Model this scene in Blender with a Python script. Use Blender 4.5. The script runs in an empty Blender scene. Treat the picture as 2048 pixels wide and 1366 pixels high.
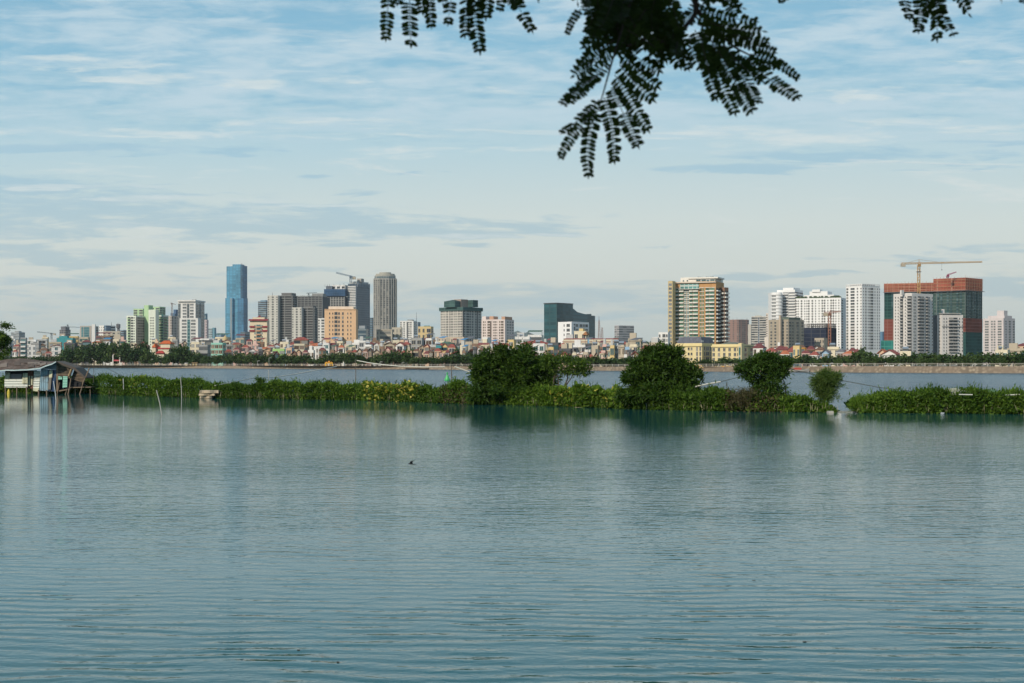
import bpy, math, random
import numpy as np
from mathutils import Vector
R = math.radians
sc = bpy.context.scene
C = sc.collection
random.seed(7)
NR = np.random.default_rng(11)

# ------------------------------------------------------------------ camera
F = 2844.0            # focal length in units of 1/2048 of the picture width (about a 50 mm lens)
HZ = 726.0            # row of the horizon
H = 3.0               # eye height above the water
cam = bpy.data.cameras.new('camera'); camo = bpy.data.objects.new('camera', cam); C.objects.link(camo)
camo.location = (0, 0, H); camo.rotation_euler = (R(90), 0, 0)
cam.sensor_width = 36; cam.lens = F/2048*36; cam.shift_y = (HZ-683)/2048
cam.clip_start = 0.05; cam.clip_end = 60000
cam.dof.use_dof = True; cam.dof.focus_distance = 140; cam.dof.aperture_fstop = 11
sc.camera = camo

# ------------------------------------------------------------------ sun, sky, exposure
SUN_AZ, SUN_EL = 38, 30      # degrees left of straight behind the viewer, and above the horizon
sl = bpy.data.lights.new('sun', 'SUN'); so = bpy.data.objects.new('sun', sl); C.objects.link(so)
sl.energy = 3.6; sl.angle = R(0.6); sl.color = (1, .90, .76)
sd = Vector((-math.sin(R(SUN_AZ))*math.cos(R(SUN_EL)), -math.cos(R(SUN_AZ))*math.cos(R(SUN_EL)), math.sin(R(SUN_EL))))
so.rotation_euler = sd.to_track_quat('Z', 'Y').to_euler(); so.location = sd*50
sc.view_settings.view_transform = 'Standard'; sc.view_settings.look = 'None'
sc.view_settings.exposure = 0.0; sc.view_settings.gamma = 1
try:
    sc.cycles.use_denoising = True; sc.cycles.denoiser = 'OPENIMAGEDENOISE'
    sc.cycles.denoising_prefilter = 'ACCURATE'
    sc.cycles.max_bounces = 6; sc.cycles.diffuse_bounces = 2; sc.cycles.glossy_bounces = 3
    sc.cycles.transmission_bounces = 3; sc.cycles.volume_bounces = 1; sc.cycles.transparent_max_bounces = 6
    sc.cycles.caustics_reflective = False; sc.cycles.caustics_refractive = False
except Exception: pass

class NT:
    """small helper for writing node trees"""
    def __init__(s, tree): s.t = tree; s.n = tree.nodes; s.l = tree.links
    def new(s, typ, **kw):
        n = s.n.new(typ)
        for k, v in kw.items(): setattr(n, k, v)
        return n
    def put(s, sock, v):
        if hasattr(v, 'is_linked') or isinstance(v, bpy.types.NodeSocket): s.l.new(v, sock)
        else:
            if isinstance(v, (tuple, list)) and len(v) == 3 and getattr(sock, 'type', '') == 'RGBA': v = (*v, 1)
            sock.default_value = v
    def m(s, op, a, b=0.0, c=None, clamp=False):
        n = s.new('ShaderNodeMath', operation=op); n.use_clamp = clamp
        s.put(n.inputs[0], a); s.put(n.inputs[1], b)
        if c is not None: s.put(n.inputs[2], c)
        return n.outputs[0]
    def ss(s, x, lo, hi, a=0.0, b=1.0):
        n = s.new('ShaderNodeMapRange', interpolation_type='SMOOTHSTEP')
        s.put(n.inputs['Value'], x); n.inputs['From Min'].default_value = lo; n.inputs['From Max'].default_value = hi
        n.inputs['To Min'].default_value = a; n.inputs['To Max'].default_value = b
        return n.outputs['Result']
    def mix(s, f, a, b, typ='MIX'):
        n = s.new('ShaderNodeMix', data_type='RGBA', blend_type=typ)
        s.put(n.inputs[0], f); s.put(n.inputs[6], a); s.put(n.inputs[7], b)
        return n.outputs[2]
    def xyz(s, x, y, z):
        n = s.new('ShaderNodeCombineXYZ'); s.put(n.inputs[0], x); s.put(n.inputs[1], y); s.put(n.inputs[2], z)
        return n.outputs[0]
    def sep(s, v):
        n = s.new('ShaderNodeSeparateXYZ'); s.l.new(v, n.inputs[0]); return n.outputs
    def noise(s, vec, scale, detail=4, rough=.55, dist=0.0):
        n = s.new('ShaderNodeTexNoise'); s.l.new(vec, n.inputs['Vector'])
        n.inputs['Scale'].default_value = scale; n.inputs['Detail'].default_value = detail
        n.inputs['Roughness'].default_value = rough; n.inputs['Distortion'].default_value = dist
        return n.outputs['Fac']
    def ramp(s, f, stops):
        n = s.new('ShaderNodeValToRGB'); s.l.new(f, n.inputs[0]); e = n.color_ramp.elements
        while len(e) < len(stops): e.new(.5)
        for el, (p, c) in zip(e, stops): el.position = p; el.color = (*c, 1)
        return n.outputs[0]

w = bpy.data.worlds.new("World"); sc.world = w; w.use_nodes = True
w.node_tree.nodes.clear(); N = NT(w.node_tree)
sky = N.new('ShaderNodeTexSky', sky_type='NISHITA'); sky.sun_disc = False
sky.sun_elevation = R(SUN_EL); sky.sun_rotation = R(180+SUN_AZ); sky.air_density = 1.2; sky.dust_density = 1.5; sky.ozone_density = 1.5
tc = N.new('ShaderNodeTexCoord'); dx, dy, dz = N.sep(tc.outputs['Generated'])[:3]
zc = N.m('MAXIMUM', dz, 0.0)
hy = N.m('MAXIMUM', dy, .12)
u = N.m('DIVIDE', dx, hy); v = N.m('DIVIDE', zc, hy)          # tangents of bearing and height
# thin high veil: colour changes with height above the horizon
veil = N.ramp(N.m('MULTIPLY', v, 2.0, clamp=True),
    [(0.0, (.52, .58, .55)), (.05, (.61, .665, .62)), (.12, (.74, .77, .70)), (.20, (.70, .78, .75)), (.30, (.48, .69, .77)), (.44, (.27, .54, .71)), (.60, (.20, .44, .63)), (1.0, (.11, .29, .49))])
side = N.ss(u, -.34, .3)
veil = N.mix(N.m('MULTIPLY', N.ss(v, .24, .10), N.m('MULTIPLY', side, .25)), veil, (.66, .70, .66))
base = N.mix(.88, N.mix(1.0, sky.outputs[0], (.1, .1, .1), 'MULTIPLY'), veil)
# cloud deck seen in perspective
pz = N.m('ADD', zc, .055)
px = N.m('DIVIDE', dx, pz); py = N.m('DIVIDE', dy, pz)
pv = N.xyz(px, N.m('MULTIPLY', py, 1.25), 0.0)
warp = N.noise(pv, .7, 3)
n1 = N.noise(N.xyz(N.m('ADD', N.m('MULTIPLY', px, .9), N.m('MULTIPLY', warp, .9)), N.m('ADD', N.m('MULTIPLY', py, 1.25), N.m('MULTIPLY', px, .18)), 3.1), 1.9, 7, .58, .3)
n2 = N.noise(N.xyz(px, N.m('MULTIPLY', py, 1.5), 9.0), 5.0, 5, .60, .5)
n3 = N.noise(N.xyz(N.m('MULTIPLY', px, .5), N.m('MULTIPLY', py, 1.2), 5.0), .5, 3, .5)
top = N.ss(v, .135, .19)
n4 = N.noise(N.xyz(N.m('MULTIPLY', px, 1.0), N.m('MULTIPLY', py, 1.15), 19.0), 9.0, 4, .6, .5)
mott = N.m('ADD', N.m('ADD', N.m('MULTIPLY', n1, .42), N.m('MULTIPLY', n2, .38)), N.m('MULTIPLY', n4, .20))
hi = N.m('MULTIPLY', N.ss(mott, .42, .60), top)
col = N.mix(N.m('MULTIPLY', hi, .80), base, (.57, .71, .79))
lo = N.m('MULTIPLY', N.m('MULTIPLY', N.ss(mott, .47, .38), top), .40)
col = N.mix(lo, col, (.19, .46, .66))
# low blue-grey bands: soft lens shapes with ragged edges
s1 = N.noise(N.xyz(N.m('MULTIPLY', u, 9.0), N.m('MULTIPLY', v, 70.0), 1.0), 1.0, 7, .62, .5)
s2 = N.noise(N.xyz(N.m('MULTIPLY', u, 22.0), N.m('MULTIPLY', v, 150.0), 6.0), 1.0, 6, .6, .4)
sw = N.m('MULTIPLY', N.m('SUBTRACT', s1, .5), .020)
v2 = N.m('ADD', v, sw)
def lens(x, y, rx, ry, a=1.0, tilt=0.0):
    cu, cv = (x-1024)/F, (HZ-y)/F
    du = N.m('MULTIPLY', N.m('SUBTRACT', u, cu), F/rx)
    dv = N.m('MULTIPLY', N.m('SUBTRACT', N.m('ADD', v2, N.m('MULTIPLY', N.m('SUBTRACT', u, cu), tilt)), cv), F/ry)
    q = N.m('ADD', N.m('MULTIPLY', du, du), N.m('MULTIPLY', dv, dv))
    return N.m('MULTIPLY', N.m('SUBTRACT', 1.35, q, clamp=False), a)
def union(lst):
    o = lst[0]
    for q in lst[1:]: o = N.m('MAXIMUM', o, q)
    return o
grey = union([lens(430, 437, 640, 34, 1, .012), lens(-60, 425, 560, 62), lens(60, 375, 230, 26), lens(80, 512, 330, 17, 1, .02), lens(-20, 498, 240, 15),
    lens(150, 300, 260, 16), lens(960, 466, 180, 11), lens(930, 491, 60, 7, .8), lens(180, 575, 330, 26, .8), lens(590, 545, 190, 12, .7), lens(820, 580, 300, 16, .7),
    lens(1480, 336, 155, 10), lens(1760, 312, 260, 20, .9), lens(1960, 290, 170, 12, .8), lens(1850, 520, 210, 9, .8), lens(2000, 500, 140, 14, .9),
    lens(1250, 600, 560, 34, .75), lens(700, 625, 900, 26, .7), lens(2050, 560, 130, 30, .8), lens(1650, 545, 90, 5, .8), lens(720, 383, 44, 7, .8), lens(623, 356, 36, 6, .8), lens(690, 488, 56, 6, .8),
    lens(1080, 470, 90, 6, .7), lens(1490, 548, 60, 8, .8), lens(300, 560, 260, 10, .7), lens(820, 350, 60, 5, .7), lens(1180, 452, 60, 4, .7), lens(890, 346, 40, 4, .7), lens(1330, 493, 70, 4, .6), lens(1030, 575, 300, 7, .6), lens(480, 300, 200, 7, .6)])
dens = N.m('ADD', grey, N.m('MULTIPLY', N.m('SUBTRACT', N.m('ADD', N.m('MULTIPLY', s1, .5), N.m('MULTIPLY', s2, .5)), .5), 9.0))
gm = N.m('MULTIPLY', N.ss(dens, .0, 1.3), N.ss(dy, .1, .3))
gcol = N.mix(N.ss(v, .04, .16), (.42, .56, .60), (.33, .56, .70))
col = N.mix(N.m('MULTIPLY', gm, .72), col, gcol)
# bright wisps
wisp = N.m('MULTIPLY', N.ss(N.noise(N.xyz(N.m('MULTIPLY', u, 5.0), N.m('MULTIPLY', v, 60.0), 14.0), 1.0, 8, .66, .8), .56, .72), N.m('MULTIPLY', N.ss(v, .05, .10), N.ss(v, .21, .15)))
col = N.mix(N.m('MULTIPLY', wisp, .7), col, (.76, .80, .78))
w2 = N.m('MULTIPLY', N.ss(N.noise(N.xyz(N.m('MULTIPLY', u, 3.0), N.m('MULTIPLY', N.m('ADD', v, N.m('MULTIPLY', u, .05)), 34.0), 24.0), 1.0, 8, .7, .9), .54, .74), N.ss(v, .13, .18))
col = N.mix(N.m('MULTIPLY', w2, .45), col, (.70, .76, .78))
brt = union([lens(330, 268, 420, 10, 1, .02), lens(640, 243, 190, 11), lens(150, 262, 260, 8), lens(300, 340, 190, 13, .9), lens(340, 396, 230, 7), lens(500, 437, 90, 5), lens(620, 412, 190, 4), lens(120, 374, 230, 5), lens(1640, 275, 260, 13, .9), lens(1900, 250, 240, 16, .9), lens(1380, 262, 170, 11, .8), lens(960, 300, 330, 8, .7), lens(560, 165, 300, 12, .9), lens(320, 150, 220, 10, .9), lens(1740, 180, 240, 12, .8), lens(1030, 180, 60, 12, .8), lens(1960, 120, 160, 14, .8), lens(80, 120, 170, 14, .8), lens(980, 470, 200, 5, .9)])
bd = N.m('ADD', brt, N.m('MULTIPLY', N.m('SUBTRACT', N.m('ADD', N.m('MULTIPLY', s1, .45), N.m('MULTIPLY', s2, .55)), .5), 13.0))
bm = N.m('MULTIPLY', N.ss(bd, .0, 2.4), N.ss(dy, .1, .3))
col = N.mix(N.m('MULTIPLY', bm, .66), col, (.74, .80, .79))
bg = N.new('ShaderNodeBackground'); N.put(bg.inputs[0], col); bg.inputs[1].default_value = 1.0
N.l.new(bg.outputs[0], N.new('ShaderNodeOutputWorld').inputs[0])

# ------------------------------------------------------------------ helpers
def X(px, D): return (px-1024)/F*D
def Z(py, D): return H + (HZ-py)/F*D
def P(px, py, D): return Vector((X(px, D), D, Z(py, D)))
def lerp(tab, x):
    for (a, b), (c, d) in zip(tab, tab[1:]):
        if x <= c: return b + (d-b)*max(0, (x-a))/(c-a)
    return tab[-1][1]
SHORE = [(-700, 1250), (0, 960), (440, 790), (860, 650), (1200, 565), (1500, 480), (1900, 425), (2048, 415), (2800, 360)]
def shore(px): return lerp(SHORE, px)
BANK = [(-400, 168), (0, 143), (186, 141.5), (215, 133.5), (440, 120), (700, 115), (940, 104), (1100, 99), (1250, 93), (1400, 89), (1690, 86), (2048, 83.5), (2500, 81)]
def bank(px): return lerp(BANK, px)

def principled(name):
    m = bpy.data.materials.new(name); m.use_nodes = True; n = NT(m.node_tree)
    b = m.node_tree.nodes['Principled BSDF']
    return m, n, b
MATS = {}
def wall_mat(rgb, name=None, rough=.85, dirt=.22, sc_=.12, bands=0):
    key = ('w', tuple(rgb), rough, dirt, bands)
    if key in MATS: return MATS[key]
    m, n, b = principled(name or 'painted_wall'); MATS[key] = m
    t = n.new('ShaderNodeTexCoord'); x, y, z = n.sep(t.outputs['Object'])[:3]
    a = n.noise(n.xyz(x, y, n.m('MULTIPLY', z, .25)), sc_*3, 5, .6)
    a2 = n.noise(t.outputs['Object'], sc_, 3)
    f = n.m('ADD', n.m('MULTIPLY', n.ss(a, .35, .75), dirt), n.m('MULTIPLY', n.ss(a2, .4, .7), dirt*.5))
    oi = n.new('ShaderNodeObjectInfo')
    c = n.mix(f, rgb, tuple(q*.5 for q in rgb))
    n.put(b.inputs['Base Color'], c); b.inputs['Roughness'].default_value = rough
    b.inputs['Specular IOR Level'].default_value = .25
    return m
def flat_mat(rgb, name='paint', rough=.6, metal=0.0):
    key = ('f', tuple(rgb), rough, metal)
    if key in MATS: return MATS[key]
    m, n, b = principled(name); MATS[key] = m
    t = n.new('ShaderNodeTexCoord')
    c = n.mix(n.m('MULTIPLY', n.noise(t.outputs['Object'], 1.3, 4), .4), rgb, tuple(q*.55 for q in rgb))
    n.put(b.inputs['Base Color'], c); b.inputs['Roughness'].default_value = rough; b.inputs['Metallic'].default_value = metal
    return m
def pane_mat(kind='dark'):
    key = ('pane', kind)
    if key in MATS: return MATS[key]
    m, n, b = principled('window_glass'); MATS[key] = m
    g = n.new('ShaderNodeNewGeometry'); oi = n.new('ShaderNodeObjectInfo')
    r = n.m('FRACT', n.m('ADD', g.outputs['Random Per Island'], oi.outputs['Random']))
    st = {'dark': [(0, (.025, .03, .035)), (.5, (.05, .055, .06)), (.8, (.11, .115, .115)), (1, (.28, .26, .22))],
          'teal': [(0, (.02, .06, .07)), (.6, (.05, .12, .13)), (1, (.16, .25, .25))],
          'brown': [(0, (.05, .03, .02)), (.6, (.10, .065, .045)), (1, (.22, .17, .13))],
          'green': [(0, (.03, .10, .07)), (.6, (.06, .16, .11)), (1, (.14, .27, .19))],
          'grey': [(0, (.09, .095, .10)), (.6, (.16, .17, .175)), (1, (.3, .3, .29))]}[kind]
    n.put(b.inputs['Base Color'], n.ramp(r, st)); b.inputs['Roughness'].default_value = .22
    return m
def curtain_mat(rgb, line, name='curtain_glass', fh=3.6, bw=1.6, var=.5, rough=.18, spec=.5, lw=.16):
    """glass wall: floors and mullions in the object's own coordinates"""
    key = ('c', tuple(rgb), tuple(line), fh, bw, var)
    if key in MATS: return MATS[key]
    m, n, b = principled(name); MATS[key] = m
    t = n.new('ShaderNodeTexCoord'); x, y, z = n.sep(t.outputs['Object'])[:3]
    h = n.m('DIVIDE', n.m('ADD', n.m('MULTIPLY', x, .82), n.m('MULTIPLY', y, .57)), bw)
    zz = n.m('DIVIDE', z, fh)
    wn = n.new('ShaderNodeTexWhiteNoise', noise_dimensions='2D')
    n.l.new(n.xyz(n.m('FLOOR', n.m('DIVIDE', h, 2.0)), n.m('FLOOR', zz), 0.0), wn.inputs['Vector'])
    big = n.noise(t.outputs['Object'], .035, 3)  # broad light patches; on glass they imitate reflections
    f = n.m('ADD', n.m('MULTIPLY', wn.outputs['Value'], var*.6), n.m('MULTIPLY', n.ss(big, .35, .65), var))
    c = n.mix(f, tuple(q*.6 for q in rgb), tuple(min(1, q*1.7) for q in rgb))
    ln = n.m('MAXIMUM', n.m('LESS_THAN', n.m('FRACT', zz), lw+.06), n.m('LESS_THAN', n.m('FRACT', h), lw))
    n.put(b.inputs['Base Color'], n.mix(ln, c, line))
    b.inputs['Roughness'].default_value = rough; b.inputs['Specular IOR Level'].default_value = spec
    return m
def roof_mat(rgb, name='roof_tiles'):
    key = ('r', tuple(rgb))
    if key in MATS: return MATS[key]
    m, n, b = principled(name); MATS[key] = m
    t = n.new('ShaderNodeTexCoord')
    f = n.m('ADD', n.m('MULTIPLY', n.noise(t.outputs['Object'], .8, 5, .7), .7), n.m('MULTIPLY', n.noise(t.outputs['Object'], 7, 2), .3))
    n.put(b.inputs['Base Color'], n.ramp(f, [(.3, tuple(q*.45 for q in rgb)), (.5, rgb), (.75, tuple(min(1, q*1.35+.02) for q in rgb))]))
    b.inputs['Roughness'].default_value = .8
    return m
def leaf_mat(name, c0, c1, c2, trans=.35, rough=.5):
    m, n, b = principled(name)
    g = n.new('ShaderNodeNewGeometry'); oi = n.new('ShaderNodeObjectInfo'); t = n.new('ShaderNodeTexCoord')
    f = n.m('ADD', n.m('MULTIPLY', g.outputs['Random Per Island'], .62), n.m('MULTIPLY', oi.outputs['Random'], .38))
    col = n.ramp(f, [(0, c0), (.5, c1), (1, c2)])
    n.put(b.inputs['Base Color'], col); b.inputs['Roughness'].default_value = rough
    b.inputs['Specular IOR Level'].default_value = .12
    tr = n.new('ShaderNodeBsdfTranslucent'); n.put(tr.inputs[0], n.mix(1.0, col, (1.1, 1.25, .55), 'MULTIPLY'))
    mx = n.new('ShaderNodeMixShader'); mx.inputs[0].default_value = trans
    n.l.new(b.outputs[0], mx.inputs[1]); n.l.new(tr.outputs[0], mx.inputs[2])
    n.l.new(mx.outputs[0], m.node_tree.nodes['Material Output'].inputs[0])
    return m

def tag(o, label=None, cat=None, group=None, kind=None):
    if label: o['label'] = label
    if cat: o['category'] = cat
    if group: o['group'] = group
    if kind: o['kind'] = kind
    return o
def thing(name, label, cat, loc=(0, 0, 0), group=None):
    o = bpy.data.objects.new(name, None); o.empty_display_size = .5; o.location = loc; C.objects.link(o)
    return tag(o, label, cat, group)
class MB:
    """collects faces; build() links them as ONE mesh object, coordinates relative to its parent"""
    def __init__(s): s.v = []; s.f = []; s.mi = []
    def face(s, pts, mi=0):
        b = len(s.v); s.v += [tuple(p) for p in pts]; s.f.append(tuple(range(b, b+len(pts)))); s.mi.append(mi)
    def hexa(s, b4, t4, mi=0):
        k = len(s.v); s.v += [tuple(p) for p in b4]+[tuple(p) for p in t4]
        for q in ((3, 2, 1, 0), (4, 5, 6, 7), (0, 1, 5, 4), (1, 2, 6, 5), (2, 3, 7, 6), (3, 0, 4, 7)):
            s.f.append(tuple(k+i for i in q)); s.mi.append(mi)
    def prism(s, poly, z0, z1, mi=0, top=None, topscale=None):
        n = len(poly); k = len(s.v)
        cx = sum(p[0] for p in poly)/n; cy = sum(p[1] for p in poly)/n
        ts = 1 if topscale is None else topscale
        s.v += [(p[0], p[1], z0) for p in poly] + [(cx+(p[0]-cx)*ts, cy+(p[1]-cy)*ts, z1) for p in poly]
        for i in range(n):
            j = (i+1) % n; s.f.append((k+i, k+j, k+n+j, k+n+i)); s.mi.append(mi)
        s.f.append(tuple(range(k+n, k+2*n))); s.mi.append(mi if top is None else top)
        s.f.append(tuple(range(k+n-1, k-1, -1))); s.mi.append(mi)
    def box(s, x0, x1, y0, y1, z0, z1, mi=0): s.prism([(x0, y0), (x1, y0), (x1, y1), (x0, y1)], z0, z1, mi)
    def fbox(s, A, u, nn, u0, u1, d0, d1, z0, z1, mi=0):
        """box against a facade: A origin (2D), u along it, nn outwards"""
        q = [(A[0]+u[0]*a+nn[0]*b, A[1]+u[1]*a+nn[1]*b) for a, b in ((u0, d0), (u0, d1), (u1, d1), (u1, d0))]
        s.hexa([(p[0], p[1], z0) for p in q], [(p[0], p[1], z1) for p in q], mi)
    def tube(s, pts, r0, r1=None, n=6, mi=0, cap=True):
        r1 = r0 if r1 is None else r1; pts = [Vector(p) for p in pts]; k = len(s.v); m_ = len(pts)
        for i, p in enumerate(pts):
            d = (pts[min(i+1, m_-1)]-pts[max(i-1, 0)]); d = d.normalized() if d.length > 1e-9 else Vector((0, 0, 1))
            a = d.orthogonal().normalized() if abs(d.z) > .95 else d.cross(Vector((0, 0, 1))).normalized(); b = d.cross(a)
            r = r0+(r1-r0)*i/max(1, m_-1)
            for j in range(n):
                t = 2*math.pi*j/n; q = p+a*math.cos(t)*r+b*math.sin(t)*r; s.v.append(tuple(q))
        for i in range(m_-1):
            for j in range(n):
                s.f.append((k+i*n+j, k+i*n+(j+1) % n, k+(i+1)*n+(j+1) % n, k+(i+1)*n+j)); s.mi.append(mi)
        if cap:
            s.f.append(tuple(range(k+n-1, k-1, -1))); s.mi.append(mi)
            s.f.append(tuple(range(k+(m_-1)*n, k+m_*n))); s.mi.append(mi)
    def data(s, name, mats, off=(0, 0, 0)):
        me = bpy.data.meshes.new(name)
        me.from_pydata([(a[0]-off[0], a[1]-off[1], a[2]-off[2]) for a in s.v], [], s.f)
        if not isinstance(mats, (list, tuple)): mats = [mats]
        for m in mats: me.materials.append(m)
        if len(mats) > 1: me.polygons.foreach_set('material_index', s.mi)
        me.update(); return me
    def build(s, name, mats, parent=None, loc=None):
        off = loc if loc is not None else (tuple(world_loc(parent)) if parent is not None else (0, 0, 0))
        o = bpy.data.objects.new(name, s.data(name, mats, off))
        if parent is None: o.location = off
        else: o.parent = parent; o.location = Vector(off)-world_loc(parent)
        C.objects.link(o); return o
def world_loc(o):
    l = Vector((0, 0, 0))
    while o is not None: l += o.location; o = o.parent
    return l
def put(name, me, parent, loc):
    o = bpy.data.objects.new(name, me); o.parent = parent; o.location = Vector(loc); C.objects.link(o); return o
def quads(name, V, mats, parent=None, mi=None, tris=False):
    """V: (n,4,3) array -> one mesh of n separate leaves"""
    n, k = V.shape[:2]; me = bpy.data.meshes.new(name)
    me.vertices.add(n*k); me.vertices.foreach_set('co', V.reshape(-1).astype(np.float32))
    me.loops.add(n*k); me.loops.foreach_set('vertex_index', np.arange(n*k, dtype=np.int32))
    me.polygons.add(n); me.polygons.foreach_set('loop_start', np.arange(0, n*k, k, dtype=np.int32))
    me.polygons.foreach_set('loop_total', np.full(n, k, dtype=np.int32))
    for m in (mats if isinstance(mats, (list, tuple)) else [mats]): me.materials.append(m)
    if mi is not None: me.polygons.foreach_set('material_index', mi.astype(np.int32))
    me.update(calc_edges=True); me.validate()
    return me
def link(name, me, parent=None, loc=(0, 0, 0)):
    o = bpy.data.objects.new(name, me); o.location = loc; o.parent = parent; C.objects.link(o); return o
def unit(a): return a/np.maximum(1e-9, np.linalg.norm(a, axis=-1, keepdims=True))
def leaves(pos, dirs, length, width, rng, fold=0.0, lean=None):
    """rhombic leaves: pos base points, dirs pointing along the leaf"""
    n = len(pos); d = unit(dirs); r = rng.normal(size=(n, 3)); s_ = unit(np.cross(d, r))
    L = (length*(.7+.6*rng.random(n)))[:, None]; W = (width*(.7+.6*rng.random(n)))[:, None]
    a = pos; c = pos+d*L; m = pos+d*L*.45
    return np.stack([a, m+s_*W*.5, c, m-s_*W*.5], axis=1)
# ------------------------------------------------------------------ water, land, hills
def water_mat(name, near, deep, a1, a2, lam, rough, patch=.5, calm=False, spec=.42):
    m, n, b = principled(name)
    t = n.new('ShaderNodeTexCoord'); o = t.outputs['Object']; x, y, z = n.sep(o)[:3]
    wv = n.noise(n.xyz(n.m('MULTIPLY', x, .12), n.m('MULTIPLY', y, .2), 0.0), 1.0, 3, .5)
    ysh = n.m('ADD', y, n.m('MULTIPLY', wv, 2.2))
    h1 = n.noise(n.xyz(n.m('MULTIPLY', x, .42/lam), n.m('MULTIPLY', ysh, 1.15/lam), 0.0), 1.0, 1.5, .35, .25)
    h2 = n.noise(n.xyz(n.m('MULTIPLY', x, 2.0/lam), n.m('MULTIPLY', y, 3.4/lam), 4.0), 1.0, 2, .5, .3)
    pt = n.ss(n.noise(n.xyz(n.m('MULTIPLY', x, .035/lam), n.m('MULTIPLY', y, .10/lam), 8.0), .4, 4, .6), .36, .66, 1-patch, 1.0)
    hh = n.m('MULTIPLY', n.m('ADD', n.m('MULTIPLY', h1, a1), n.m('MULTIPLY', h2, a2)), pt)
    if calm:      # long even ripples near this shore, calm water in the lee of the far bank
        wob = n.noise(n.xyz(n.m('MULTIPLY', x, .32), n.m('MULTIPLY', y, .55), 2.0), 1.0, 2.0, .5)
        wb2 = n.noise(n.xyz(n.m('MULTIPLY', x, 1.1), n.m('MULTIPLY', y, .9), 5.0), 1.0, 2.0, .5)
        h3 = n.m('MULTIPLY', n.m('SINE', n.m('ADD', n.m('MULTIPLY', n.m('ADD', y, n.m('MULTIPLY', x, .05)), 17.0), n.m('ADD', n.m('MULTIPLY', wob, 13), n.m('MULTIPLY', wb2, 4)))), n.ss(wb2, .3, .65, .25, 1))
        hh = n.m('ADD', n.m('MULTIPLY', hh, n.m('MULTIPLY', n.ss(y, 96, 40, .16, 1.0), n.ss(y, 16, 30, .55, 1.0))), n.m('MULTIPLY', h3, n.ss(n.m('ADD', y, n.m('MULTIPLY', wv, 16)), 34, 19, 0.0, .0052)))
    bp = n.new('ShaderNodeBump'); bp.inputs['Strength'].default_value = 1.0; bp.inputs['Distance'].default_value = 1.0
    n.l.new(hh, bp.inputs['Height']); n.l.new(bp.outputs[0], b.inputs['Normal'])
    n.put(b.inputs['Base Color'], n.mix(n.ss(n.noise(o, .02, 3), .35, .65), near, deep))
    b.inputs['Roughness'].default_value = rough; b.inputs['IOR'].default_value = 1.333
    b.inputs['Specular IOR Level'].default_value = spec
    return m
W_POND = water_mat('pond_water', (.008, .084, .090), (.006, .072, .080), .026, .012, .34, .03, patch=.35, calm=True)
W_LAKE = water_mat('lake_water', (.026, .062, .084), (.022, .052, .074), .95, .28, 1.5, .22, .45, spec=.34)
def strip(name, pts, mat, kind='structure', z=0.0):
    mb = MB(); mb.face([(p[0], p[1], z) for p in pts]); o = mb.build(name, mat); tag(o, kind=kind); return o
BX = [-400, 0, 186, 215, 440, 700, 940, 1100, 1250, 1400, 1690, 2048, 2500]
mid = [(X(p, bank(p)+1.6), bank(p)+1.6) for p in BX]
mid = [(-300, mid[0][1]+150)] + mid + [(150, 74)]
def fan(name, lineA, lineB, mat, z=0.0):
    mb = MB()
    for (a, b_), (c, d) in zip(zip(lineA, lineA[1:]), zip(lineB, lineB[1:])): mb.face([(*a, z), (*b_, z), (*d, z), (*c, z)])
    o = mb.build(name, mat); tag(o, kind='structure'); return o
near_edge = [(-300+450*i/(len(mid)-1), 4.5) for i in range(len(mid))]
fan('pond_water', near_edge, mid, W_POND)
SX = [-700, 0, 440, 860, 1200, 1500, 1900, 2048, 2800]
sh = [(X(p, shore(p)+4), shore(p)+4) for p in SX]
sh = [(-1500, 1900)] + sh + [(500, 250)]
import bisect
def resample(line, n):
    d = [0]
    for a, b_ in zip(line, line[1:]): d.append(d[-1]+math.dist(a, b_))
    out = []
    for i in range(n):
        t = d[-1]*i/(n-1); k = min(len(line)-2, max(0, bisect.bisect_right(d, t)-1)); f = (t-d[k])/max(1e-6, d[k+1]-d[k])
        out.append((line[k][0]+(line[k+1][0]-line[k][0])*f, line[k][1]+(line[k+1][1]-line[k][1])*f))
    return out
mb = MB()
for (a, b_), (c, d) in zip(zip(mid, mid[1:]), zip([s_ for s_ in resample(sh, len(mid))], resample(sh, len(mid))[1:])):
    mb.face([(*a, 0), (*b_, 0), (*d, 0), (*c, 0)])
tag(mb.build('lake_water', W_LAKE), kind='structure')

def ground_mat(name, c0, c1, s):
    m, n, b = principled(name); t = n.new('ShaderNodeTexCoord')
    n.put(b.inputs['Base Color'], n.mix(n.noise(t.outputs['Object'], s, 6, .65), c0, c1)); b.inputs['Roughness'].default_value = .95
    return m
G_CITY = ground_mat('city_ground', (.05, .065, .035), (.16, .14, .11), .05)
G_SOIL = ground_mat('soil', (.035, .03, .018), (.08, .065, .04), 2.0)
shl = [(X(p, shore(p)+3.2), shore(p)+3.2) for p in SX]; shl = [(-1500, 1901)] + shl + [(500, 248)]
far_edge = [(-11000+22000*i/(len(shl)-1), 19000) for i in range(len(shl))]
fan('ground', shl, far_edge, G_CITY, 1.5)
o = strip('near_bank', [(-120, -60), (120, -60), (120, 4.6), (-120, 4.6)], G_SOIL, z=.35)

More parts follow.
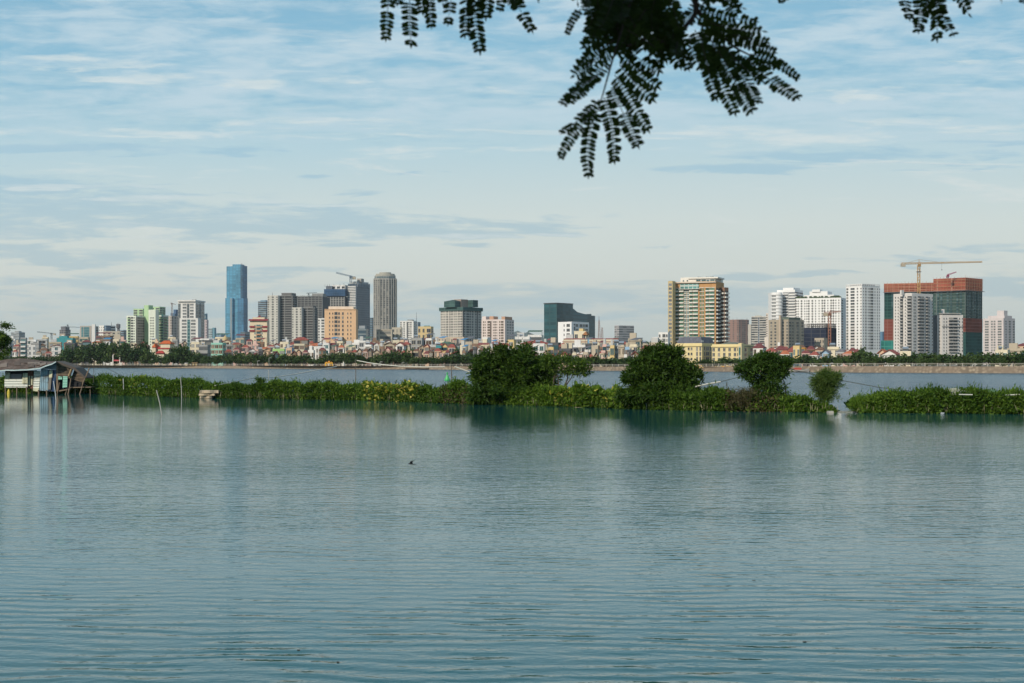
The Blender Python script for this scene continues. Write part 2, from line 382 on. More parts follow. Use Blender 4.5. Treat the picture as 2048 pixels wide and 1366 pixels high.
# hills on the horizon
HILL = flat_mat((.035, .06, .045), 'forest_hill', .95)
def hill(label_x, pts, D, thick):
    mb = MB(); n = len(pts)
    rows = []
    for r_, (dd, s_) in enumerate([(-thick, 0), (-thick*.5, .62), (0, 1), (thick*.6, .55), (thick, 0)]):
        rows.append([(X(p, D), D+dd+random.uniform(-.1, .1)*thick, 1.4+max(0, (Z(q, D)-1.4))*s_*random.uniform(.93, 1)) for p, q in pts])
    for A, B in zip(rows, rows[1:]):
        for i in range(n-1): mb.face([A[i], A[i+1], B[i+1], B[i]])
    tag(mb.build('hills', HILL), kind='structure')
hill(0, [(930, 726), (965, 700), (1000, 684), (1018, 668), (1026, 662), (1036, 661), (1047, 665), (1056, 663), (1066, 668), (1082, 672), (1100, 676), (1125, 684), (1160, 700), (1200, 726)], 12500, 900)
hill(0, [(1215, 726), (1240, 696), (1268, 684), (1284, 680), (1300, 682), (1312, 679), (1330, 688), (1370, 700), (1420, 726)], 14000, 900)

# ------------------------------------------------------------------ far embankment with its railing
m_, n_, b_ = principled('stone_embankment'); t_ = n_.new('ShaderNodeTexCoord')
vo = n_.new('ShaderNodeTexVoronoi'); n_.l.new(t_.outputs['Object'], vo.inputs['Vector']); vo.inputs['Scale'].default_value = .9
n_.put(b_.inputs['Base Color'], n_.mix(n_.ss(n_.noise(t_.outputs['Object'], .12, 4), .35, .7), n_.mix(n_.ss(vo.outputs['Distance'], .1, .7), (.34, .27, .19), (.15, .115, .08)), (.20, .15, .105)))
b_.inputs['Roughness'].default_value = .95
EMB = m_
emb_pts = []
for p in range(-300, 2500, 25): emb_pts.append((p, shore(p)))
mb = MB(); cap = MB()
def zt(p): return 1.55 + .45*max(0, min(1, (p-1200)/500))
for (p, D), (q, E) in zip(emb_pts, emb_pts[1:]):
    a0, a1 = (X(p, D), D), (X(q, E), E); b0, b1 = (X(p, D+1.4), D+1.4), (X(q, E+1.4), E+1.4); c0, c1 = (X(p, D+5), D+5), (X(q, E+5), E+5)
    za, zb = zt(p), zt(q)
    mb.face([(*a0, -.1), (*a1, -.1), (*b1, zb), (*b0, za)]); mb.face([(*b0, za), (*b1, zb), (*c1, zb), (*c0, za)])
emb = mb.build('embankment_wall', EMB); emb.location = (0, 0, 0)
tag(emb, 'long tan stone embankment wall along the far shore of the lake', 'embankment')
PALE = flat_mat((.42, .39, .33), 'pale_railing', .8)
mb = MB(); shadow = 0
for (p, D), (q, E) in zip(emb_pts, emb_pts[1:]):
    za, zb = zt(p), zt(q); o_ = 1.6
    for z0, z1 in ((.40, .48), (.80, .92)):
        A = Vector((X(p, D+o_), D+o_, 0)); B = Vector((X(q, E+o_), E+o_, 0)); d = .08
        mb.hexa([(A.x, A.y-d, za+z0), (B.x, B.y-d, zb+z0), (B.x, B.y+d, zb+z0), (A.x, A.y+d, za+z0)], [(A.x, A.y-d, za+z1), (B.x, B.y-d, zb+z1), (B.x, B.y+d, zb+z1), (A.x, A.y+d, za+z1)])
rail = mb.build('shore_railing', PALE); tag(rail, 'low pale railing running along the top of the far stone embankment', 'railing')
mb = MB()
for (p, D), (q, E) in zip(emb_pts, emb_pts[1:]):
    k = max(1, int(math.dist((X(p, D), D), (X(q, E), E))/3.2))
    for i in range(k):
        f = i/k; x_, y_, z_ = X(p, D+1.6)*(1-f)+X(q, E+1.6)*f, (D+1.6)*(1-f)+(E+1.6)*f, zt(p)*(1-f)+zt(q)*f
        mb.box(x_-.12, x_+.12, y_-.12, y_+.12, z_, z_+1.0)
po = mb.build('post', PALE, rail); tag(po, kind='stuff')

# ------------------------------------------------------------------ buildings
def fnorm(A, B):
    d = Vector((B[0]-A[0], B[1]-A[1])); L = d.length; d /= L
    return d, Vector((d.y, -d.x)), L
def foot(x0, xc, x1, D, k):
    """right-angled footprint seen between columns x0..x1, near corner at xc; k turns it"""
    Cc = Vector((X(xc, D), D)); v_ = Vector(((xc-1024)/F, 1)).normalized(); p = Vector((v_.y, -v_.x))
    def hit(d, px):
        a = (px-1024)/F; return (a*Cc.y-Cc.x)/(d.x-a*d.y)
    dl = (-p+v_*k).normalized(); dr = (p*k+v_).normalized()
    L = Cc+dl*hit(dl, x0); Rr = Cc+dr*hit(dr, x1)
    return L, Cc, Rr, L+(Rr-Cc)
class Bld:
    def __init__(s, name, label, cat, px, D, group=None):
        s.T = thing(name, label, cat, (X(px, D), D, 1.5), group); s.D = D; s.n = 0
        s.extra = {}
    def vol(s, fp, yt, yb, wall, name='wall', D=None, ledge=None, fl=0, top=None, par=.9):
        """extruded part; yt/yb in picture rows at the near corner's distance"""
        D = D or fp[1][1]; z1 = Z(yt, D); z0 = 1.5 if yb is None else Z(yb, D)
        poly = [tuple(q) for q in fp]; mb = MB(); mb.prism(poly, z0, z1)
        if par:                                          # parapet with a recessed roof deck inside
            cx = sum(q[0] for q in poly)/4; cy = sum(q[1] for q in poly)/4
            for a, b in zip(poly, poly[1:]+poly[:1]):
                ia, ib = [(cx+(q[0]-cx)*.97, cy+(q[1]-cy)*.97) for q in (a, b)]
                mb.hexa([(*a, z1+.002), (*b, z1+.002), (*ib, z1+.002), (*ia, z1+.002)], [(*a, z1+par), (*b, z1+par), (*ib, z1+par), (*ia, z1+par)])
        if ledge and fl:
            for A, B in ((fp[0], fp[1]), (fp[1], fp[2])):
                u, nn, L = fnorm(A, B)
                for i in range(1, fl+1):
                    z = z0+(z1-z0)*i/fl
                    mb.fbox(A, u, nn, 0.01, L-.01, .01, ledge, z-.35, z-.02)
        return mb.build(name, wall, s.T)
    def fac(s, A, B, yt, yb, n, pat, pane='dark', frame=None, balc=None, strip=None, ylim=712, cap=100, D=None, zz=None, jit=.0, pil=None):
        """one face: n storeys, one letter per bay (see below)"""
        D = D or s.D
        if zz: z0, z1 = zz
        else: z1 = Z(yt, D); z0 = 1.5 if yb is None else Z(yb, D)
        u, nn, L = fnorm(A, B); fh = (z1-z0)/n
        wd = {'.': .6, ',': .25, 'w': 1, 'W': 1.7, 'v': .7, 't': .8, 'b': 1.5, 'B': 2.2, 'g': 1.1, 'G': 3, 's': 2.5, 'p': .5, 'd': .6, 'q': 1.5}
        tot = sum(wd[c] for c in pat); sc_ = L/tot; frame = frame or wall_mat((.55, .53, .48))
        balc = balc or frame; zlim = Z(ylim, D)
        x = 0; jobs = []
        protos = {}
        for c in pat:
            w_ = wd[c]*sc_; cx = x+w_/2; x += w_
            if c in '.,': continue
            if c in 'gGdp':
                mb = MB(); hw = w_/2*(.86 if c in 'gG' else 1)
                mb.fbox(A, u, nn, cx-hw, cx+hw, .004, .12 if c in 'gGd' else .55, z0+.2, z1-(.5 if c in 'gGd' else -.1))
                nm, mt = {'g': ('glass_panel', strip), 'G': ('glass_panel', strip), 'd': ('painted_recess', pane_mat(pane)), 'p': ('pilaster', pil or frame)}[c]  # dark raised strip, its colour standing in for a shaded recess
                mb.build(nm, mt or curtain_mat((.05, .12, .15), (.25, .28, .28)), s.T); continue
            hw, hb, ht = {'w': (.33, .22, .80), 'W': (.42, .22, .80), 'v': (.29, .28, .74), 't': (.26, .12, .86), 'b': (.45, .08, .84), 'B': (.46, .08, .84), 's': (.5, .3, .82), 'q': (.42, .2, .86)}[c]
            hw *= w_
            for i in range(n):
                zb_ = z0+fh*i
                if zb_+fh*.8 < zlim: continue
                jobs.append((c, cx, zb_, hw, hb, ht, w_))
        jobs.sort(key=lambda j: -j[2])
        rest = MB(); resb = MB(); gl = pane_mat(pane)
        for c, cx, zb_, hw, hb, ht, w_ in jobs:
            key = (c, round(hw, 3))
            o3 = (A[0]+u[0]*cx, A[1]+u[1]*cx, zb_)
            def wmesh(mb, org, zo):
                mb.fbox(org, u, nn, -hw, hw, .003, .06, zo+hb*fh, zo+ht*fh, 0)
                if c not in 'bB':
                    mb.fbox(org, u, nn, -hw*1.12, hw*1.12, .004, .22, zo+hb*fh-.14, zo+hb*fh-.005, 1)
                    if c in 'wWtq':
                        mb.fbox(org, u, nn, -hw*1.05, hw*1.05, .004, .17, zo+ht*fh+.005, zo+ht*fh+.12, 1)
                        mb.fbox(org, u, nn, -.04, .04, .062, .10, zo+hb*fh+.01, zo+ht*fh-.01, 1)
            def bmesh_(mb, org, zo):
                b0 = w_*.47; dp = 1.25
                mb.fbox(org, u, nn, -b0, b0, .065, dp, zo+.02, zo+.16, 0)
                mb.fbox(org, u, nn, -b0, b0, dp-.12, dp, zo+.165, zo+fh*.36, 0)
                mb.fbox(org, u, nn, -b0, -b0+.12, .065, dp-.125, zo+.165, zo+fh*.36, 0)
                mb.fbox(org, u, nn, b0-.12, b0, .065, dp-.125, zo+.165, zo+fh*.36, 0)
            if s.n < cap:
                if key not in protos:
                    mb = MB(); wmesh(mb, (0, 0), 0); me = mb.data('window', [gl, frame]); mb2 = MB(); me2 = None
                    if c in 'bB': bmesh_(mb2, (0, 0), 0); me2 = mb2.data('balcony', balc)
                    protos[key] = (me, me2)
                me, me2 = protos[key]; rel = Vector(o3)-s.T.location
                put('window', me, s.T, rel)
                if me2: put('balcony', me2, s.T, rel)
                s.n += 1
            else:
                wmesh(rest, o3[:2], zb_)
                if c in 'bB': bmesh_(resb, o3[:2], zb_)
        if rest.f: tag(rest.build('window', [gl, frame], s.T), kind='stuff')
        if resb.f: tag(resb.build('balcony', balc, s.T), kind='stuff')
    def roofbox(s, fp, a0, a1, b0, b1, y0, y1, mat, name='roof_house', D=None):
        """box standing on the roof; a along the left face, b towards the back (fractions)"""
        D = D or s.D; L, Cc, Rr, Bk = fp
        def q(a, b): return tuple(L+(Cc-L)*a+(Bk-L)*b)
        mb = MB(); mb.prism([q(a0, b0), q(a1, b0), q(a1, b1), q(a0, b1)], Z(y0, D)+.004, Z(y1, D)); return mb.build(name, mat, s.T)
    def hiproof(s, fp, yt, ye, mat, over=.08, name='roof', ridge=.45, D=None):
        D = D or s.D; cx = sum(q[0] for q in fp)/4; cy = sum(q[1] for q in fp)/4
        e = [(cx+(q[0]-cx)*(1+over), cy+(q[1]-cy)*(1+over)) for q in fp]; ze, zr = Z(ye, D), Z(yt, D)
        L, Cc, Rr, Bk = [Vector(q) for q in e]
        if (Cc-L).length >= (Rr-Cc).length: m0, m1 = (L+Bk)/2, (Cc+Rr)/2
        else: m0, m1 = (L+Cc)/2, (Bk+Rr)/2
        mm = (m0+m1)/2; r0 = mm+(m0-mm)*ridge; r1 = mm+(m1-mm)*ridge
        mb = MB(); z = lambda p, h: (p[0], p[1], h)
        if (Cc-L).length >= (Rr-Cc).length:
            fs = [[z(L, ze), z(Cc, ze), z(r1, zr), z(r0, zr)], [z(Cc, ze), z(Rr, ze), z(r1, zr)], [z(Rr, ze), z(Bk, ze), z(r0, zr), z(r1, zr)], [z(Bk, ze), z(L, ze), z(r0, zr)]]
        else:
            fs = [[z(L, ze), z(Cc, ze), z(r0, zr)], [z(Cc, ze), z(Rr, ze), z(r1, zr), z(r0, zr)], [z(Rr, ze), z(Bk, ze), z(r1, zr)], [z(Bk, ze), z(L, ze), z(r0, zr), z(r1, zr)]]
        for f in fs: mb.face(f)
        mb.face([z(L, ze), z(Bk, ze), z(Rr, ze), z(Cc, ze)]); th = .25
        for a, b in ((L, Cc), (Cc, Rr), (Rr, Bk), (Bk, L)): mb.face([z(a, ze-th), z(b, ze-th), z(b, ze), z(a, ze)])
        return mb.build(name, mat, s.T)
def dens(fp): pass

WHITE = (.72, .70, .66); CREAM = (.66, .58, .40); BEIGE = (.50, .44, .34); GREY = (.30, .30, .29); DGREY = (.16, .165, .17)
PEACH = (.72, .47, .28); TAN = (.42, .35, .25); PINKW = (.66, .55, .50); CONC = (.27, .26, .24)
RED = (.30, .045, .03); ORANGE = (.50, .12, .03)
WW = wall_mat(WHITE); WC = wall_mat(CREAM); WB = wall_mat(BEIGE); WG = wall_mat(GREY); WD = wall_mat(DGREY)
def net_mat(rgb, line, name, fh=3.3):
    return curtain_mat(rgb, line, name, fh=fh, bw=3.0, var=.45, rough=.95, spec=.05, lw=.10)

def simple(name, label, cat, x0, xc, x1, yt, D, k, wall, nf, L=None, Rr=None, yb=None, ledge=None, group=None, **kw):
    b = Bld(name, label, cat, xc, D, group); fp = foot(x0, xc, x1, D, k)
    b.vol(fp, yt, yb, wall, ledge=ledge, fl=nf)
    if L: b.fac(fp[0], fp[1], yt, yb, nf, L, **kw)
    if Rr: b.fac(fp[1], fp[2], yt, yb, nf, Rr, **kw)
    b.fp = fp; return b
def nfl(yt, D, h=3.2): return max(1, round((Z(yt, D)-1.5)/h))
# ================================================================== towers, left to right
AN = flat_mat((.12, .12, .13), 'steel', .5, .4)
def mast_part(b, px, y0, y1, D, r=.35, name='antenna'):
    mb = MB(); mb.tube([P(px, y0, D), P(px, y1, D)], r, r*.5, 5); return mb.build(name, AN, b.T)
def lowtop(b, fp, rng, n, yt, hmax, mat, name='rooftop_box'):
    for i in range(n):
        a = rng.uniform(.05, .8); w_ = rng.uniform(.06, .16); c = rng.uniform(.1, .6)
        b.roofbox(fp, a, a+w_, c, c+.25, yt, yt-rng.uniform(.4, 1)*hmax, mat, name)
rg = random.Random(3)

b = simple('office_block', 'pale blue-grey slab block at far left, just right of the leaning tree crown', 'building', 22, 38, 50, 665, 3000, .6, wall_mat((.42, .46, .48)), 20, 'sss', 'ss', pane='grey', ledge=.3)
b.roofbox(b.fp, .3, .8, .2, .7, 665, 662, WG)

b = simple('unfinished_tower', 'small dark grey unfinished tower with scaffolding at top, far left skyline', 'building', 119, 131, 141, 660, 2900, .7, wall_mat((.22, .21, .22)), 18, 's.s.s', 's.s', pane='dark')
fp2 = foot(122, 131, 139, 2900, .7); b.vol(fp2, 654, 660, wall_mat((.18, .18, .20)), 'upper_storey')
mb = MB()
for i in range(12):
    q = fp2[0].lerp(fp2[1], i/5.5) if i < 6 else fp2[1].lerp(fp2[2], (i-6)/5.5); mb.tube([(q.x, q.y, Z(657, 2900)), (q.x, q.y, Z(652, 2900)-rg.random()*2)], .35, n=4)
mb.build('scaffolding', AN, b.T)

b = simple('office_tower', 'low beige framed tower with a teal glass centre, left of the white block far left', 'building', 160, 182, 197, 653, 2100, .5, wall_mat((.42, .37, .32)), 16, '.gG.', 'w.w', strip=curtain_mat((.05, .16, .18), (.15, .25, .26)))
b.vol(foot(183, 190, 192, 2080, .3), 650, None, WW, 'stair_tower')
b = simple('office_block', 'white block with blue glass upper storeys and rooftop plant, far left skyline', 'building', 198, 208, 230, 652, 2000, 1.6, WW, 14, 'v.v.v', 'ssss', ylim=690, pane='dark')
b.vol(foot(209, 212, 231, 1990, .4), 652, 662, curtain_mat((.08, .16, .24), (.3, .35, .4)), 'glass_storey')
mast_part(b, 223, 652, 644, 2000)
b = Bld('mast_tower', 'thin dark rooftop antenna tower left of the green and white apartment block', 'tower', 236, 1900)
mb = MB(); mb.prism([(X(p, 1900), y) for p, y in ((234, 1900), (238, 1900), (238, 1904), (234, 1904))], 1.5, Z(656, 1900)); mb.build('shaft', wall_mat((.2, .2, .21)), b.T)
mb = MB(); mb.box(X(234, 1900)-.5, X(238, 1900)+.5, 1898, 1905, Z(656, 1900)+.01, Z(648, 1900)); mb.build('cabin', AN, b.T); mast_part(b, 236, 648, 645, 1900)
simple('office_block', 'low cream office block with square windows, in front of the far left white block', 'building', 206, 240, 241, 664, 1700, .2, wall_mat((.52, .47, .38)), 12, 'w.w.w.w', ylim=680)
simple('office_block', 'plain beige windowless block between trees, left of the green and white apartments', 'building', 228, 241, 246, 672, 1350, .3, wall_mat((.50, .43, .33)), 7)
simple('office_block', 'blue-grey distant block touching the left side of the green and white apartments', 'building', 238, 247, 253, 661, 2600, .5, wall_mat((.22, .30, .36)), 15, 'ss', 's', pane='dark')

# green and white apartment block
D = 1500; GR = wall_mat((.42, .58, .34)); GR_SHADE = wall_mat((.24, .36, .22)); WGN = wall_mat((.70, .74, .62)); BGE = wall_mat((.40, .35, .30))
b = Bld('apartment_block', 'green and white apartment block with stepped wings, left part of the skyline', 'apartment block', 300, D)
f1 = foot(253, 272, 289, D-25, .7); b.vol(f1, 633, None, WGN, 'left_wing')
b.fac(f1[0], f1[1], 633, None, 18, '.bWv.', D=D-25, balc=GR, cap=30); b.fac(f1[1], f1[2], 633, None, 18, '.vvvw', D=D-25, frame=BGE, cap=60)
mb = MB(); u, nn, L_ = fnorm(f1[1], f1[2]); mb.fbox(f1[1], u, nn, 0, L_, -.3, .002, 1.6, Z(634, D-25)); mb.build('beige_shade_face', BGE, b.T)  # beige layer puts the shaded side's tone into the wall colour
f2 = foot(267, 286, 294, D+8, .5); b.vol(f2, 619, None, GR, 'upper_storeys'); b.fac(f2[0], f2[1], 619, 633, 3, 'W.W', D=D+8, cap=66)
f3 = foot(288, 297, 306, D-12, .8); b.vol(f3, 612, None, GR, 'core_tower'); b.fac(f3[1], f3[2], 622, None, 20, '.v.', D=D-12, cap=76)
f4 = foot(297, 311, 318, D-22, .5); b.vol(f4, 621, None, WGN, 'middle_wing'); b.fac(f4[0], f4[1], 633, None, 18, '.vvv.', D=D-22, cap=100)
f5 = foot(305, 327, 337, D-4, .6); b.vol(f5, 632, None, WGN, 'right_wing'); b.fac(f5[0], f5[1], 632, None, 18, '.,vB', D=D-4, balc=GR); b.fac(f5[1], f5[2], 632, None, 18, 'Bv', D=D-4, balc=GR_SHADE)  # right-face balconies in a darker green; shade put into the colour
f6 = foot(300, 319, 331, D+5, .6); b.vol(f6, 615, 634, GR, 'penthouse'); b.fac(f6[0], f6[1], 615, 632, 4, 'W.W', D=D+5); b.fac(f6[1], f6[2], 615, 632, 4, 'WW', D=D+5)
mb = MB(); u, nn, L_ = fnorm(f5[0], f5[1]); mb.fbox(f5[1], -u, nn, 0, 2.2, .15, .6, 2, Z(629, D)); mb.build('glass_stair', curtain_mat((.03, .10, .11), (.1, .2, .2)), b.T)

simple('apartment_block', 'beige slab half hidden between the green block and the white framed office block', 'apartment block', 334, 343, 358, 633, 1900, .8, wall_mat((.48, .41, .36)), 18, 'v.v', 'w.w.w')
b = simple('office_tower', 'small dark blue block rising behind the beige slab left of the framed office', 'building', 341, 350, 356, 627, 2600, .5, wall_mat((.10, .17, .26)), 20); b.vol(foot(347, 352, 356, 2595, .5), 620, 628, wall_mat((.08, .14, .24)), 'roof_house')

# white framed office block
D = 1450; DG = curtain_mat((.07, .085, .09), (.16, .17, .17), fh=3.4, bw=3)
b = Bld('office_block', 'white framed office block with stepped front and dark glass right side', 'building', 390, D)
f1 = foot(356, 391, 409, D, .35); b.vol(f1, 603, None, WW); b.fac(f1[0], f1[1], 606, None, 20, 'g.WgW.', D=D, pane='grey', cap=44, strip=DG, ylim=640)
b.fac(f1[1], f1[2], 606, None, 1, 'GpG', D=D, strip=DG, frame=WG)
f2 = foot(359, 396, 402, D-14, .35); b.vol(f2, 638, None, WW, 'lower_block'); b.fac(f2[0], f2[1], 638, None, 14, '.WgW.', D=D-14, pane='grey', strip=curtain_mat((.04, .13, .14), (.2, .3, .3)))
mb = MB(); mb.prism([tuple(q) for q in foot(355, 391, 411, D-2, .35)], Z(603, D), Z(600, D)); mb.build('cornice', WW, b.T)
mb = MB(); mb.box(X(380, D), X(386, D), D+10, D+16, Z(600, D)+.01, Z(598, D)); mb.build('roof_house', WG, b.T)
simple('apartment_block', 'narrow pinkish slab attached right of the white framed office block', 'apartment block', 405, 414, 417, 641, 1700, .4, wall_mat((.50, .42, .42)), 16, 'v.v')
simple('office_tower', 'narrow blue slab peeking out behind the white framed office block', 'building', 404, 412, 415, 628, 2700, .5, wall_mat((.13, .26, .34)), 24, 'ss')
b = simple('office_tower', 'small pale teal block left of the blue glass skyscraper', 'building', 417, 424, 432, 657, 3900, .6, wall_mat((.38, .50, .52)), 20, 'ss', 's', pane='grey'); b.vol(foot(425, 429, 432.5, 3880, .5), 656, None, wall_mat((.14, .28, .34)), 'blue_wing')
simple('office_block', 'lowest distant blue block at the left foot of the skyscraper', 'building', 431, 442, 452, 667, 4200, .6, wall_mat((.16, .25, .33)), 16)

# blue glass skyscraper
D = 3600; SK = curtain_mat((.055, .18, .27), (.07, .20, .28), 'blue_glass', fh=4.2, bw=5, var=.9, rough=.25); SK2 = curtain_mat((.035, .115, .20), (.05, .13, .2), 'blue_glass', fh=4.2, bw=4, var=.7, rough=.25)  # strong variation paints reflections into the blue glass
b = Bld('skyscraper', 'tall blue glass skyscraper with a stepped roof, highest tower on the left', 'skyscraper', 468, D)
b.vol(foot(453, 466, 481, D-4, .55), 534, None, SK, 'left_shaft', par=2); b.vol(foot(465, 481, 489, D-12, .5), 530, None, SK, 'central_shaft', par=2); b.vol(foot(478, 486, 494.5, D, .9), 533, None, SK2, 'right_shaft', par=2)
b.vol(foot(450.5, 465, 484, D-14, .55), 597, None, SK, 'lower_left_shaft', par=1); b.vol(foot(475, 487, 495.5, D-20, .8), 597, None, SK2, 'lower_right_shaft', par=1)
mb = MB(); mb.fbox(foot(450.5, 465, 484, D-14, .55)[1], *fnorm(*foot(450.5, 465, 484, D-14, .55)[:2])[:2], -6.5, -1, .1, .8, 1.5, Z(597, D)); mb.build('concrete_strip', wall_mat((.22, .27, .30)), b.T)
mast_part(b, 483.5, 531, 526, D, .8)
simple('office_block', 'low dark blue block at the right foot of the skyscraper', 'building', 481, 490, 500, 664, 3000, .6, wall_mat((.12, .19, .25)), 14, 'ss', 's')

b = simple('office_tower', 'blue-grey tower with striped floors behind the red roofed cream hotel', 'building', 516, 532, 541, 603, 3300, .4, wall_mat((.22, .31, .37)), 30, 'sss', 'ss', pane='dark', ledge=.3, cap=60); b.roofbox(b.fp, .2, .8, .2, .7, 603, 600, wall_mat((.2, .3, .37)))

# cream hotel with red roofs
D = 1100; CR = wall_mat((.74, .62, .44)); RR = roof_mat((.22, .03, .035))
b = Bld('hotel', 'cream hotel with tiered dark red roofs, right of the blue glass skyscraper', 'hotel', 534, D)
f1 = foot(500, 534, 539, D, .2); b.vol(f1, 642, None, CR); b.fac(f1[0], f1[1], 648, None, 11, '..vbv..', D=D, pane='teal', balc=wall_mat((.55, .32, .2)))
for y in (641.5, 655, 663):
    u, nn, L_ = fnorm(f1[0], f1[1]); mb = MB(); d = .9 if y > 650 else 1.6; h = 1.3
    for a0, a1 in (((-1, L_+1),) if y < 650 else ((-.5, L_*.3), (L_*.7, L_+.5))):
        z = Z(y, D); q = lambda a, o_, zz: (f1[0].x+u.x*a+nn.x*o_, f1[0].y+u.y*a+nn.y*o_, zz)
        mb.face([q(a0, d, z), q(a1, d, z), q(a1, .01, z+h), q(a0, .01, z+h)]); mb.face([q(a0, d, z), q(a0, .01, z), q(a1, .01, z), q(a1, d, z)])
    mb.build('eave_roof', RR, b.T)
f2 = foot(505, 529, 535, D+3, .2); b.vol(f2, 637, 642, CR, 'top_storey'); b.hiproof(foot(502, 533, 538, D+2, .2), 635.5, 640, RR, .02, ridge=.7, name='main_roof'); b.hiproof(foot(511, 523, 528, D+4, .2), 630, 637, RR, .1, ridge=.05, name='top_roof')

# grey unfinished slab towers
UG = wall_mat((.27, .27, .26)); UL = wall_mat((.56, .54, .48)); D = 2000
def slabtower(label, x0, xa, xc, x1, yt, D, topy, gap=0):
    """white finished end bay and open grey concrete floors"""
    b = Bld('unfinished_tower', label, 'apartment tower', xc, D)
    fa = foot(x0, xa, xc, D-6, .35); fb = foot(xa, xc, x1, D, .35)
    b.vol(fa, yt, None, UL, 'white_wing'); b.fac(fa[0], fa[1], yt, None, nfl(yt, D, 3.4), 'v.w.v' if xa-x0 < 22 else 'v.w.v', D=D-6, cap=60)
    n = nfl(yt, D, 3.4); b.vol(fb, yt, None, wall_mat((.075, .078, .08)), 'shade_core')  # near-black block stands in for shade inside the open floors
    mb = MB(); z1 = Z(yt, D)
    for A, B in ((fb[0], fb[1]), (fb[1], fb[2])):
        u, nn, L_ = fnorm(A, B)
        for i in range(n+1):
            z = 1.5+(z1-1.5)*i/n; mb.fbox(A, u, nn, 0, L_, .01, 1.5, z-.3, z+.75)
        k = max(2, int(L_/7))
        for i in range(k+1): mb.fbox(A, u, nn, max(0, L_*i/k-.35), min(L_, L_*i/k+.35), .012, 1.2, 1.5, z1)
    mb.build('floor_slabs', UG, b.T)
    if topy: b.vol(foot(xa+(xc-xa)*.25, xc-1, x1-1, D+6, .4), topy, yt, wall_mat((.16, .155, .15)), 'roof_house')
    return b
b1 = slabtower('unfinished grey tower with bright white left end, right of the cream hotel', 535, 556, 584, 593, 592, 2000, 587)
mast_part(b1, 545, 592, 585, 2000)
b = Bld('unfinished_tower', 'broad grey concrete tower behind, spanning between two slab towers and blue netting', 'apartment tower', 640, 2350)
f1 = foot(588, 645, 660, 2350, .25); b.vol(f1, 594, None, wall_mat((.09, .095, .10)), 'shade_core'); mb = MB(); z1 = Z(592, 2350)  # dark block stands in for shade behind the floor slabs
u, nn, L_ = fnorm(f1[0], f1[1])
for i in range(31): z = 1.5+(z1-1.5)*i/30; mb.fbox(f1[0], u, nn, 0, L_, .01, 1.5, z-.3, z+.5)
for i in range(9): mb.fbox(f1[0], u, nn, L_*i/8.1, L_*i/8.1+.8, .012, 1.2, 1.5, z1)
mb.build('floor_slabs', UG, b.T); b.vol(foot(624, 646, 652, 2356, .3), 588, 594, UG, 'roof_house')
for p in (596, 606, 622, 636): mast_part(b, p, 594, 588+rg.random()*4, 2350, .3, 'column_bars')
slabtower('shorter unfinished grey tower with white left end, left of the peach block', 584, 603, 627, 633, 616, 1900, 613)
simple('apartment_block', 'slim white block with square windows touching the peach block', 'apartment block', 636, 649, 652, 638, 1500, .3, WW, 16, 'w.W', ylim=700)

# tower with blue netting
D = 2500
b = Bld('unfinished_tower', 'unfinished tower wrapped in a dark blue net below white roof frames', 'apartment tower', 690, D)
f1 = foot(650, 689, 699, D, .3); b.vol(f1, 594, None, wall_mat((.10, .105, .11)), 'core'); mb = MB(); u, nn, L_ = fnorm(f1[0], f1[1]); z1 = Z(594, D)  # dark core stands in for shade between the slabs
for i in range(28): z = 1.5+(z1-1.5)*i/28; mb.fbox(f1[0], u, nn, 0, L_, .01, 1.2, z-.3, z+.6)
for i in range(8): mb.fbox(f1[0], u, nn, L_*i/7.2, L_*i/7.2+1.2, .012, 1.5, 1.5, z1)
mb.build('floor_slabs', wall_mat((.36, .35, .32)), b.T)
b.vol(foot(648, 690, 697, D-3, .3), 578, 592, net_mat((.035, .075, .14), (.06, .11, .18), 'blue_net'), 'netting', par=0)
f2 = foot(664, 690, 697, D+4, .3); b.vol(f2, 571, 579, WW, 'white_frame'); b.fac(f2[0], f2[1], 572, 578, 1, 'q.q.q', D=D+4); b.vol(foot(652, 664, 668, D+2, .3), 573, 579, wall_mat((.15, .17, .2)), 'left_storey')
for p in (650, 655, 659, 668, 680, 688): mast_part(b, p, 574, 566+rg.random()*3, D, .35, 'column_bars')

# office tower with banded left side
D = 2500
b = Bld('office_tower', 'dark blue office tower with white banded left side and a crane on its roof', 'building', 712, D)
f1 = foot(696, 713, 740, D, .75); b.vol(f1, 568, None, curtain_mat((.055, .085, .12), (.10, .13, .16), fh=4, bw=3, var=.3), 'glass_shaft'); mb = MB(); u, nn, L_ = fnorm(f1[0], f1[1]); z1 = Z(568, D)
for i in range(34): z = 40+(z1-42)*i/34; mb.fbox(f1[0], u, nn, 0, L_*.93, .01, .9, z, z+1.5)
mb.build('white_bands', WW, b.T); b.vol(foot(699, 713, 737, D+4, .75), 564, 568, wall_mat((.45, .46, .45)), 'roof_rim'); b.vol(foot(714, 722, 728, D+8, .6), 558, 564, wall_mat((.40, .37, .33)), 'roof_house')
mb = MB(); u, nn, L_ = fnorm(f1[1], f1[2])
for i in range(9): mb.fbox(f1[1], u, nn, L_*(i+.2)/9, L_*(i+.7)/9, .3, 1.2, z1-5, z1+2)
mb.build('roof_fins', wall_mat((.3, .33, .36)), b.T)

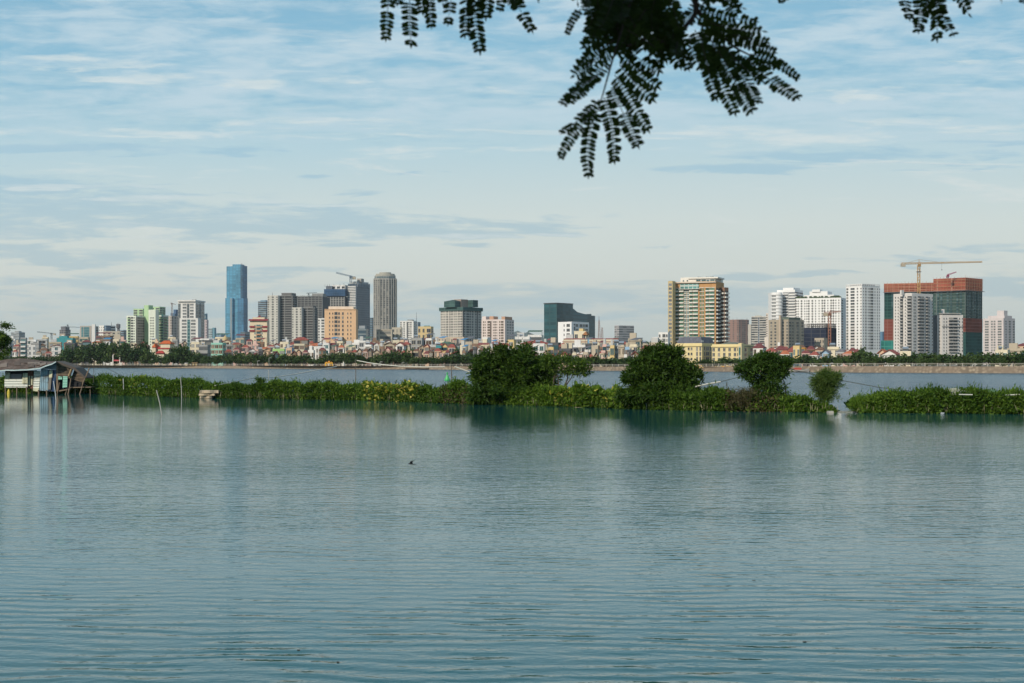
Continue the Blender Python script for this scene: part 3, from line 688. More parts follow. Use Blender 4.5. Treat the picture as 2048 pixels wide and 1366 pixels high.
# peach block
D = 1050; PE = wall_mat(PEACH)
b = Bld('apartment_block', 'plain peach apartment block with scattered small windows, centre left', 'apartment block', 712, D)
f1 = foot(649, 712, 716, D, .12); b.vol(f1, 618, None, PE, par=0); b.fac(f1[0], f1[1], 623, None, 13, '...v.v,qw.w..v.v...', D=D, cap=100, ylim=690); b.vol(foot(657, 707, 711, D+3, .12), 614, 618, wall_mat((.72, .60, .48)), 'roof_parapet', par=.4)
mb = MB(); u, nn, L_ = fnorm(f1[0], f1[1])
for i in range(26): mb.fbox(f1[0], u, nn, L_*(i+.25)/26, L_*(i+.7)/26, .004, .1, Z(620.5, D), Z(618.8, D))
mb.build('vent_row', pane_mat('brown'), b.T)
b.vol(foot(671, 684, 688, D-6, .12), 676, None, wall_mat((.45, .44, .42)), 'grey_annex')
b = simple('office_block', 'low dark glass building to the right of the peach block', 'building', 714, 732, 737, 659, 1500, .3, curtain_mat((.06, .10, .13), (.25, .28, .28), fh=4.5, bw=30), 10); b.vol(foot(718, 730, 733, 1510, .3), 653, 659, wall_mat((.3, .32, .33)), 'roof_house')
simple('office_tower', 'slim distant blue tower between the banded office tower and the round topped tower', 'building', 736, 744, 750, 636, 3500, .5, wall_mat((.12, .22, .29)), 26, 'ss', 's')

# round topped grey tower
D = 2700; b = Bld('apartment_tower', 'tall grey ribbed tower with a stepped round crown, centre left', 'apartment tower', 771, D)
def ngon(pxc, hw, D, n=16, sq=.8): return [(X(pxc, D)+hw*math.cos(2*math.pi*(i+.5)/n), D+hw*sq*math.sin(2*math.pi*(i+.5)/n)) for i in range(n)]
hw = 23.6/F*D; RT = wall_mat((.30, .29, .27)); RTL = wall_mat((.46, .44, .38)); mb = MB(); poly = ngon(770.5, hw, D, 8, .9); mb.prism(poly, 1.5, Z(557, D)); mb.build('shaft', RT, b.T)
mb = MB()
for a, c in ((.88, 551), (.8, 548), (.5, 545)): mb.prism(ngon(770.5, hw*a, D, 16, .9), Z({551: 556, 548: 551, 545: 548}[c], D)+.01, Z(c, D))
mb.build('round_crown', wall_mat((.40, .38, .32)), b.T)
mb = MB(); mb.prism(ngon(770.5, hw*.95, D, 8, .9), Z(557, D)+.01, Z(553, D)); mb.build('crown_glass', curtain_mat((.06, .10, .11), (.3, .3, .28), fh=4, bw=4), b.T)
mb = MB()
vis = [(poly[i], poly[(i+1) % 8]) for i in range(8) if (poly[i][1]+poly[(i+1) % 8][1])/2 < D+.1]
for A, B in vis:
    if A[0] > B[0]: A, B = B, A
    A, B = Vector(A), Vector(B); b.fac(A, B, 560, None, 44, 'ttt' if (B-A).length > 12 else 't', D=D, pane='dark', cap=100, ylim=650)
    u, nn, L_ = fnorm(A, B)
    for f in (0, .33, .66, 1): mb.fbox(A, u, nn, max(0, L_*f-.5), min(L_, L_*f+.5), .01, 1.0, 1.5, Z(558, D))
mb.build('pilaster', RTL, b.T)

simple('office_block', 'beige stepped office block at the foot of the round topped tower', 'building', 784, 803, 805, 657, 1090, .15, wall_mat((.50, .45, .36)), 8, 'w.t.t', ylim=690)
b = simple('office_block', 'long beige office with ribbon windows at the foot of the round topped tower', 'building', 753, 784, 786, 661, 1080, .15, wall_mat((.47, .42, .34)), 7, 'w.ss.', ylim=692); b.roofbox(b.fp, .0, .97, .0, .8, 661.5, 660, WB, 'roof_rim')
b = simple('apartment_block', 'slim white twin block with a tall antenna, left of the yellow villa block', 'apartment block', 800, 827, 834, 643, 1750, .3, WW, 20, 'w.w,.dww.,', 'ww', ylim=690, cap=100); b.roofbox(b.fp, .5, .85, .2, .7, 643, 639, WG)
mast_part(b, 833, 645, 625, 1750, .3)
b = simple('office_block', 'grey-blue block behind the slim white twin block', 'building', 818, 836, 841, 645, 2300, .3, wall_mat((.25, .29, .32)), 20)
b = simple('villa_block', 'yellow villa block with a green hipped roof, left of the green netted tower', 'house', 836, 862, 867, 655, 1150, .3, wall_mat((.60, .46, .24)), 6, 'w.w.W', 'w', ylim=690); b.hiproof(foot(842, 863, 866, 1152, .3), 651, 655, roof_mat((.08, .16, .12)), .04)

# green netted crown tower
D = 1650; b = Bld('unfinished_tower', 'broad grey apartment tower with green netting round its crown, centre', 'apartment tower', 925, D)
f1 = foot(881, 925, 963, D, .85); NL = wall_mat((.55, .51, .45)); b.vol(f1, 618, None, NL)
b.fac(f1[0], f1[1], 620, None, 21, 'vvv,w,tw,vv,ww', D=D, cap=60, ylim=695, frame=NL); b.fac(f1[1], f1[2], 620, None, 21, 'dw,Ww,w.wd,wv', D=D, pane='dark', cap=100, ylim=695, frame=wall_mat((.3, .33, .34)))  # right-face frames darker than the left; shade put into their colour
GN = net_mat((.055, .105, .098), (.09, .15, .14), 'green_net')
b.vol(foot(878, 926, 966, D-2, .85), 614, 621, GN, 'lower_netting', par=0); b.vol(foot(888, 910, 928, D+1, .85), 602, 614, GN, 'left_netting', par=0); b.vol(foot(908, 922, 936, D+9, .85), 600, 614, wall_mat((.35, .27, .22)), 'top_storey')
b.vol(foot(933, 946, 956, D+14, .85), 600, 614, GN, 'right_netting', par=0); b.hiproof(foot(890, 909, 926, D+1.5, .85), 599, 602, GN, .02, name='net_cap', ridge=.3); b.hiproof(foot(934, 946, 955, D+14.5, .85), 598.5, 600, GN, .02, name='net_cap', ridge=.3)
# pink and white apartment block
D = 1750; PW = wall_mat((.72, .61, .56)); b = Bld('apartment_block', 'pink and white apartment block with orange roof cubes, right of the green netted tower', 'apartment block', 1010, D)
f1 = foot(960, 1010, 1028, D, .4); b.vol(f1, 640, None, PW); b.fac(f1[0], f1[1], 641, None, 16, 'v.wv.qd.vwv.wq.', D=D, pane='brown', cap=80, ylim=694); b.fac(f1[1], f1[2], 641, None, 16, '.www', D=D, pane='grey', ylim=694)
PO = wall_mat((.55, .33, .22))
b.roofbox(f1, .05, .2, .1, .6, 639, 632, PW); b.roofbox(f1, .34, .5, .1, .6, 639, 632, PO); b.roofbox(f1, .86, 1, 0, .8, 639, 633, PO)

simple('office_block', 'long low cream building with a curved left end under the green netted tower', 'building', 871, 928, 931, 676.5, 980, .1, wall_mat((.58, .46, .34)), 4, 't.t.t.t.t.t.t.t....', ylim=692)
simple('office_block', 'small plain white cube building below the pink and white apartment block', 'building', 965, 975, 982, 677, 950, .6, WW, 4)
simple('office_block', 'thin pale green block just left of the dark teal glass office', 'building', 1079, 1084, 1087, 672, 1800, .4, wall_mat((.5, .52, .38)), 10)

# dark teal glass office
D = 1450; TG = curtain_mat((.018, .062, .070), (.03, .075, .08), 'teal_glass', fh=3.6, bw=2.4, var=1.0, rough=.12); b = Bld('office_tower', 'dark teal glass office block stepping down to the right, centre of the skyline', 'building', 1113, D)  # strong variation paints bright reflections into the teal glass
f1 = foot(1088, 1114, 1146, D, .75); b.vol(f1, 607, None, TG, 'glass_shaft', par=0); mb = MB(); mb.prism([tuple(q) for q in foot(1087, 1114, 1147, D-1, .75)], Z(606.8, D), Z(605.4, D)); mb.build('roof_rim', flat_mat((.05, .06, .06), 'rim'), b.T)
TG2 = curtain_mat((.022, .07, .080), (.03, .07, .075), 'teal_glass', fh=3.6, bw=2.4, var=1.3, rough=.12)
L0, C0, R0, B0 = f1; A = C0.lerp(R0, .85); u = (R0-C0).normalized(); nb = (B0-R0).normalized()
mb = MB(); prof = [(0, 614), (6, 616), (11, 622), (22, 625.5), (31, 624.5), (31.5, 628), (36.5, 628)]
for (s0, y0), (s1, y1) in zip(prof, prof[1:]):
    q = lambda s_: A+u*(s_*1.25)-nb*(-1.5); P0, P1 = q(s0), q(s1); Q0, Q1 = P0+nb*24, P1+nb*24
    mb.hexa([(*P0, 1.5), (*P1, 1.5), (*Q1, 1.5), (*Q0, 1.5)], [(*P0, Z(y0, D)), (*P1, Z(y1, D)), (*Q1, Z(y1, D)), (*Q0, Z(y0, D))])
mb.build('stepped_wing', TG2, b.T)
# white building before it
D = 1000; b = simple('office_block', 'clean white office block standing in front of the dark teal glass office', 'building', 1116, 1143, 1178, 646, D, .8, wall_mat((.78, .77, .75), dirt=.08), 9, '....v.W.', '..gW.WWW.', ylim=678, strip=curtain_mat((.09, .11, .12), (.6, .6, .6), fh=3.4, bw=2))
b.roofbox(b.fp, .55, .95, .1, .6, 645, 643, WW)
b = simple('hotel', 'distant grey hotel slab with rows of ribbon windows, right of the lattice mast', 'hotel', 1229, 1238, 1268, 652, 2300, 1.2, wall_mat((.42, .40, .40)), 16, 's.s', 'ssss', ledge=.3, pane='grey', ylim=690, cap=100)

# orange balcony tower
D = 1080; OR = wall_mat((.54, .30, .13)); YE = wall_mat((.58, .46, .25)); BRN = wall_mat((.27, .16, .11)); OW = wall_mat((.78, .74, .66))
b = Bld('apartment_tower', 'orange and white balcony tower with green glass and a white penthouse', 'apartment tower', 1340, D)
TGL = curtain_mat((.14, .20, .19), (.50, .50, .44), fh=3.2, bw=2.0, var=.7)
f0 = foot(1336, 1345, 1351, D+2, .3); b.vol(f0, 564, None, YE, 'yellow_end'); b.fac(f0[0], f0[1], 566, None, 21, 'w', D=D+6, pane='grey', cap=15)
f1 = foot(1343, 1432, 1448, D, .25); b.vol(f1, 565, None, OR, 'orange_front')
b.fac(f1[0], f1[1], 575, None, 20, 'pwbBggbBpwwpbBp', D=D, pane='green', balc=OW, strip=TGL, cap=100, ylim=684, frame=YE, pil=OR)
for q0, q1 in ((f1[0], f1[1]),):
    u, nn, L_ = fnorm(q0, q1); mb = MB()
    for i in range(21): z = 1.5+(Z(575, D)-1.5)*i/20; mb.fbox(q0, u, nn, 0, L_, .125, .45, z-.1, z+.28)
    mb.build('floor_bands', OW, b.T)
b.fac(f1[1], f1[2], 575, None, 20, 'BB', D=D, pane='dark', balc=OW, ylim=684, frame=BRN)
f2 = foot(1438, 1449, 1457, D+7, .7); b.vol(f2, 577, None, BRN, 'brown_wing'); b.fac(f2[0], f2[1], 580, None, 19, 'b', D=D+7, pane='brown', balc=OW); b.fac(f2[1], f2[2], 580, None, 19, 'b', D=D+7, pane='brown', balc=OW)
u, nn, L_ = fnorm(f1[0], f1[1]); mb = MB(); mb.fbox(f1[0], u, nn, L_*.20, L_*.62, .14, .9, Z(577, D), Z(567, D)); mb.build('sky_lounge_glass', curtain_mat((.10, .24, .22), (.5, .55, .5), fh=5, bw=1.8), b.T)
mb = MB(); mb.fbox(f1[0], u, nn, L_*.18, L_*.66, .95, 2.6, Z(577.6, D), Z(576.8, D)); mb.fbox(f1[0], u, nn, 0, L_, .2, 1.6, Z(564.8, D), Z(563.6, D)); mb.build('canopy_slab', OW, b.T)
f3 = foot(1361, 1430, 1446, D+5, .25); b.vol(f3, 556, 564, OW, 'penthouse'); b.fac(f3[0], f3[1], 557.5, 563, 1, '.v.v....WWgW', D=D+5, pane='teal'); mb = MB(); mb.prism([tuple(q) for q in foot(1376, 1436, 1449, D+3, .25)], Z(555.9, D), Z(553.2, D)); mb.build('penthouse_roof', OW, b.T)
for i in range(8):
    a = .45+.06*i; b.roofbox(f3, a, a+.02, .2, .3, 553, 553-rg.uniform(1, 2.2), flat_mat((.05, .07, .04), 'planter'), 'planter')
b = simple('apartment_block', 'small white block with dark openings left of the orange balcony tower', 'apartment block', 1317, 1336, 1340, 667, 950, .4, WW, 7, 'w.qw', ylim=690); b.vol(foot(1306, 1317, 1320, 955, .4), 677, None, WW, 'lower_wing')

b = simple('unfinished_tower', 'brown and grey unfinished tower with column bars, right of the orange tower', 'apartment tower', 1457, 1477, 1498, 640, 2300, 1.0, wall_mat((.30, .19, .16)), 20, 'v.v.v', 'w.ww.w', ylim=694, cap=100)
for p in (1459, 1466, 1474, 1484, 1494): mast_part(b, p, 641, 634+rg.random()*3, 2300, .3, 'column_bars')
simple('apartment_block', 'very slim beige slab between the brown unfinished tower and striped white office', 'apartment block', 1496, 1502, 1505, 650, 2100, .4, wall_mat((.48, .44, .38)), 20)
b = simple('office_tower', 'white striped office with a blue glass strip, left of the tan apartment block', 'building', 1503, 1532, 1536, 634, 1750, .15, wall_mat((.55, .52, .47)), 20, 'ss,g,ss', ylim=694, ledge=.3, strip=curtain_mat((.06, .10, .15), (.15, .2, .25))); b.roofbox(b.fp, .2, .6, .2, .8, 634, 631, WB)
b = simple('apartment_block', 'slim pinkish white block behind the tan apartment block', 'apartment block', 1532, 1542, 1546, 628, 1450, .3, wall_mat((.66, .59, .52)), 22, 'v.v', ylim=694); b.vol(foot(1529, 1538, 1541, 1440, .3), 676, None, wall_mat((.66, .59, .52)), 'lower_block')

# white apartments
D = 1420; HW = wall_mat((.80, .78, .75), dirt=.1); b = Bld('apartment_block', 'bright white apartments with curved balcony bands and stepped roof, right of centre', 'apartment block', 1590, D)
mb = MB(); r_ = 11/F*D; cxx, cyy = X(1554, D), D+r_*.3; arc = [(cxx+r_*math.cos(math.pi+i*math.pi/10), cyy+r_*math.sin(math.pi+i*math.pi/10)) for i in range(11)]
mb.prism(arc+[(cxx+r_, cyy+16), (cxx-r_, cyy+16)], 1.5, Z(585, D)); mb.build('curved_wing', HW, b.T); mb = MB()
for i in range(26):
    z = Z(588, D)-3.35*i
    if z > 20: mb.prism([(cxx+(q[0]-cxx)*1.10, cyy+(q[1]-cyy)*1.10) for q in arc], z-1.15, z)
mb.build('balcony_band', HW, b.T); mb = MB(); mb.prism([(cxx+(q[0]-cxx)*1.008, cyy+(q[1]-cyy)*1.008) for q in arc[1:5]+[(cxx, cyy)]], 10, Z(588, D)); mb.build('glazing', pane_mat('grey'), b.T)
f1 = foot(1554, 1590, 1606, D+2, .4); b.vol(f1, 581, None, HW); b.fac(f1[0], f1[1], 583, None, 26, '.w.Bs', D=D+2, pane='grey', balc=HW, cap=100, ylim=655); b.fac(f1[1], f1[2], 583, None, 26, 'Bs', D=D+2, pane='grey', balc=HW, ylim=655)
b.vol(foot(1566, 1587, 1600, D+6, .4), 577, 581, HW, 'penthouse')
D = 1400; b = Bld('apartment_block', 'wide white apartment block with rows of square windows and a stepped garden roof', 'apartment block', 1670, D)
f1 = foot(1592, 1682, 1696, D, .22); b.vol(f1, 597, None, HW); b.fac(f1[0], f1[1], 598, None, 25, 'vv.w.v,vw.w.v,.v.ww.v.ww,v.v.', D=D, cap=90, ylim=694); b.fac(f1[1], f1[2], 598, None, 25, 'v.v', D=D, ylim=694)
b.vol(foot(1608, 1668, 1678, D+6, .22), 591, 597, HW, 'upper_storeys'); b.vol(foot(1619, 1655, 1664, D+10, .22), 584, 591, HW, 'penthouse'); b.vol(foot(1624, 1640, 1645, D+12, .22), 580.5, 584, HW, 'roof_house')
PL = flat_mat((.05, .08, .03), 'roof_garden'); mb = MB()
for i in range(60):
    q = f1[0].lerp(f1[1], rg.random()); z = Z(597, D)+.9; s_ = rg.uniform(.4, 1.4); mb.box(q.x-s_, q.x+s_, q.y+.6, q.y+1.8, z, z+rg.uniform(.5, 2.2))
mb.build('roof_garden', PL, b.T)

D = 1200; TA = wall_mat((.40, .34, .26)); b = Bld('apartment_block', 'tan apartment block with green roof edges, in front of the white apartments', 'apartment block', 1577, D)
f1 = foot(1537, 1577, 1608, D, .6); b.vol(f1, 641, None, TA); b.fac(f1[0], f1[1], 642, None, 14, '.w.w.,..w.w', D=D, ylim=694, cap=60); b.fac(f1[1], f1[2], 642, None, 14, 'wv.w.w', D=D, ylim=694, pane='dark', frame=TA); b.vol(foot(1561, 1578, 1601, D+3, .6), 636.5, 641, wall_mat((.13, .16, .13)), 'roof_storey'); b.vol(foot(1558, 1561, 1564, D-1, .6), 633, None, wall_mat((.50, .40, .30)), 'stair_tower')
D = 1250; b = Bld('unfinished_building', 'unfinished building wrapped in dark navy netting beside a thin rusty crane', 'building', 1638, D)
f1 = foot(1608, 1652, 1673, D, .4); b.vol(f1, 655, None, net_mat((.025, .032, .055), (.06, .065, .08), 'navy_net', 3.4), 'netting', par=0)
mb = MB(); u, nn, L_ = fnorm(f1[0], f1[1])
for i in range(11): mb.fbox(f1[0], u, nn, L_*i/10.3, L_*i/10.3+.7, -1.5, -.6, Z(655, D), Z(646.5, D))
u2, n2_, L2 = fnorm(f1[1], f1[2])
for i in range(6): mb.fbox(f1[1], u2, n2_, L2*i/5.3, L2*i/5.3+.7, -1.5, -.6, Z(655, D), Z(646.5, D))
q_ = [(*q, 0) for q in f1]; zc_ = Z(650, D)
for z in (Z(650.8, D), Z(647, D)): mb.prism([tuple(q) for q in foot(1609, 1652, 1671, D+1, .4)], z-.35, z)
mb.build('concrete_frame', wall_mat((.20, .19, .18)), b.T)
b.vol(foot(1629, 1648, 1655, D-8, .4), 678, None, wall_mat((.42, .36, .28)), 'lower_block'); b.fac(*foot(1629, 1648, 1655, D-8, .4)[:2], 678, None, 5, 'w.w.w.w', D=D-8, ylim=694)

D = 1250; b = Bld('apartment_tower', 'tall white apartment tower seen corner on, left of the orange and green netted towers', 'apartment tower', 1724, D)
f1 = foot(1692, 1724, 1760, D, .85); b.vol(f1, 573, None, HW); b.fac(f1[0], f1[1], 574, None, 26, 'w.W.v.v', D=D, cap=60, ylim=700); b.fac(f1[1], f1[2], 574, None, 26, '.v.w.v,wW.v,.v.v', D=D, cap=100, ylim=700)
for f in ((1692, 1724, 1760),):
    fr = foot(*f, D-.8, .85); mb = MB()
    for A, B in ((fr[0], fr[1]), (fr[1], fr[2])):
        u, nn, L_ = fnorm(A, B)
        for i in range(9): mb.fbox(A, u, nn, L_*i/8.35, L_*i/8.35+.6, -.5, .1, Z(573, D)+.91, Z(568.6, D))
        mb.fbox(A, u, nn, 0, L_, -.5, .12, Z(568.6, D), Z(567.6, D))
    mb.build('roof_frame', HW, b.T)
b.vol(foot(1700, 1724, 1750, D+4, .85), 569.5, 573, wall_mat((.35, .35, .34)), 'roof_house')
simple('office_tower', 'sliver of a distant blue tower between the white tower and the netted towers', 'building', 1760, 1765, 1769, 664, 3200, .5, wall_mat((.10, .20, .30)), 14)

# orange and green netted towers
ON = net_mat((.31, .095, .062), (.42, .22, .16), 'orange_net'); GN2 = net_mat((.020, .065, .060), (.045, .11, .10), 'green_net'); RN = net_mat((.17, .05, .035), (.24, .12, .10), 'brown_net'); GD = net_mat((.05, .085, .075), (.13, .16, .15), 'grey_green_net')
def netted(label, x0, xc, x1, D, k, bands, win):
    b = Bld('unfinished_tower', label, 'apartment tower', xc, D); prev = None
    for i, (y0, y1, ml, nm) in enumerate(bands):
        fp = foot(x0+.4*(i % 2), xc, x1-.4*(i % 2), D+.15*(i % 2), k); b.vol(fp, y0, y1, ml, nm, par=0, D=D)
    fp = foot(x0, xc, x1, D-.4, k); mb = MB()
    for A, B in ((fp[0], fp[1]), (fp[1], fp[2])):
        u, nn, L_ = fnorm(A, B); k_ = int(L_/3.6)
        for i in range(k_+1): mb.fbox(A, u, nn, L_*i/k_-.09 if i else 0, min(L_, L_*i/k_+.09), .35, .5, Z(bands[0][1], D), Z(bands[0][0], D)+rg.uniform(.8, 2.4))
        for y in (bands[0][0]+4, bands[0][0]+10, bands[0][0]+17): mb.fbox(A, u, nn, 0, L_, .3, .52, Z(y, D), Z(y, D)+.3)
    mb.build('scaffolding', flat_mat((.50, .22, .10), 'scaffold_paint'), b.T)
    mb = MB()
    for A, B in ((fp[0], fp[1]), (fp[1], fp[2])):
        u, nn, L_ = fnorm(A, B); mb.fbox(A, u, nn, -.5, L_+.5, .5, 2.2, Z(bands[0][1], D)-.3, Z(bands[0][1], D)+.2)
    mb.build('catch_platform', AN, b.T)
    for A, B in ((fp[0], fp[1]), (fp[1], fp[2])): b.fac(A, B, bands[1][0]+1, bands[1][1], 17, win, D=D, pane='teal', frame=GD, cap=0 if False else 50, ylim=640)
    return b
netted('orange topped green netted tower on the left of the pair, behind the yellow crane', 1768, 1874, 1880, 1500, .12, [(565, 583, ON, 'orange_netting'), (583, 637, GN2, 'green_netting'), (637, 681, RN, 'brown_netting'), (681, None, GN2, 'base_netting')], '..v.v.v.v.v.v..')
netted('taller orange topped green netted tower on the right of the pair', 1867, 1931, 1965, 1440, .5, [(555, 581, ON, 'orange_netting'), (581, 636, GD, 'green_netting'), (636, 664, RN, 'brown_netting'), (664, None, GN2, 'base_netting')], '.vv.vv.vv.')
simple('construction_shed', 'low green netted podium at the foot of the left netted tower', 'building', 1762, 1798, 1802, 683, 1200, .2, net_mat((.03, .17, .15), (.06, .24, .2), 'green_net', 5), 3)

D = 950; HW2 = wall_mat((.66, .62, .58), dirt=.15)
b = Bld('apartment_tower', 'white apartment tower with dark balcony stacks in front of the netted towers', 'apartment tower', 1824, D)
f1 = foot(1787, 1824, 1866, D, .75); b.vol(f1, 589, None, HW2); GB = wall_mat((.42, .40, .38)); n_f = 22
b.fac(f1[0], f1[1], 591, None, n_f, '.v.v.b.v.B', D=D, pane='dark', balc=GB, cap=55, ylim=704); b.fac(f1[1], f1[2], 591, None, n_f, '.vv.bb.bv.v', D=D, pane='dark', balc=GB, cap=100, ylim=704)
mb = MB(); mb.prism(ngon(1823, 13/F*D, D+10, 12, .7), Z(588, D), Z(585, D)); mb.build('round_roof', HW2, b.T); b.vol(foot(1800, 1803, 1808, D+2, .7), 583, 589, HW2, 'stair_head')
b = Bld('apartment_tower', 'shorter white apartment tower with a thin flat roof canopy, right of the balcony tower', 'apartment tower', 1884, D+20); D = 970
f1 = foot(1874, 1884, 1926, D, 1.6); b.vol(f1, 632, None, HW2); b.fac(f1[0], f1[1], 634, None, 15, '.v.', D=D, ylim=704); b.fac(f1[1], f1[2], 634, None, 15, '.v.v.BB.v.v', D=D, balc=GB, ylim=704, cap=100)
b.vol(foot(1876, 1884, 1921, D+2, 1.6), 628.5, 631, wall_mat((.2, .23, .23)), 'roof_storey', par=0); mb = MB(); mb.prism([tuple(q) for q in foot(1869, 1884, 1922, D-1, 1.6)], Z(627.4, D), Z(626.6, D)); mb.build('roof_canopy', HW2, b.T); b.vol(foot(1883, 1886, 1889, D+8, 1), 621, 627, HW2, 'water_tank')
b.vol(foot(1865, 1872, 1876, D+10, 1.0), 633, None, wall_mat((.14, .15, .16)), 'dark_stair'); mb = MB(); A, B = f1[1], f1[2]; u, nn, L_ = fnorm(A, B); mb.fbox(A, u, nn, 0, L_, .01, .35, Z(654, D), Z(653, D)); mb.build('string_course', AN, b.T)

D = 1280; b = Bld('apartment_block', 'pinkish white apartment block with a roof tower at the far right end', 'apartment block', 2007, D); PK = wall_mat((.62, .55, .53))
f1 = foot(1966, 2007, 2030, D, .5); b.vol(f1, 638, None, PK); b.fac(f1[0], f1[1], 640, None, 17, '.W.ww.W.', D=D, pane='grey', cap=70, ylim=702); b.fac(f1[1], f1[2], 640, None, 17, '.v.w.w', D=D, ylim=702, cap=100)
b.vol(foot(1976, 2009, 2024, D+5, .5), 633, 638, PK, 'upper_storey'); b.vol(foot(1994, 2008, 2015, D+10, .5), 623, 633, PK, 'roof_tower')

# cranes
def crane(label, px, ytop, ybase, D, jl, jr, jy0, jy1, rgb, r=.9, ctr=0, name='tower_crane'):
    """mast, jib (jl..jr columns) and cab"""
    T = thing(name, label, 'crane', (X(px, D), D, Z(ybase, D))); m = flat_mat(rgb, 'crane_paint', .5)
    mb = MB(); z0, z1 = Z(ybase, D), Z(ytop, D); x = X(px, D)
    for a in (-r, r):
        for c in (-r, r): mb.tube([(x+a, D+c, z0), (x+a, D+c, z1)], r*.22, n=4)
    k = max(2, int((z1-z0)/(2.4*r))); 
    for i in range(k):
        za, zb = z0+(z1-z0)*i/k, z0+(z1-z0)*(i+1)/k; s_ = 1 if i % 2 else -1
        for c in (-r, r): mb.tube([(x-s_*r, D+c, za), (x+s_*r, D+c, zb)], r*.15, n=4)
        for c in (-r, r): mb.tube([(x+c, D-s_*r, za), (x+c, D+s_*r, zb)], r*.15, n=4)
    mb.build('mast', m, T)
    mb = MB(); A = Vector((X(jl, D), D, Z(jy0, D))); B = Vector((X(jr, D), D, Z(jy1, D))); h = r*1.3; up = Vector((0, 0, h)); sd_ = Vector((0, r*.7, 0))
    mb.tube([A, B], r*.2, n=4); mb.tube([A+sd_*2, B+sd_*2], r*.2, n=4); mb.tube([A+up+sd_, B+up*.6+sd_], r*.2, n=4); k = max(4, int((B-A).length/(h*1.6)))
    for i in range(k):
        p, q = A.lerp(B, i/k), A.lerp(B, (i+1)/k); mm_ = A.lerp(B, (i+.5)/k)+up*(1-.4*i/k)+sd_
        for e in (p, q, p+sd_*2, q+sd_*2): mb.tube([e, mm_], r*.13, n=4)
    mb.build('jib', m, T)
    mb = MB(); mb.box(x-r*1.1, x+r*1.1, D-r*3.2, D-r*1.1, z1-r*1.5, z1+r*.9); mb.build('cab', flat_mat(tuple(q*.7 for q in rgb), 'crane_paint', .5), T)
    if ctr:
        q = A if abs(px-jl) < abs(jr-px) else B; s_ = 1 if q is A else -1
        mb = MB(); mb.box(q.x-r*.2, q.x+s_*0+r*3.4 if s_ > 0 else q.x+r*.2, D-r*.9, D+r*2.3, q.z-r*2.0, q.z+r*.7) if s_ > 0 else mb.box(q.x-r*3.4, q.x+r*.2, D-r*.9, D+r*2.3, q.z-r*2.0, q.z+r*.7)
        mb.build('counterweight', flat_mat((.45, .38, .28), 'counterweight'), T)
    return T, m
D = 1180
T, m = crane('big yellow tower crane standing before the orange and green netted towers', 1837.5, 530, 640, D, 1803, 1965, 528.5, 524.5, (.52, .31, .12), .95, 1)
mb = MB(); ap = P(1838, 519, D); mb.tube([P(1836, 528, D), ap, P(1841, 528, D)], .3, n=4); mb.tube([ap, P(1890, 526, D)], .1, n=4); mb.tube([ap, P(1806, 528, D)], .1, n=4); mb.build('apex_frame', m, T)
mb = MB(); mb.tube([P(1883.5, 526.5, D), P(1883.5, 539, D)], .08, n=4); mb.box(X(1882.6, D), X(1884.4, D), D-.4, D+.4, Z(540.5, D), Z(539, D)); mb.build('hook_block', AN, T)
mb = MB(); mb.box(X(1833.5, D), X(1841.5, D), D-1.8, D+1.8, Z(544, D), Z(543, D)); mb.build('platform', AN, T)
T, m = crane('slate blue luffing crane on the roof of the banded office tower', 701.5, 554, 566, 2500, 672, 711, 546.5, 555, (.10, .17, .24), 1.6, 1)
T, m = crane('small magenta crane arm rising above the taller orange netted tower', 1895, 551, 556, 1440, 1895, 1913, 551, 544.5, (.35, .05, .12), .9)
T, m = crane('thin rusty crane in front of the navy netted building', 1659, 628, 692, 1180, 1648, 1682, 627.5, 623.5, (.34, .15, .09), .95, 1)
mb = MB(); mb.tube([P(1659, 628, 1180), P(1661, 620, 1180)], .3, n=4); mb.tube([P(1661, 620, 1180), P(1678, 624, 1180)], .1, n=4); mb.build('apex_frame', m, T)
crane('faint grey crane low on the far left skyline beyond the tin hut', 103, 667, 690, 2500, 74, 111, 664.5, 668, (.16, .20, .22), 1.1, 1)
crane('faint grey crane above the small dark unfinished tower far left', 135.5, 650, 657, 2900, 126, 160, 654, 655, (.2, .23, .25), 1.0)
crane('thin pale crane left of the white framed office block', 344, 607, 640, 2400, 341, 352, 606.5, 609.5, (.30, .24, .22), .9)
crane('tiny grey crane above the broad grey unfinished towers', 617.5, 588, 594, 2350, 613, 634, 587, 585.5, (.2, .23, .25), .9)
T = thing('radio_mast', 'tall thin lattice radio mast rising above the long red roof, centre right', 'mast', (X(1198, 800), 800, Z(676, 800)))
def lattice(T, px, y0, y1, D, r0, r1, mat, name='lattice'):
    mb = MB(); z0, z1 = Z(y0, D), Z(y1, D); n = int((z1-z0)/1.1); x = X(px, D)
    cr = lambda f, k: Vector((x+(r0+(r1-r0)*f)*math.cos(2.1*k), D+(r0+(r1-r0)*f)*math.sin(2.1*k), z0+(z1-z0)*f))
    for k in range(3):
        mb.tube([cr(0, k), cr(1, k)], .12, n=4)
        for i in range(n): mb.tube([cr(i/n, k), cr((i+1)/n, k+1)], .08, n=4)
    return mb.build(name, mat, T)
RM = flat_mat((.22, .11, .09), 'mast_paint'); lattice(T, 1198, 676, 640, 800, .9, .3, RM); mb = MB(); mb.tube([P(1198, 640, 800), P(1198, 633, 800)], .15, n=4); mb.build('antenna', RM, T)
T = thing('radio_mast', 'shorter second lattice mast right of the tall radio mast', 'mast', (X(1204, 860), 860, Z(676, 860))); lattice(T, 1204, 676, 655, 860, .7, .4, RM)
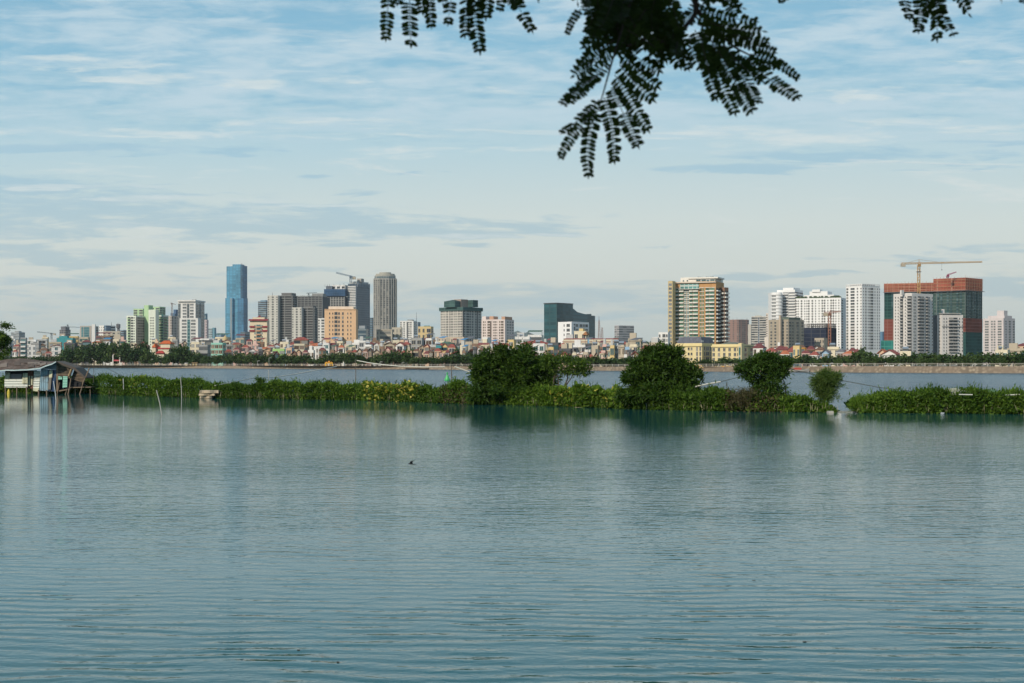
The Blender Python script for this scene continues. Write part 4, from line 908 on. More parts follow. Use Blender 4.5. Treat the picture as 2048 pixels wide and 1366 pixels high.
# ================================================================== low houses along the far shore
ZONES = [(115, 'behind the tin stilt hut'), (250, 'left of the green and white apartments'), (340, 'below the green and white apartments'), (430, 'below the white framed office block'),
    (500, 'below the blue glass skyscraper'), (545, 'below the cream hotel'), (645, 'below the grey unfinished towers'), (720, 'below the peach block'), (800, 'below the round topped tower'),
    (875, 'below the yellow villa block'), (965, 'below the green netted crown tower'), (1087, 'below the pink and white apartments'), (1180, 'below the dark teal glass office'), (1225, 'below the lattice radio mast'),
    (1300, 'right of the lattice radio mast'), (1460, 'below the orange balcony tower'), (1540, 'below the striped white office'), (1610, 'below the tan apartment block'), (1690, 'below the navy netted building'),
    (1765, 'below the corner-on white tower'), (1870, 'below the white balcony tower'), (1962, 'below the flat canopied white tower'), (9999, 'below the pinkish block far right')]
ORD = ['leftmost', 'second from left', 'third from left', 'fourth from left', 'fifth from left', 'sixth from left', 'seventh from left', 'eighth from left', 'ninth from left', 'tenth from left', 'eleventh from left', 'twelfth from left', 'thirteenth from left', 'fourteenth from left', 'fifteenth from left', 'sixteenth from left', 'seventeenth from left', 'eighteenth from left', 'nineteenth from left', 'twentieth from left']
REG = []      # (object, px, singular, plural): label written once all are known
def finish_labels():
    from collections import defaultdict
    g = defaultdict(list)
    for o, px, s1, s2 in REG:
        z = next(t for lim, t in ZONES if px <= lim); g[(z, s1, s2)].append((px, o))
    for (z, s1, s2), lst in g.items():
        lst.sort(key=lambda t: t[0]); n = len(lst)
        for i, (px, o) in enumerate(lst):
            if n == 1: o['label'] = s1+' '+z
            elif i == n-1: o['label'] = 'rightmost of the '+s2+' '+z
            elif i == 0 or i < 20: o['label'] = ORD[i]+' of the '+s2+' '+z
            while len(o['label'].split()) > 16: o['label'] = o['label'].replace(' the ', ' ', 1)
COLS = {'white': (.74, .72, .68), 'cream': (.68, .60, .44), 'yellow': (.66, .50, .24), 'pink': (.62, .42, .36), 'beige': (.48, .41, .31), 'grey': (.34, .34, .33), 'brown': (.24, .16, .11), 'dark': (.10, .105, .11),
    'green': (.38, .58, .22), 'mint': (.30, .55, .45), 'blue': (.30, .45, .60), 'peach': (.66, .46, .32), 'orange': (.70, .36, .08), 'teal': (.06, .28, .30), 'lightgrey': (.50, .50, .48)}
ROOFS = {'red': (.24, .06, .045), 'darkred': (.15, .04, .04), 'orange': (.36, .11, .05), 'green': (.06, .12, .08), 'blue': (.05, .22, .42), 'grey': (.12, .12, .13), 'brown': (.14, .075, .05)}
hr = random.Random(21)
TANK = flat_mat((.55, .56, .57), 'tank_steel', .3, .8)
def house(x0, x1, yt, D, col='white', roof='flat', pat=None, k=None, side=None, ylim=726, fl=None, rh=None, name=None, lab=None, balc=False):
    """narrow town house between columns x0..x1, roof top at row yt"""
    k = k if k is not None else hr.choice([.12, .2, .35, .5]); xc = x0+(x1-x0)*(1-.45*k if k < .6 else .6)
    px = (x0+x1)/2; fp = foot(x0, xc, x1, D, k)
    wd = (fp[1]-fp[0]).length
    # real depth rather than the sliver the view shows
    dr = (fp[2]-fp[1]); dp = min(max(dr.length, 7), 14); 
    if dr.length > 14: dr = dr.normalized()*14; fp = (fp[0], fp[1], fp[1]+dr, fp[0]+dr)
    rh = rh if rh is not None else (hr.uniform(2.8, 4.6) if roof != 'flat' else 0)
    nm = name or 'house'; shape = {'flat': 'flat roofed', 'shed': 'blue tin roofed'}.get(roof.split('_')[0], None)
    rc = roof.split('_')[-1]; cn = {'dark': 'dark grey', 'lightgrey': 'pale grey'}.get(col, col)
    ye = yt+rh*F/D*.32 if roof != 'flat' else yt
    nf = fl or max(1, round((Z(ye, D)-1.5)/3.3))
    s1 = f'{cn} house with flat roof' if roof == 'flat' else f'{cn} house with {rc} roof'
    s2 = f'{cn} flat roofed houses' if roof == 'flat' else f'{cn} houses with {rc} roofs'
    if roof == 'flat' and nf >= 5: s1, s2 = f'tall {cn} flat roofed house', f'tall {cn} flat roofed houses'
    b = Bld(nm, lab, 'house', px, D)
    if not lab: REG.append((b.T, px, s1, s2))
    wm = wall_mat(COLS[col], dirt=.35, sc_=.3)
    b.vol(fp, ye, None, wm, ledge=.35 if hr.random() < .5 else None, fl=nf, par=.7 if roof == 'flat' else 0)
    pat = pat or (hr.choice(['w', 'b', 'W', 'q']) if wd < 5 else hr.choice(['w.w', 'bw', 'q.w', 'B', 'wq', '.W.']) if wd < 8 else hr.choice(['w.w.w', 'wBw', 'w.b.w', 'WW.w']))
    fr = wall_mat(COLS[hr.choice(['white', 'cream', 'white', 'beige'])]) if hr.random() < .5 else wm
    pn = hr.choice(['dark', 'dark', 'brown', 'teal', 'grey'])
    b.fac(fp[0], fp[1], ye, None, nf, pat, pane=pn, frame=fr, balc=fr, ylim=ylim, cap=24)
    if side: b.fac(fp[1], fp[2], ye, None, nf, side, pane=pn, ylim=ylim, frame=fr)
    if roof == 'flat':
        t = hr.random()
        if t < .35: b.roofbox(fp, .1, .6, .3, .8, ye-.2, ye-hr.uniform(2.2, 3.2)*F/D, wall_mat(COLS[hr.choice([col, 'beige', 'lightgrey'])]), 'stair_head')
        if t > .3 and t < .6:
            q = fp[0].lerp(fp[2], .4); z = Z(ye, D)+.7; mb = MB(); mb.tube([(q.x-1, q.y, z+.8), (q.x+1, q.y, z+.8)], .65, n=8); mb.box(q.x-.8, q.x+.8, q.y-.4, q.y+.4, Z(ye, D)+.01, z+.2); mb.build('water_tank', TANK, b.T)
        if t > .6 and t < .85:
            mb = MB(); z = Z(ye, D)+.95; u, nn, L_ = fnorm(fp[0], fp[1])
            q = lambda a, o_, zz: (fp[0].x+u.x*a+nn.x*o_, fp[0].y+u.y*a+nn.y*o_, zz)
            mb.hexa([q(0, .3, z+1.4), q(L_, .3, z+1.4), q(L_, -5, z+2.3), q(0, -5, z+2.3)], [q(0, .3, z+1.5), q(L_, .3, z+1.5), q(L_, -5, z+2.4), q(0, -5, z+2.4)])
            for a in (.1, L_-.1):
                for o_ in (0, -4.8): p_ = q(a, o_, 0); mb.tube([(p_[0], p_[1], z-.9), (p_[0], p_[1], z+1.5-.17*o_)], .08, n=4)
            mb.build('tin_canopy', roof_mat(ROOFS[hr.choice(['red', 'grey', 'darkred', 'blue', 'green'])], 'tin_sheet'), b.T)
    elif roof.startswith('shed'):
        mb = MB(); L, Cc, Rr, Bk = fp; z0 = Z(ye, D); z1 = Z(yt, D)
        mb.hexa([(L.x-.5, L.y-.4, z0+.01), (Cc.x+.3, Cc.y-.4, z1+.01), (Rr.x+.3, Rr.y, z1+.01), (Bk.x-.5, Bk.y, z0+.01)], [(L.x-.5, L.y-.4, z0+.2), (Cc.x+.3, Cc.y-.4, z1+.2), (Rr.x+.3, Rr.y, z1+.2), (Bk.x-.5, Bk.y, z0+.2)])
        mb.build('roof', roof_mat(ROOFS[rc], 'tin_sheet'), b.T)
    elif roof.startswith('gable'):                 # ridge running away, gable to the lake
        mb = MB(); L, Cc, Rr, Bk = fp; ze, zr = Z(ye, D)+.01, Z(yt, D); m0, m1 = L.lerp(Cc, .5), Bk.lerp(Rr, .5)
        mb.face([(*L, ze), (*Cc, ze), (*m0, zr)]); mb.face([(*Rr, ze), (*Bk, ze), (*m1, zr)]); mb.build('gable', wm, b.T)
        mb = MB(); u, nn, L_ = fnorm(L, Cc); t = .22; ov = .6
        def e(p, s_, h): q = p+u*s_; return (q.x, q.y, h)
        Lf, Cf, mf = L+nn*ov, Cc+nn*ov, m0+nn*ov; sl_ = (zr-ze)/(L_/2)*ov
        mb.hexa([e(Lf, -ov, ze-sl_), e(mf, 0, zr), e(m1, 0, zr), e(Bk, -ov, ze-sl_)], [e(Lf, -ov, ze-sl_+t), e(mf, 0, zr+t), e(m1, 0, zr+t), e(Bk, -ov, ze-sl_+t)])
        mb.hexa([e(mf, 0, zr), e(Cf, ov, ze-sl_), e(Rr, ov, ze-sl_), e(m1, 0, zr)], [e(mf, 0, zr+t), e(Cf, ov, ze-sl_+t), e(Rr, ov, ze-sl_+t), e(m1, 0, zr+t)])
        mb.build('roof', roof_mat(ROOFS[rc]), b.T)
    else:
        b.hiproof(fp, yt, ye, roof_mat(ROOFS[rc]), .12, ridge=.35, D=D)
    return b
def sd_(px, d): return shore(px)+d
# hand placed houses: x0, x1, roof row, metres behind the shore, colour, roof, facade letters, floors
HOUSES = [
 (20, 32, 680, 60, 'white', 'flat', 'v.v'), (27, 41, 689, 30, 'pink', 'hip_red', 'bw'), (25, 36, 700, 22, 'white', 'hip_red', 'w.w'), (0, 20, 684, 50, 'lightgrey', 'flat', 'w.w'), (41, 54, 677, 110, 'grey', 'flat', None), (57, 72, 692, 40, 'white', 'flat', 'w.w'),
 (62, 82, 687, 90, 'grey', 'flat', '.'), (72, 84, 702, 28, 'cream', 'hip_brown', 'b'), (80, 99, 696, 40, 'brown', 'hip_brown', 'w'), (90, 104, 703, 24, 'pink', 'hip_red', 'w'), (103, 124, 690, 35, 'white', 'gable_red', '.w.'),
 (98, 124, 686, 80, 'beige', 'flat', 'w.w'), (55, 74, 681, 160, 'white', 'flat', 'w.w'), (74, 96, 680, 200, 'lightgrey', 'flat', 'w'), (84, 98, 676, 240, 'cream', 'flat', 'w.w'),
 (130, 155, 688, 45, 'dark', 'flat', '.'), (128, 146, 683, 120, 'brown', 'hip_red', 'w'), (113, 152, 678, 190, 'teal', 'flat', '.'), (118, 138, 675, 260, 'cream', 'flat', 'w.w'), (138, 158, 674, 300, 'yellow', 'flat', 'w.w.w'), (165, 182, 680, 120, 'dark', 'hip_darkred', None),
 (184, 206, 682, 100, 'cream', 'hip_orange', 'w.w'), (158, 180, 676, 210, 'beige', 'flat', 'w.w'), (192, 226, 673, 220, 'brown', 'flat', 's.s'), (206, 222, 685, 90, 'white', 'flat', 'w'),
 (282, 300, 688, 150, 'brown', 'hip_brown', 'w'), (336, 352, 676, 230, 'cream', 'flat', 'w.w'), (344, 358, 681, 150, 'grey', 'flat', 'w'),
 (382, 404, 686, 28, 'cream', 'flat', 'W.W'), (398, 420, 692, 26, 'grey', 'flat', 's'), (396, 430, 679, 150, 'white', 'flat', 'w.ww'), (422, 452, 688, 26, 'mint', 'flat', 'WWW'), (404, 448, 683, 120, 'dark', 'flat', 'ss'), (430, 462, 676, 190, 'cream', 'flat', 'w.w.w'),
 (446, 462, 680, 100, 'cream', 'gable_orange', 'w'), (452, 466, 691, 50, 'grey', 'flat', 'w'), (464, 484, 685, 70, 'brown', 'hip_red', 'ww'), (466, 482, 695, 32, 'pink', 'hip_darkred', 'w'), (484, 500, 690, 40, 'pink', 'hip_red', 'bw'), (471, 490, 678, 180, 'beige', 'flat', 'q.q'), (493, 506, 678, 120, 'pink', 'hip_darkred', 'w'), (497, 512, 697, 26, 'white', 'gable_red', 'w'), (505, 520, 690, 60, 'pink', 'flat', 'w.w'),
 (519, 542, 694, 24, 'cream', 'hip_orange', 'b'), (534, 550, 690, 50, 'white', 'hip_red', 'w'), (545, 571, 700, 20, 'green', 'flat', 'W.W'), (547, 562, 688, 70, 'lightgrey', 'gable_red', 'w'), (558, 572, 683, 90, 'pink', 'hip_darkred', 'w'), (570, 588, 692, 26, 'blue', 'shed_blue', 's'), (560, 580, 686, 60, 'cream', 'flat', 'w.w'),
 (588, 618, 674, 40, 'brown', 'hip_red', 's.s'), (588, 610, 690, 24, 'cream', 'flat', 'bb'), (580, 600, 684, 110, 'pink', 'hip_red', 'w'), (617, 630, 703, 18, 'white', 'flat', 'W.W'), (618, 646, 686, 30, 'white', 'hip_orange', 'b.w'), (632, 651, 695, 17, 'white', 'flat', 'w.w.w'), (645, 660, 688, 34, 'white', 'flat', 'w'),
 (648, 664, 684, 70, 'white', 'hip_orange', 'w'), (655, 676, 686, 40, 'pink', 'hip_darkred', 'w'), (676, 690, 690, 34, 'white', 'hip_orange', 'w'), (690, 712, 692, 30, 'cream', 'flat', 'w.w'), (704, 732, 688, 60, 'white', 'flat', 'qq'), (718, 732, 684, 34, 'white', 'flat', 'W.'), (730, 745, 692, 26, 'white', 'flat', 'B'), (728, 750, 684, 90, 'dark', 'hip_darkred', 'w'), (738, 748, 704, 18, 'cream', 'flat', 'w'),
 (748, 758, 685, 70, 'white', 'gable_red', 'w'), (755, 770, 684, 90, 'beige', 'hip_darkred', 'w'), (758, 776, 690, 50, 'beige', 'flat', 'q'), (768, 790, 685, 40, 'beige', 'gable_brown', 'w'), (770, 792, 696, 24, 'brown', 'hip_brown', 'ww'), (785, 800, 683, 90, 'cream', 'flat', 'w.'), (792, 812, 685, 34, 'white', 'gable_red', 'w'), (805, 822, 684, 60, 'beige', 'hip_red', 'w'), (822, 848, 678, 110, 'grey', 'flat', 'ww'), (846, 862, 675, 120, 'pink', 'hip_darkred', 'w.w'),
 (825, 843, 698, 22, 'cream', 'hip_brown', 's'), (838, 850, 691, 22, 'cream', 'gable_brown', 'w'), (849, 861, 689, 20, 'peach', 'gable_red', 'b'), (861, 873, 692, 20, 'lightgrey', 'flat', 'b'), (872, 883, 694, 20, 'teal', 'flat', 'B'), (870, 890, 686, 50, 'cream', 'hip_red', 'w'), (883, 896, 687, 24, 'yellow', 'gable_red', 'b'), (896, 912, 688, 22, 'peach', 'hip_red', 'w'), (912, 921, 690, 40, 'dark', 'flat', 'w'), (920, 936, 693, 22, 'cream', 'flat', '.w'), (851, 866, 679, 90, 'white', 'flat', 'W'), (880, 908, 683, 90, 'dark', 'hip_green', 'w'),
 (930, 948, 686, 70, 'beige', 'flat', 'w.w'), (936, 952, 698, 30, 'pink', 'hip_red', 'w'), (944, 966, 690, 46, 'brown', 'flat', 'w.w'), (952, 970, 684, 80, 'lightgrey', 'flat', 'w'), (962, 984, 690, 50, 'cream', 'flat', 'w.w'), (955, 978, 700, 24, 'white', 'flat', 'w.w'), (978, 1000, 684, 100, 'brown', 'hip_darkred', 'w'), (984, 1004, 694, 40, 'peach', 'flat', 'w.w'), (1000, 1020, 686, 60, 'white', 'hip_red', 'w'),
 (1015, 1032, 682, 90, 'yellow', 'flat', 'w'), (1030, 1062, 676, 120, 'white', 'flat', 's.s'), (1044, 1098, 681, 46, 'cream', 'hip_red', 'w.w.w'), (1066, 1090, 690, 24, 'white', 'flat', 'ww'), (1055, 1085, 672, 200, 'white', 'flat', 's'), (1095, 1108, 697, 16, 'yellow', 'flat', 'B'), (1098, 1122, 688, 34, 'dark', 'flat', 's'), (1118, 1134, 686, 20, 'brown', 'hip_red', 'b'), (1118, 1148, 700, 14, 'dark', 'flat', 'ss'),
 (1146, 1172, 693, 14, 'white', 'flat', 'WWW'), (1128, 1160, 683, 44, 'beige', 'flat', '.w'), (1170, 1184, 690, 20, 'dark', 'flat', 'b'), (1183, 1200, 694, 13, 'beige', 'flat', '..w'), (1199, 1206, 697, 13, 'brown', 'flat', 'B'), (1205, 1216, 692, 13, 'pink', 'flat', 'b'), (1215, 1222, 700, 15, 'cream', 'flat', 'w'), (1220, 1230, 694, 13, 'yellow', 'flat', 'q'), (1229, 1238, 690, 18, 'lightgrey', 'flat', 'w'), (1237, 1252, 693, 14, 'beige', 'flat', 'w.w'), (1250, 1261, 697, 13, 'blue', 'flat', 'b'),
 (1259, 1279, 692, 13, 'cream', 'flat', 'w.q'), (1238, 1256, 683, 60, 'brown', 'hip_red', 'w'), (1256, 1284, 680, 46, 'beige', 'flat', '..w'), (1208, 1228, 682, 70, 'white', 'hip_red', 'w'), (1180, 1206, 684, 60, 'pink', 'hip_darkred', 'w.w'), (1284, 1300, 690, 50, 'cream', 'hip_red', 'w'), (1298, 1330, 688, 60, 'beige', 'flat', 'w.w'),
 (1506, 1532, 688, 60, 'white', 'hip_darkred', 'w.w'), (1530, 1556, 696, 50, 'pink', 'hip_red', 'w.w'), (1550, 1575, 692, 90, 'brown', 'hip_darkred', 'w'), (1560, 1580, 701, 40, 'white', 'hip_orange', 'w'), (1574, 1590, 697, 60, 'brown', 'hip_red', 'w'), (1586, 1603, 695, 50, 'yellow', 'flat', 'w.w'), (1594, 1612, 690, 100, 'orange', 'hip_brown', 'b'), (1601, 1622, 701, 60, 'pink', 'hip_darkred', 'w'), (1620, 1640, 703, 46, 'white', 'hip_red', 'w'),
 (1612, 1632, 692, 110, 'brown', 'hip_darkred', 'w'), (1630, 1652, 694, 90, 'peach', 'hip_brown', 'w'), (1644, 1662, 700, 60, 'blue', 'gable_grey', 'w'), (1655, 1680, 697, 80, 'cream', 'flat', 'w.w'), (1672, 1694, 698, 60, 'lightgrey', 'hip_grey', 'w'), (1686, 1712, 702, 50, 'pink', 'hip_orange', 'ww'), (1758, 1776, 699, 70, 'peach', 'gable_orange', 'w'), (1766, 1800, 700, 60, 'white', 'gable_red', '.w.'), (1800, 1826, 706, 50, 'cream', 'flat', 'w.w'),
 (2033, 2070, 686, 320, 'peach', 'hip_darkred', 'w.w.w'), (1990, 2020, 703, 120, 'cream', 'flat', 'w.w'), (2014, 2050, 700, 160, 'beige', 'flat', 'w.w.w'),
]
for i, hh in enumerate(HOUSES):
    x0, x1, yt, d, col, roof, pat = hh[:7]
    house(x0, x1, yt, sd_((x0+x1)/2, d)+hr.uniform(-1, 1), col, roof, pat, side='v' if hr.random() < .3 else None, ylim=720)
# second and third rows, seen only as roofs between the others
for x in range(16, 1330, 7):
    if hr.random() < .22: continue
    w_ = hr.uniform(7, 15); base = lerp([(0, 684), (440, 685), (700, 684), (860, 684), (1000, 687), (1330, 690)], x)
    house(x, x+w_, base+hr.uniform(-4, 5), sd_(x, hr.uniform(110, 260)), hr.choice(['white', 'cream', 'pink', 'beige', 'brown', 'cream', 'beige', 'peach', 'dark']), hr.choice(['flat', 'flat', 'flat', 'hip_red', 'hip_darkred', 'shed_grey', 'gable_red', 'gable_brown', 'shed_red']), hr.choice(['w', 'w.w', 'b']), ylim=694)  # dark walls put the shade of gaps between houses into paint
for x in range(1500, 1720, 9):
    if hr.random() < .3: continue
    house(x, x+hr.uniform(10, 18), 694+hr.uniform(-3, 6), sd_(x, hr.uniform(120, 240)), hr.choice(['white', 'cream', 'pink', 'beige', 'brown', 'white']), hr.choice(['flat', 'flat', 'hip_red', 'hip_darkred', 'gable_brown', 'shed_red']), 'w', ylim=703)

for x in range(440, 1320, 11):
    if hr.random() < .3: continue
    tb = lerp([(440, 700), (560, 700), (700, 698), (900, 699), (1100, 702), (1320, 706)], x)
    house(x, x+hr.uniform(8, 14), tb+hr.uniform(-4, 6), sd_(x, hr.uniform(11, 15)) if x < 1120 else sd_(x, 9.5), hr.choice(['brown', 'cream', 'beige', 'pink', 'dark', 'peach']), hr.choice(['hip_red', 'hip_darkred', 'gable_red', 'gable_brown', 'shed_red', 'flat', 'hip_brown']), hr.choice(['w', 'W', 'w.w']), ylim=716)
# pagoda roofs among the trees, left
D = 880; b = Bld('temple', 'temple with stacked orange and red curved roofs among dark trees, left', 'temple', 330, D)
RO = roof_mat((.50, .10, .02)); RR2 = roof_mat((.34, .035, .03)); CRM = wall_mat(COLS['cream'])
for x0, xc, x1, y0, y1, yb, m in ((303, 311, 320, 687, 694, 702, RO), (319, 340, 349, 681, 687, 692, RO), (314, 338, 346, 690, 697, 702, RR2), (312, 328, 340, 697, 706, 712, RR2)):
    f = foot(x0+2, xc, x1-2, D, .4); b.vol(f, y1, yb+6, CRM, 'hall', par=0); b.hiproof(f, y0, y1, m, .22, ridge=.5)
# long yellow building with the red roof
D = sd_(1180, 42); b = simple('school_building', 'long cream building with a long red tiled roof, in front of the white office block', 'building', 1126, 1236, 1240, 683, D, .08, wall_mat(COLS['cream'], dirt=.3), 3, '.w.w.ww.w.w.w.w.w.', ylim=712, pane='grey')
b.hiproof(foot(1126, 1236, 1240, D, .08), 676, 683, roof_mat(ROOFS['red']), .02, ridge=.96)
b2 = Bld('house', 'brown and cream rooftop villa with a tiled roof beside the white office block', 'house', 1165, D+30); f = foot(1148, 1172, 1178, D+30, .3); b2.vol(f, 666, None, wall_mat(COLS['cream'])); b2.fac(f[0], f[1], 666, None, 5, 'w.w', D=D+30, ylim=676); b2.hiproof(foot(1166, 1174, 1179, D+29, .3), 662, 669, roof_mat((.30, .13, .05)), .1); b2.vol(foot(1158, 1166, 1170, D+32, .3), 661, 666, wall_mat(COLS['yellow']), 'roof_tower')
T = thing('billboard', 'narrow light blue billboard standing on the rooftops below the radio mast', 'billboard', (X(1176.5, 610), 610, Z(693, 610))); mb = MB(); mb.box(X(1174.8, 610), X(1178.6, 610), 609.7, 610.1, Z(688, 610), Z(676, 610)); mb.build('panel', flat_mat((.22, .45, .62), 'billboard_blue'), T); mb = MB(); mb.tube([P(1176.7, 696, 610), P(1176.7, 688, 610)], .25); mb.build('pole', AN, T)
T = thing('dome', 'small golden dome with a pointed tip on the rooftops below the blue skyscraper', 'dome', (X(450.5, 900), 900, Z(680, 900))); mb = MB()
for r0, r1, z0, z1 in ((1.6, 1.5, 680, 677), (1.5, 1.1, 677, 674.5), (1.1, .5, 674.5, 672.5), (.4, .2, 672.5, 670)):
    A = [(X(450.5, 900)+r0*math.cos(i*.7854), 900+r0*math.sin(i*.7854)) for i in range(8)]; mb.prism(A, Z(z0, 900)+.001, Z(z1, 900), topscale=r1/r0)
mb.build('shell', flat_mat((.55, .42, .20), 'gilding'), T)
# yellow government building with mansard roofs
D = 548; YG = wall_mat((.70, .58, .32), dirt=.15); SLT = roof_mat((.11, .115, .14), 'slate_roof'); OLV = roof_mat((.15, .16, .12), 'slate_roof')
b = Bld('government_building', 'large cream yellow building with a dark slate mansard roof, below the orange balcony tower', 'building', 1405, D)
f = foot(1352, 1404, 1430, D, .5); b.vol(f, 691, None, YG); b.fac(f[0], f[1], 692, None, 4, '..w.vv.tt', D=D, cap=40, ylim=735); b.fac(f[1], f[2], 692, None, 4, '.tqt.t', D=D, cap=60, ylim=735)
mb = MB(); mb.prism([tuple(q) for q in foot(1350, 1404, 1431, D-.5, .5)], Z(691, D)-.3, Z(689, D)+.2); mb.build('cornice', wall_mat((.74, .60, .30)), b.T)
mb = MB(); mb.prism([tuple(q) for q in foot(1353, 1404, 1429, D+.2, .5)], Z(689, D)+.21, Z(673.5, D), topscale=.84); rf = mb.build('mansard_roof', SLT, b.T)
u, nn, L_ = fnorm(f[0], f[1]); mb = MB(); mk = MB()
for i in range(7):
    a = L_*(.08+.14*i); mb.fbox(f[0], u, nn, a-.55, a+.55, -2.2, -.6, Z(686, D), Z(682, D)+.2); mk.fbox(f[0], u, nn, a-.35, a+.35, -.59, -.5, Z(685.4, D), Z(682.4, D))
mb.build('dormer', wall_mat(COLS['white']), b.T); mk.build('dormer_glass', pane_mat('dark'), b.T)
D = 530; b = Bld('government_building', 'cream yellow three storey wing with an olive hipped roof, right of the mansard building', 'building', 1470, D)
f = foot(1424, 1480, 1508, D, .28); b.vol(f, 693, None, YG); b.fac(f[0], f[1], 694, None, 4, 'w.w.w.w.ww', D=D, cap=60, ylim=740); b.fac(f[1], f[2], 694, None, 4, '.w.w', D=D, ylim=740)
mb = MB(); mb.prism([tuple(q) for q in foot(1422, 1480, 1510, D-.4, .28)], Z(693, D)-.2, Z(691.6, D)+.1); mb.build('cornice', wall_mat((.74, .60, .30)), b.T)
b.hiproof(foot(1424, 1480, 1508, D+.2, .28), 683.5, 691.5, OLV, .04, ridge=.6)
f = foot(1476, 1483, 1489, D-3, .3); b.vol(f, 687, None, YG, 'round_tower', par=0); mb = MB(); mb.prism(ngon(1482, 4.5/F*D, D-.5, 12, 1), Z(689, D), Z(686.5, D)); mb.build('tower_cap', YG, b.T); mb = MB(); mb.fbox(f[0], *fnorm(f[0], f[1])[:2], .3, 1.0, .01, .12, 3, Z(693, D)); mb.build('glass_strip', curtain_mat((.05, .15, .15), (.4, .4, .35)), b.T)

# ================================================================== things on the shore
D = shore(235)+5; T = thing('gate', 'white lakeside gate with two tall pillars and a red banner, left shore', 'gate', (X(235, D), D, 1.5)); GW = wall_mat((.75, .70, .64))
for p in (226, 239.5):
    mb = MB(); mb.box(X(p-.9, D), X(p+.9, D), D-.3, D+.3, 1.5, Z(711, D)); mb.prism([(X(p-1.3, D), D-.4), (X(p+1.3, D), D-.4), (X(p+1.3, D), D+.4), (X(p-1.3, D), D+.4)], Z(711, D)+.01, Z(708, D), topscale=.1); mb.build('pillar', GW, T)
mb = MB(); mb.box(X(227, D), X(238.5, D), D-.12, D+.12, Z(722, D), Z(719.5, D)); mb.build('banner', flat_mat((.62, .08, .10), 'red_cloth'), T); mb = MB(); mb.box(X(221, D), X(225, D), D-.4, D+.4, 1.5, Z(724, D)); mb.box(X(240.5, D), X(244.5, D), D-.4, D+.4, 1.5, Z(725, D)); mb.build('side_wall', GW, T)
D = shore(658)+4; T = thing('gate', 'small bright yellow arched temple gate on the shore left of the white string line', 'gate', (X(658, D), D, 1.5)); YY = wall_mat((.75, .42, .05)); mb = MB()
for a, c in ((650, 652.4), (654.6, 656), (660, 661.4), (663.6, 666)): mb.box(X(a, D), X(c, D), D-.5, D+.5, 1.5, Z(727, D))
mb.box(X(650, D), X(666, D), D-.55, D+.55, Z(727, D)+.01, Z(725.2, D)); mb.build('arches', YY, T); mb = MB()
for a, c, t in ((651, 655, 723.6), (655.5, 660.5, 721.5), (661, 665, 723.6)): mb.prism([(X(a, D), D-.6), (X(c, D), D-.6), (X(c, D), D+.6), (X(a, D), D+.6)], Z(725.2, D)+.02, Z(t, D), topscale=.5)
mb.build('roof', roof_mat((.55, .22, .03)), T)
def kiosk(x0, x1, yt, dd, col, roofc, label, name='kiosk'):
    D = shore((x0+x1)/2)+dd; T = thing(name, label, 'kiosk', (X((x0+x1)/2, D), D, 1.5)); mb = MB(); mb.box(X(x0, D), X(x1, D), D-1.2, D+1.2, 1.5, Z(yt, D)); mb.build('wall', wall_mat(col), T)
    mb = MB(); mb.prism([(X(x0, D)-.4, D-1.7), (X(x1, D)+.4, D-1.7), (X(x1, D)+.4, D+1.6), (X(x0, D)-.4, D+1.6)], Z(yt, D)+.01, Z(yt, D)+.35); mb.build('roof', roof_mat(roofc), T)
    mb = MB(); w3 = (X(x1, D)-X(x0, D))/3; mb.box(X(x0, D)+w3*1.1, X(x0, D)+w3*1.9, D-1.26, D-1.203, 1.6, 1.5+(Z(yt, D)-1.5)*.8); mb.build('door', pane_mat('brown'), T)
kiosk(372, 385, 727, 5, COLS['cream'], COLS['white'], 'small cream kiosk on the shore below the white framed office block')
kiosk(386, 395, 726, 6, (.55, .38, .12), (.3, .2, .1), 'small ochre kiosk just right of the cream kiosk on the shore')
kiosk(735, 742, 728, 5, COLS['pink'], ROOFS['red'], 'tiny pink shed on the shore below the round topped tower')
kiosk(748, 762, 729, 4.5, COLS['white'], COLS['white'], 'low white boathouse on the shore below the round topped tower')
kiosk(1382, 1400, 732, 5, (.62, .40, .12), COLS['orange'], 'orange lakeside pavilion below the mansard building, left of two')
kiosk(1446, 1464, 734, 5, (.72, .44, .08), COLS['orange'], 'bright orange lakeside pavilion below the mansard building, right of two')
D = shore(1420)+4.6; mb = MB(); mb.box(X(1384, D), X(1462, D), D-.15, D+.15, 1.5, Z(736, D)); tag(mb.build('garden_wall', wall_mat((.62, .40, .14))), 'low orange garden wall on the shore below the mansard building', 'wall')
def hull(T, c, L_, W_, Hh, mat, name='hull', ang=0, n=10):
    mb = MB(); rows = []
    ca, sa = math.cos(ang), math.sin(ang)
    for i in range(n+1):
        t = i/n*2-1; wv = W_/2*max(.06, (1-abs(t)**2.6)); sh_ = Hh*(1+.55*t*t); y = t*L_/2
        row = []
        for a, z in ((-1, sh_), (-.86, sh_*.35), (-.5, -.05*Hh), (.5, -.05*Hh), (.86, sh_*.35), (1, sh_)):
            x_, y_ = y, wv*a; row.append((c[0]+x_*ca-y_*sa, c[1]+x_*sa+y_*ca, c[2]+z))
        rows.append(row)
    for A, B in zip(rows, rows[1:]):
        for j in range(5): mb.face([A[j], A[j+1], B[j+1], B[j]])
        A2 = [(a[0], a[1], a[2]-.12*Hh) for a in (A[0], A[-1])]; B2 = [(a[0], a[1], a[2]-.12*Hh) for a in (B[0], B[-1])]; mb.face([A2[0], B2[0], B2[1], A2[1]])
    mb.face(rows[0][::-1]); mb.face(rows[-1]); return mb.build(name, mat, T)
WOODD = flat_mat((.075, .05, .035), 'dark_wood', .8)
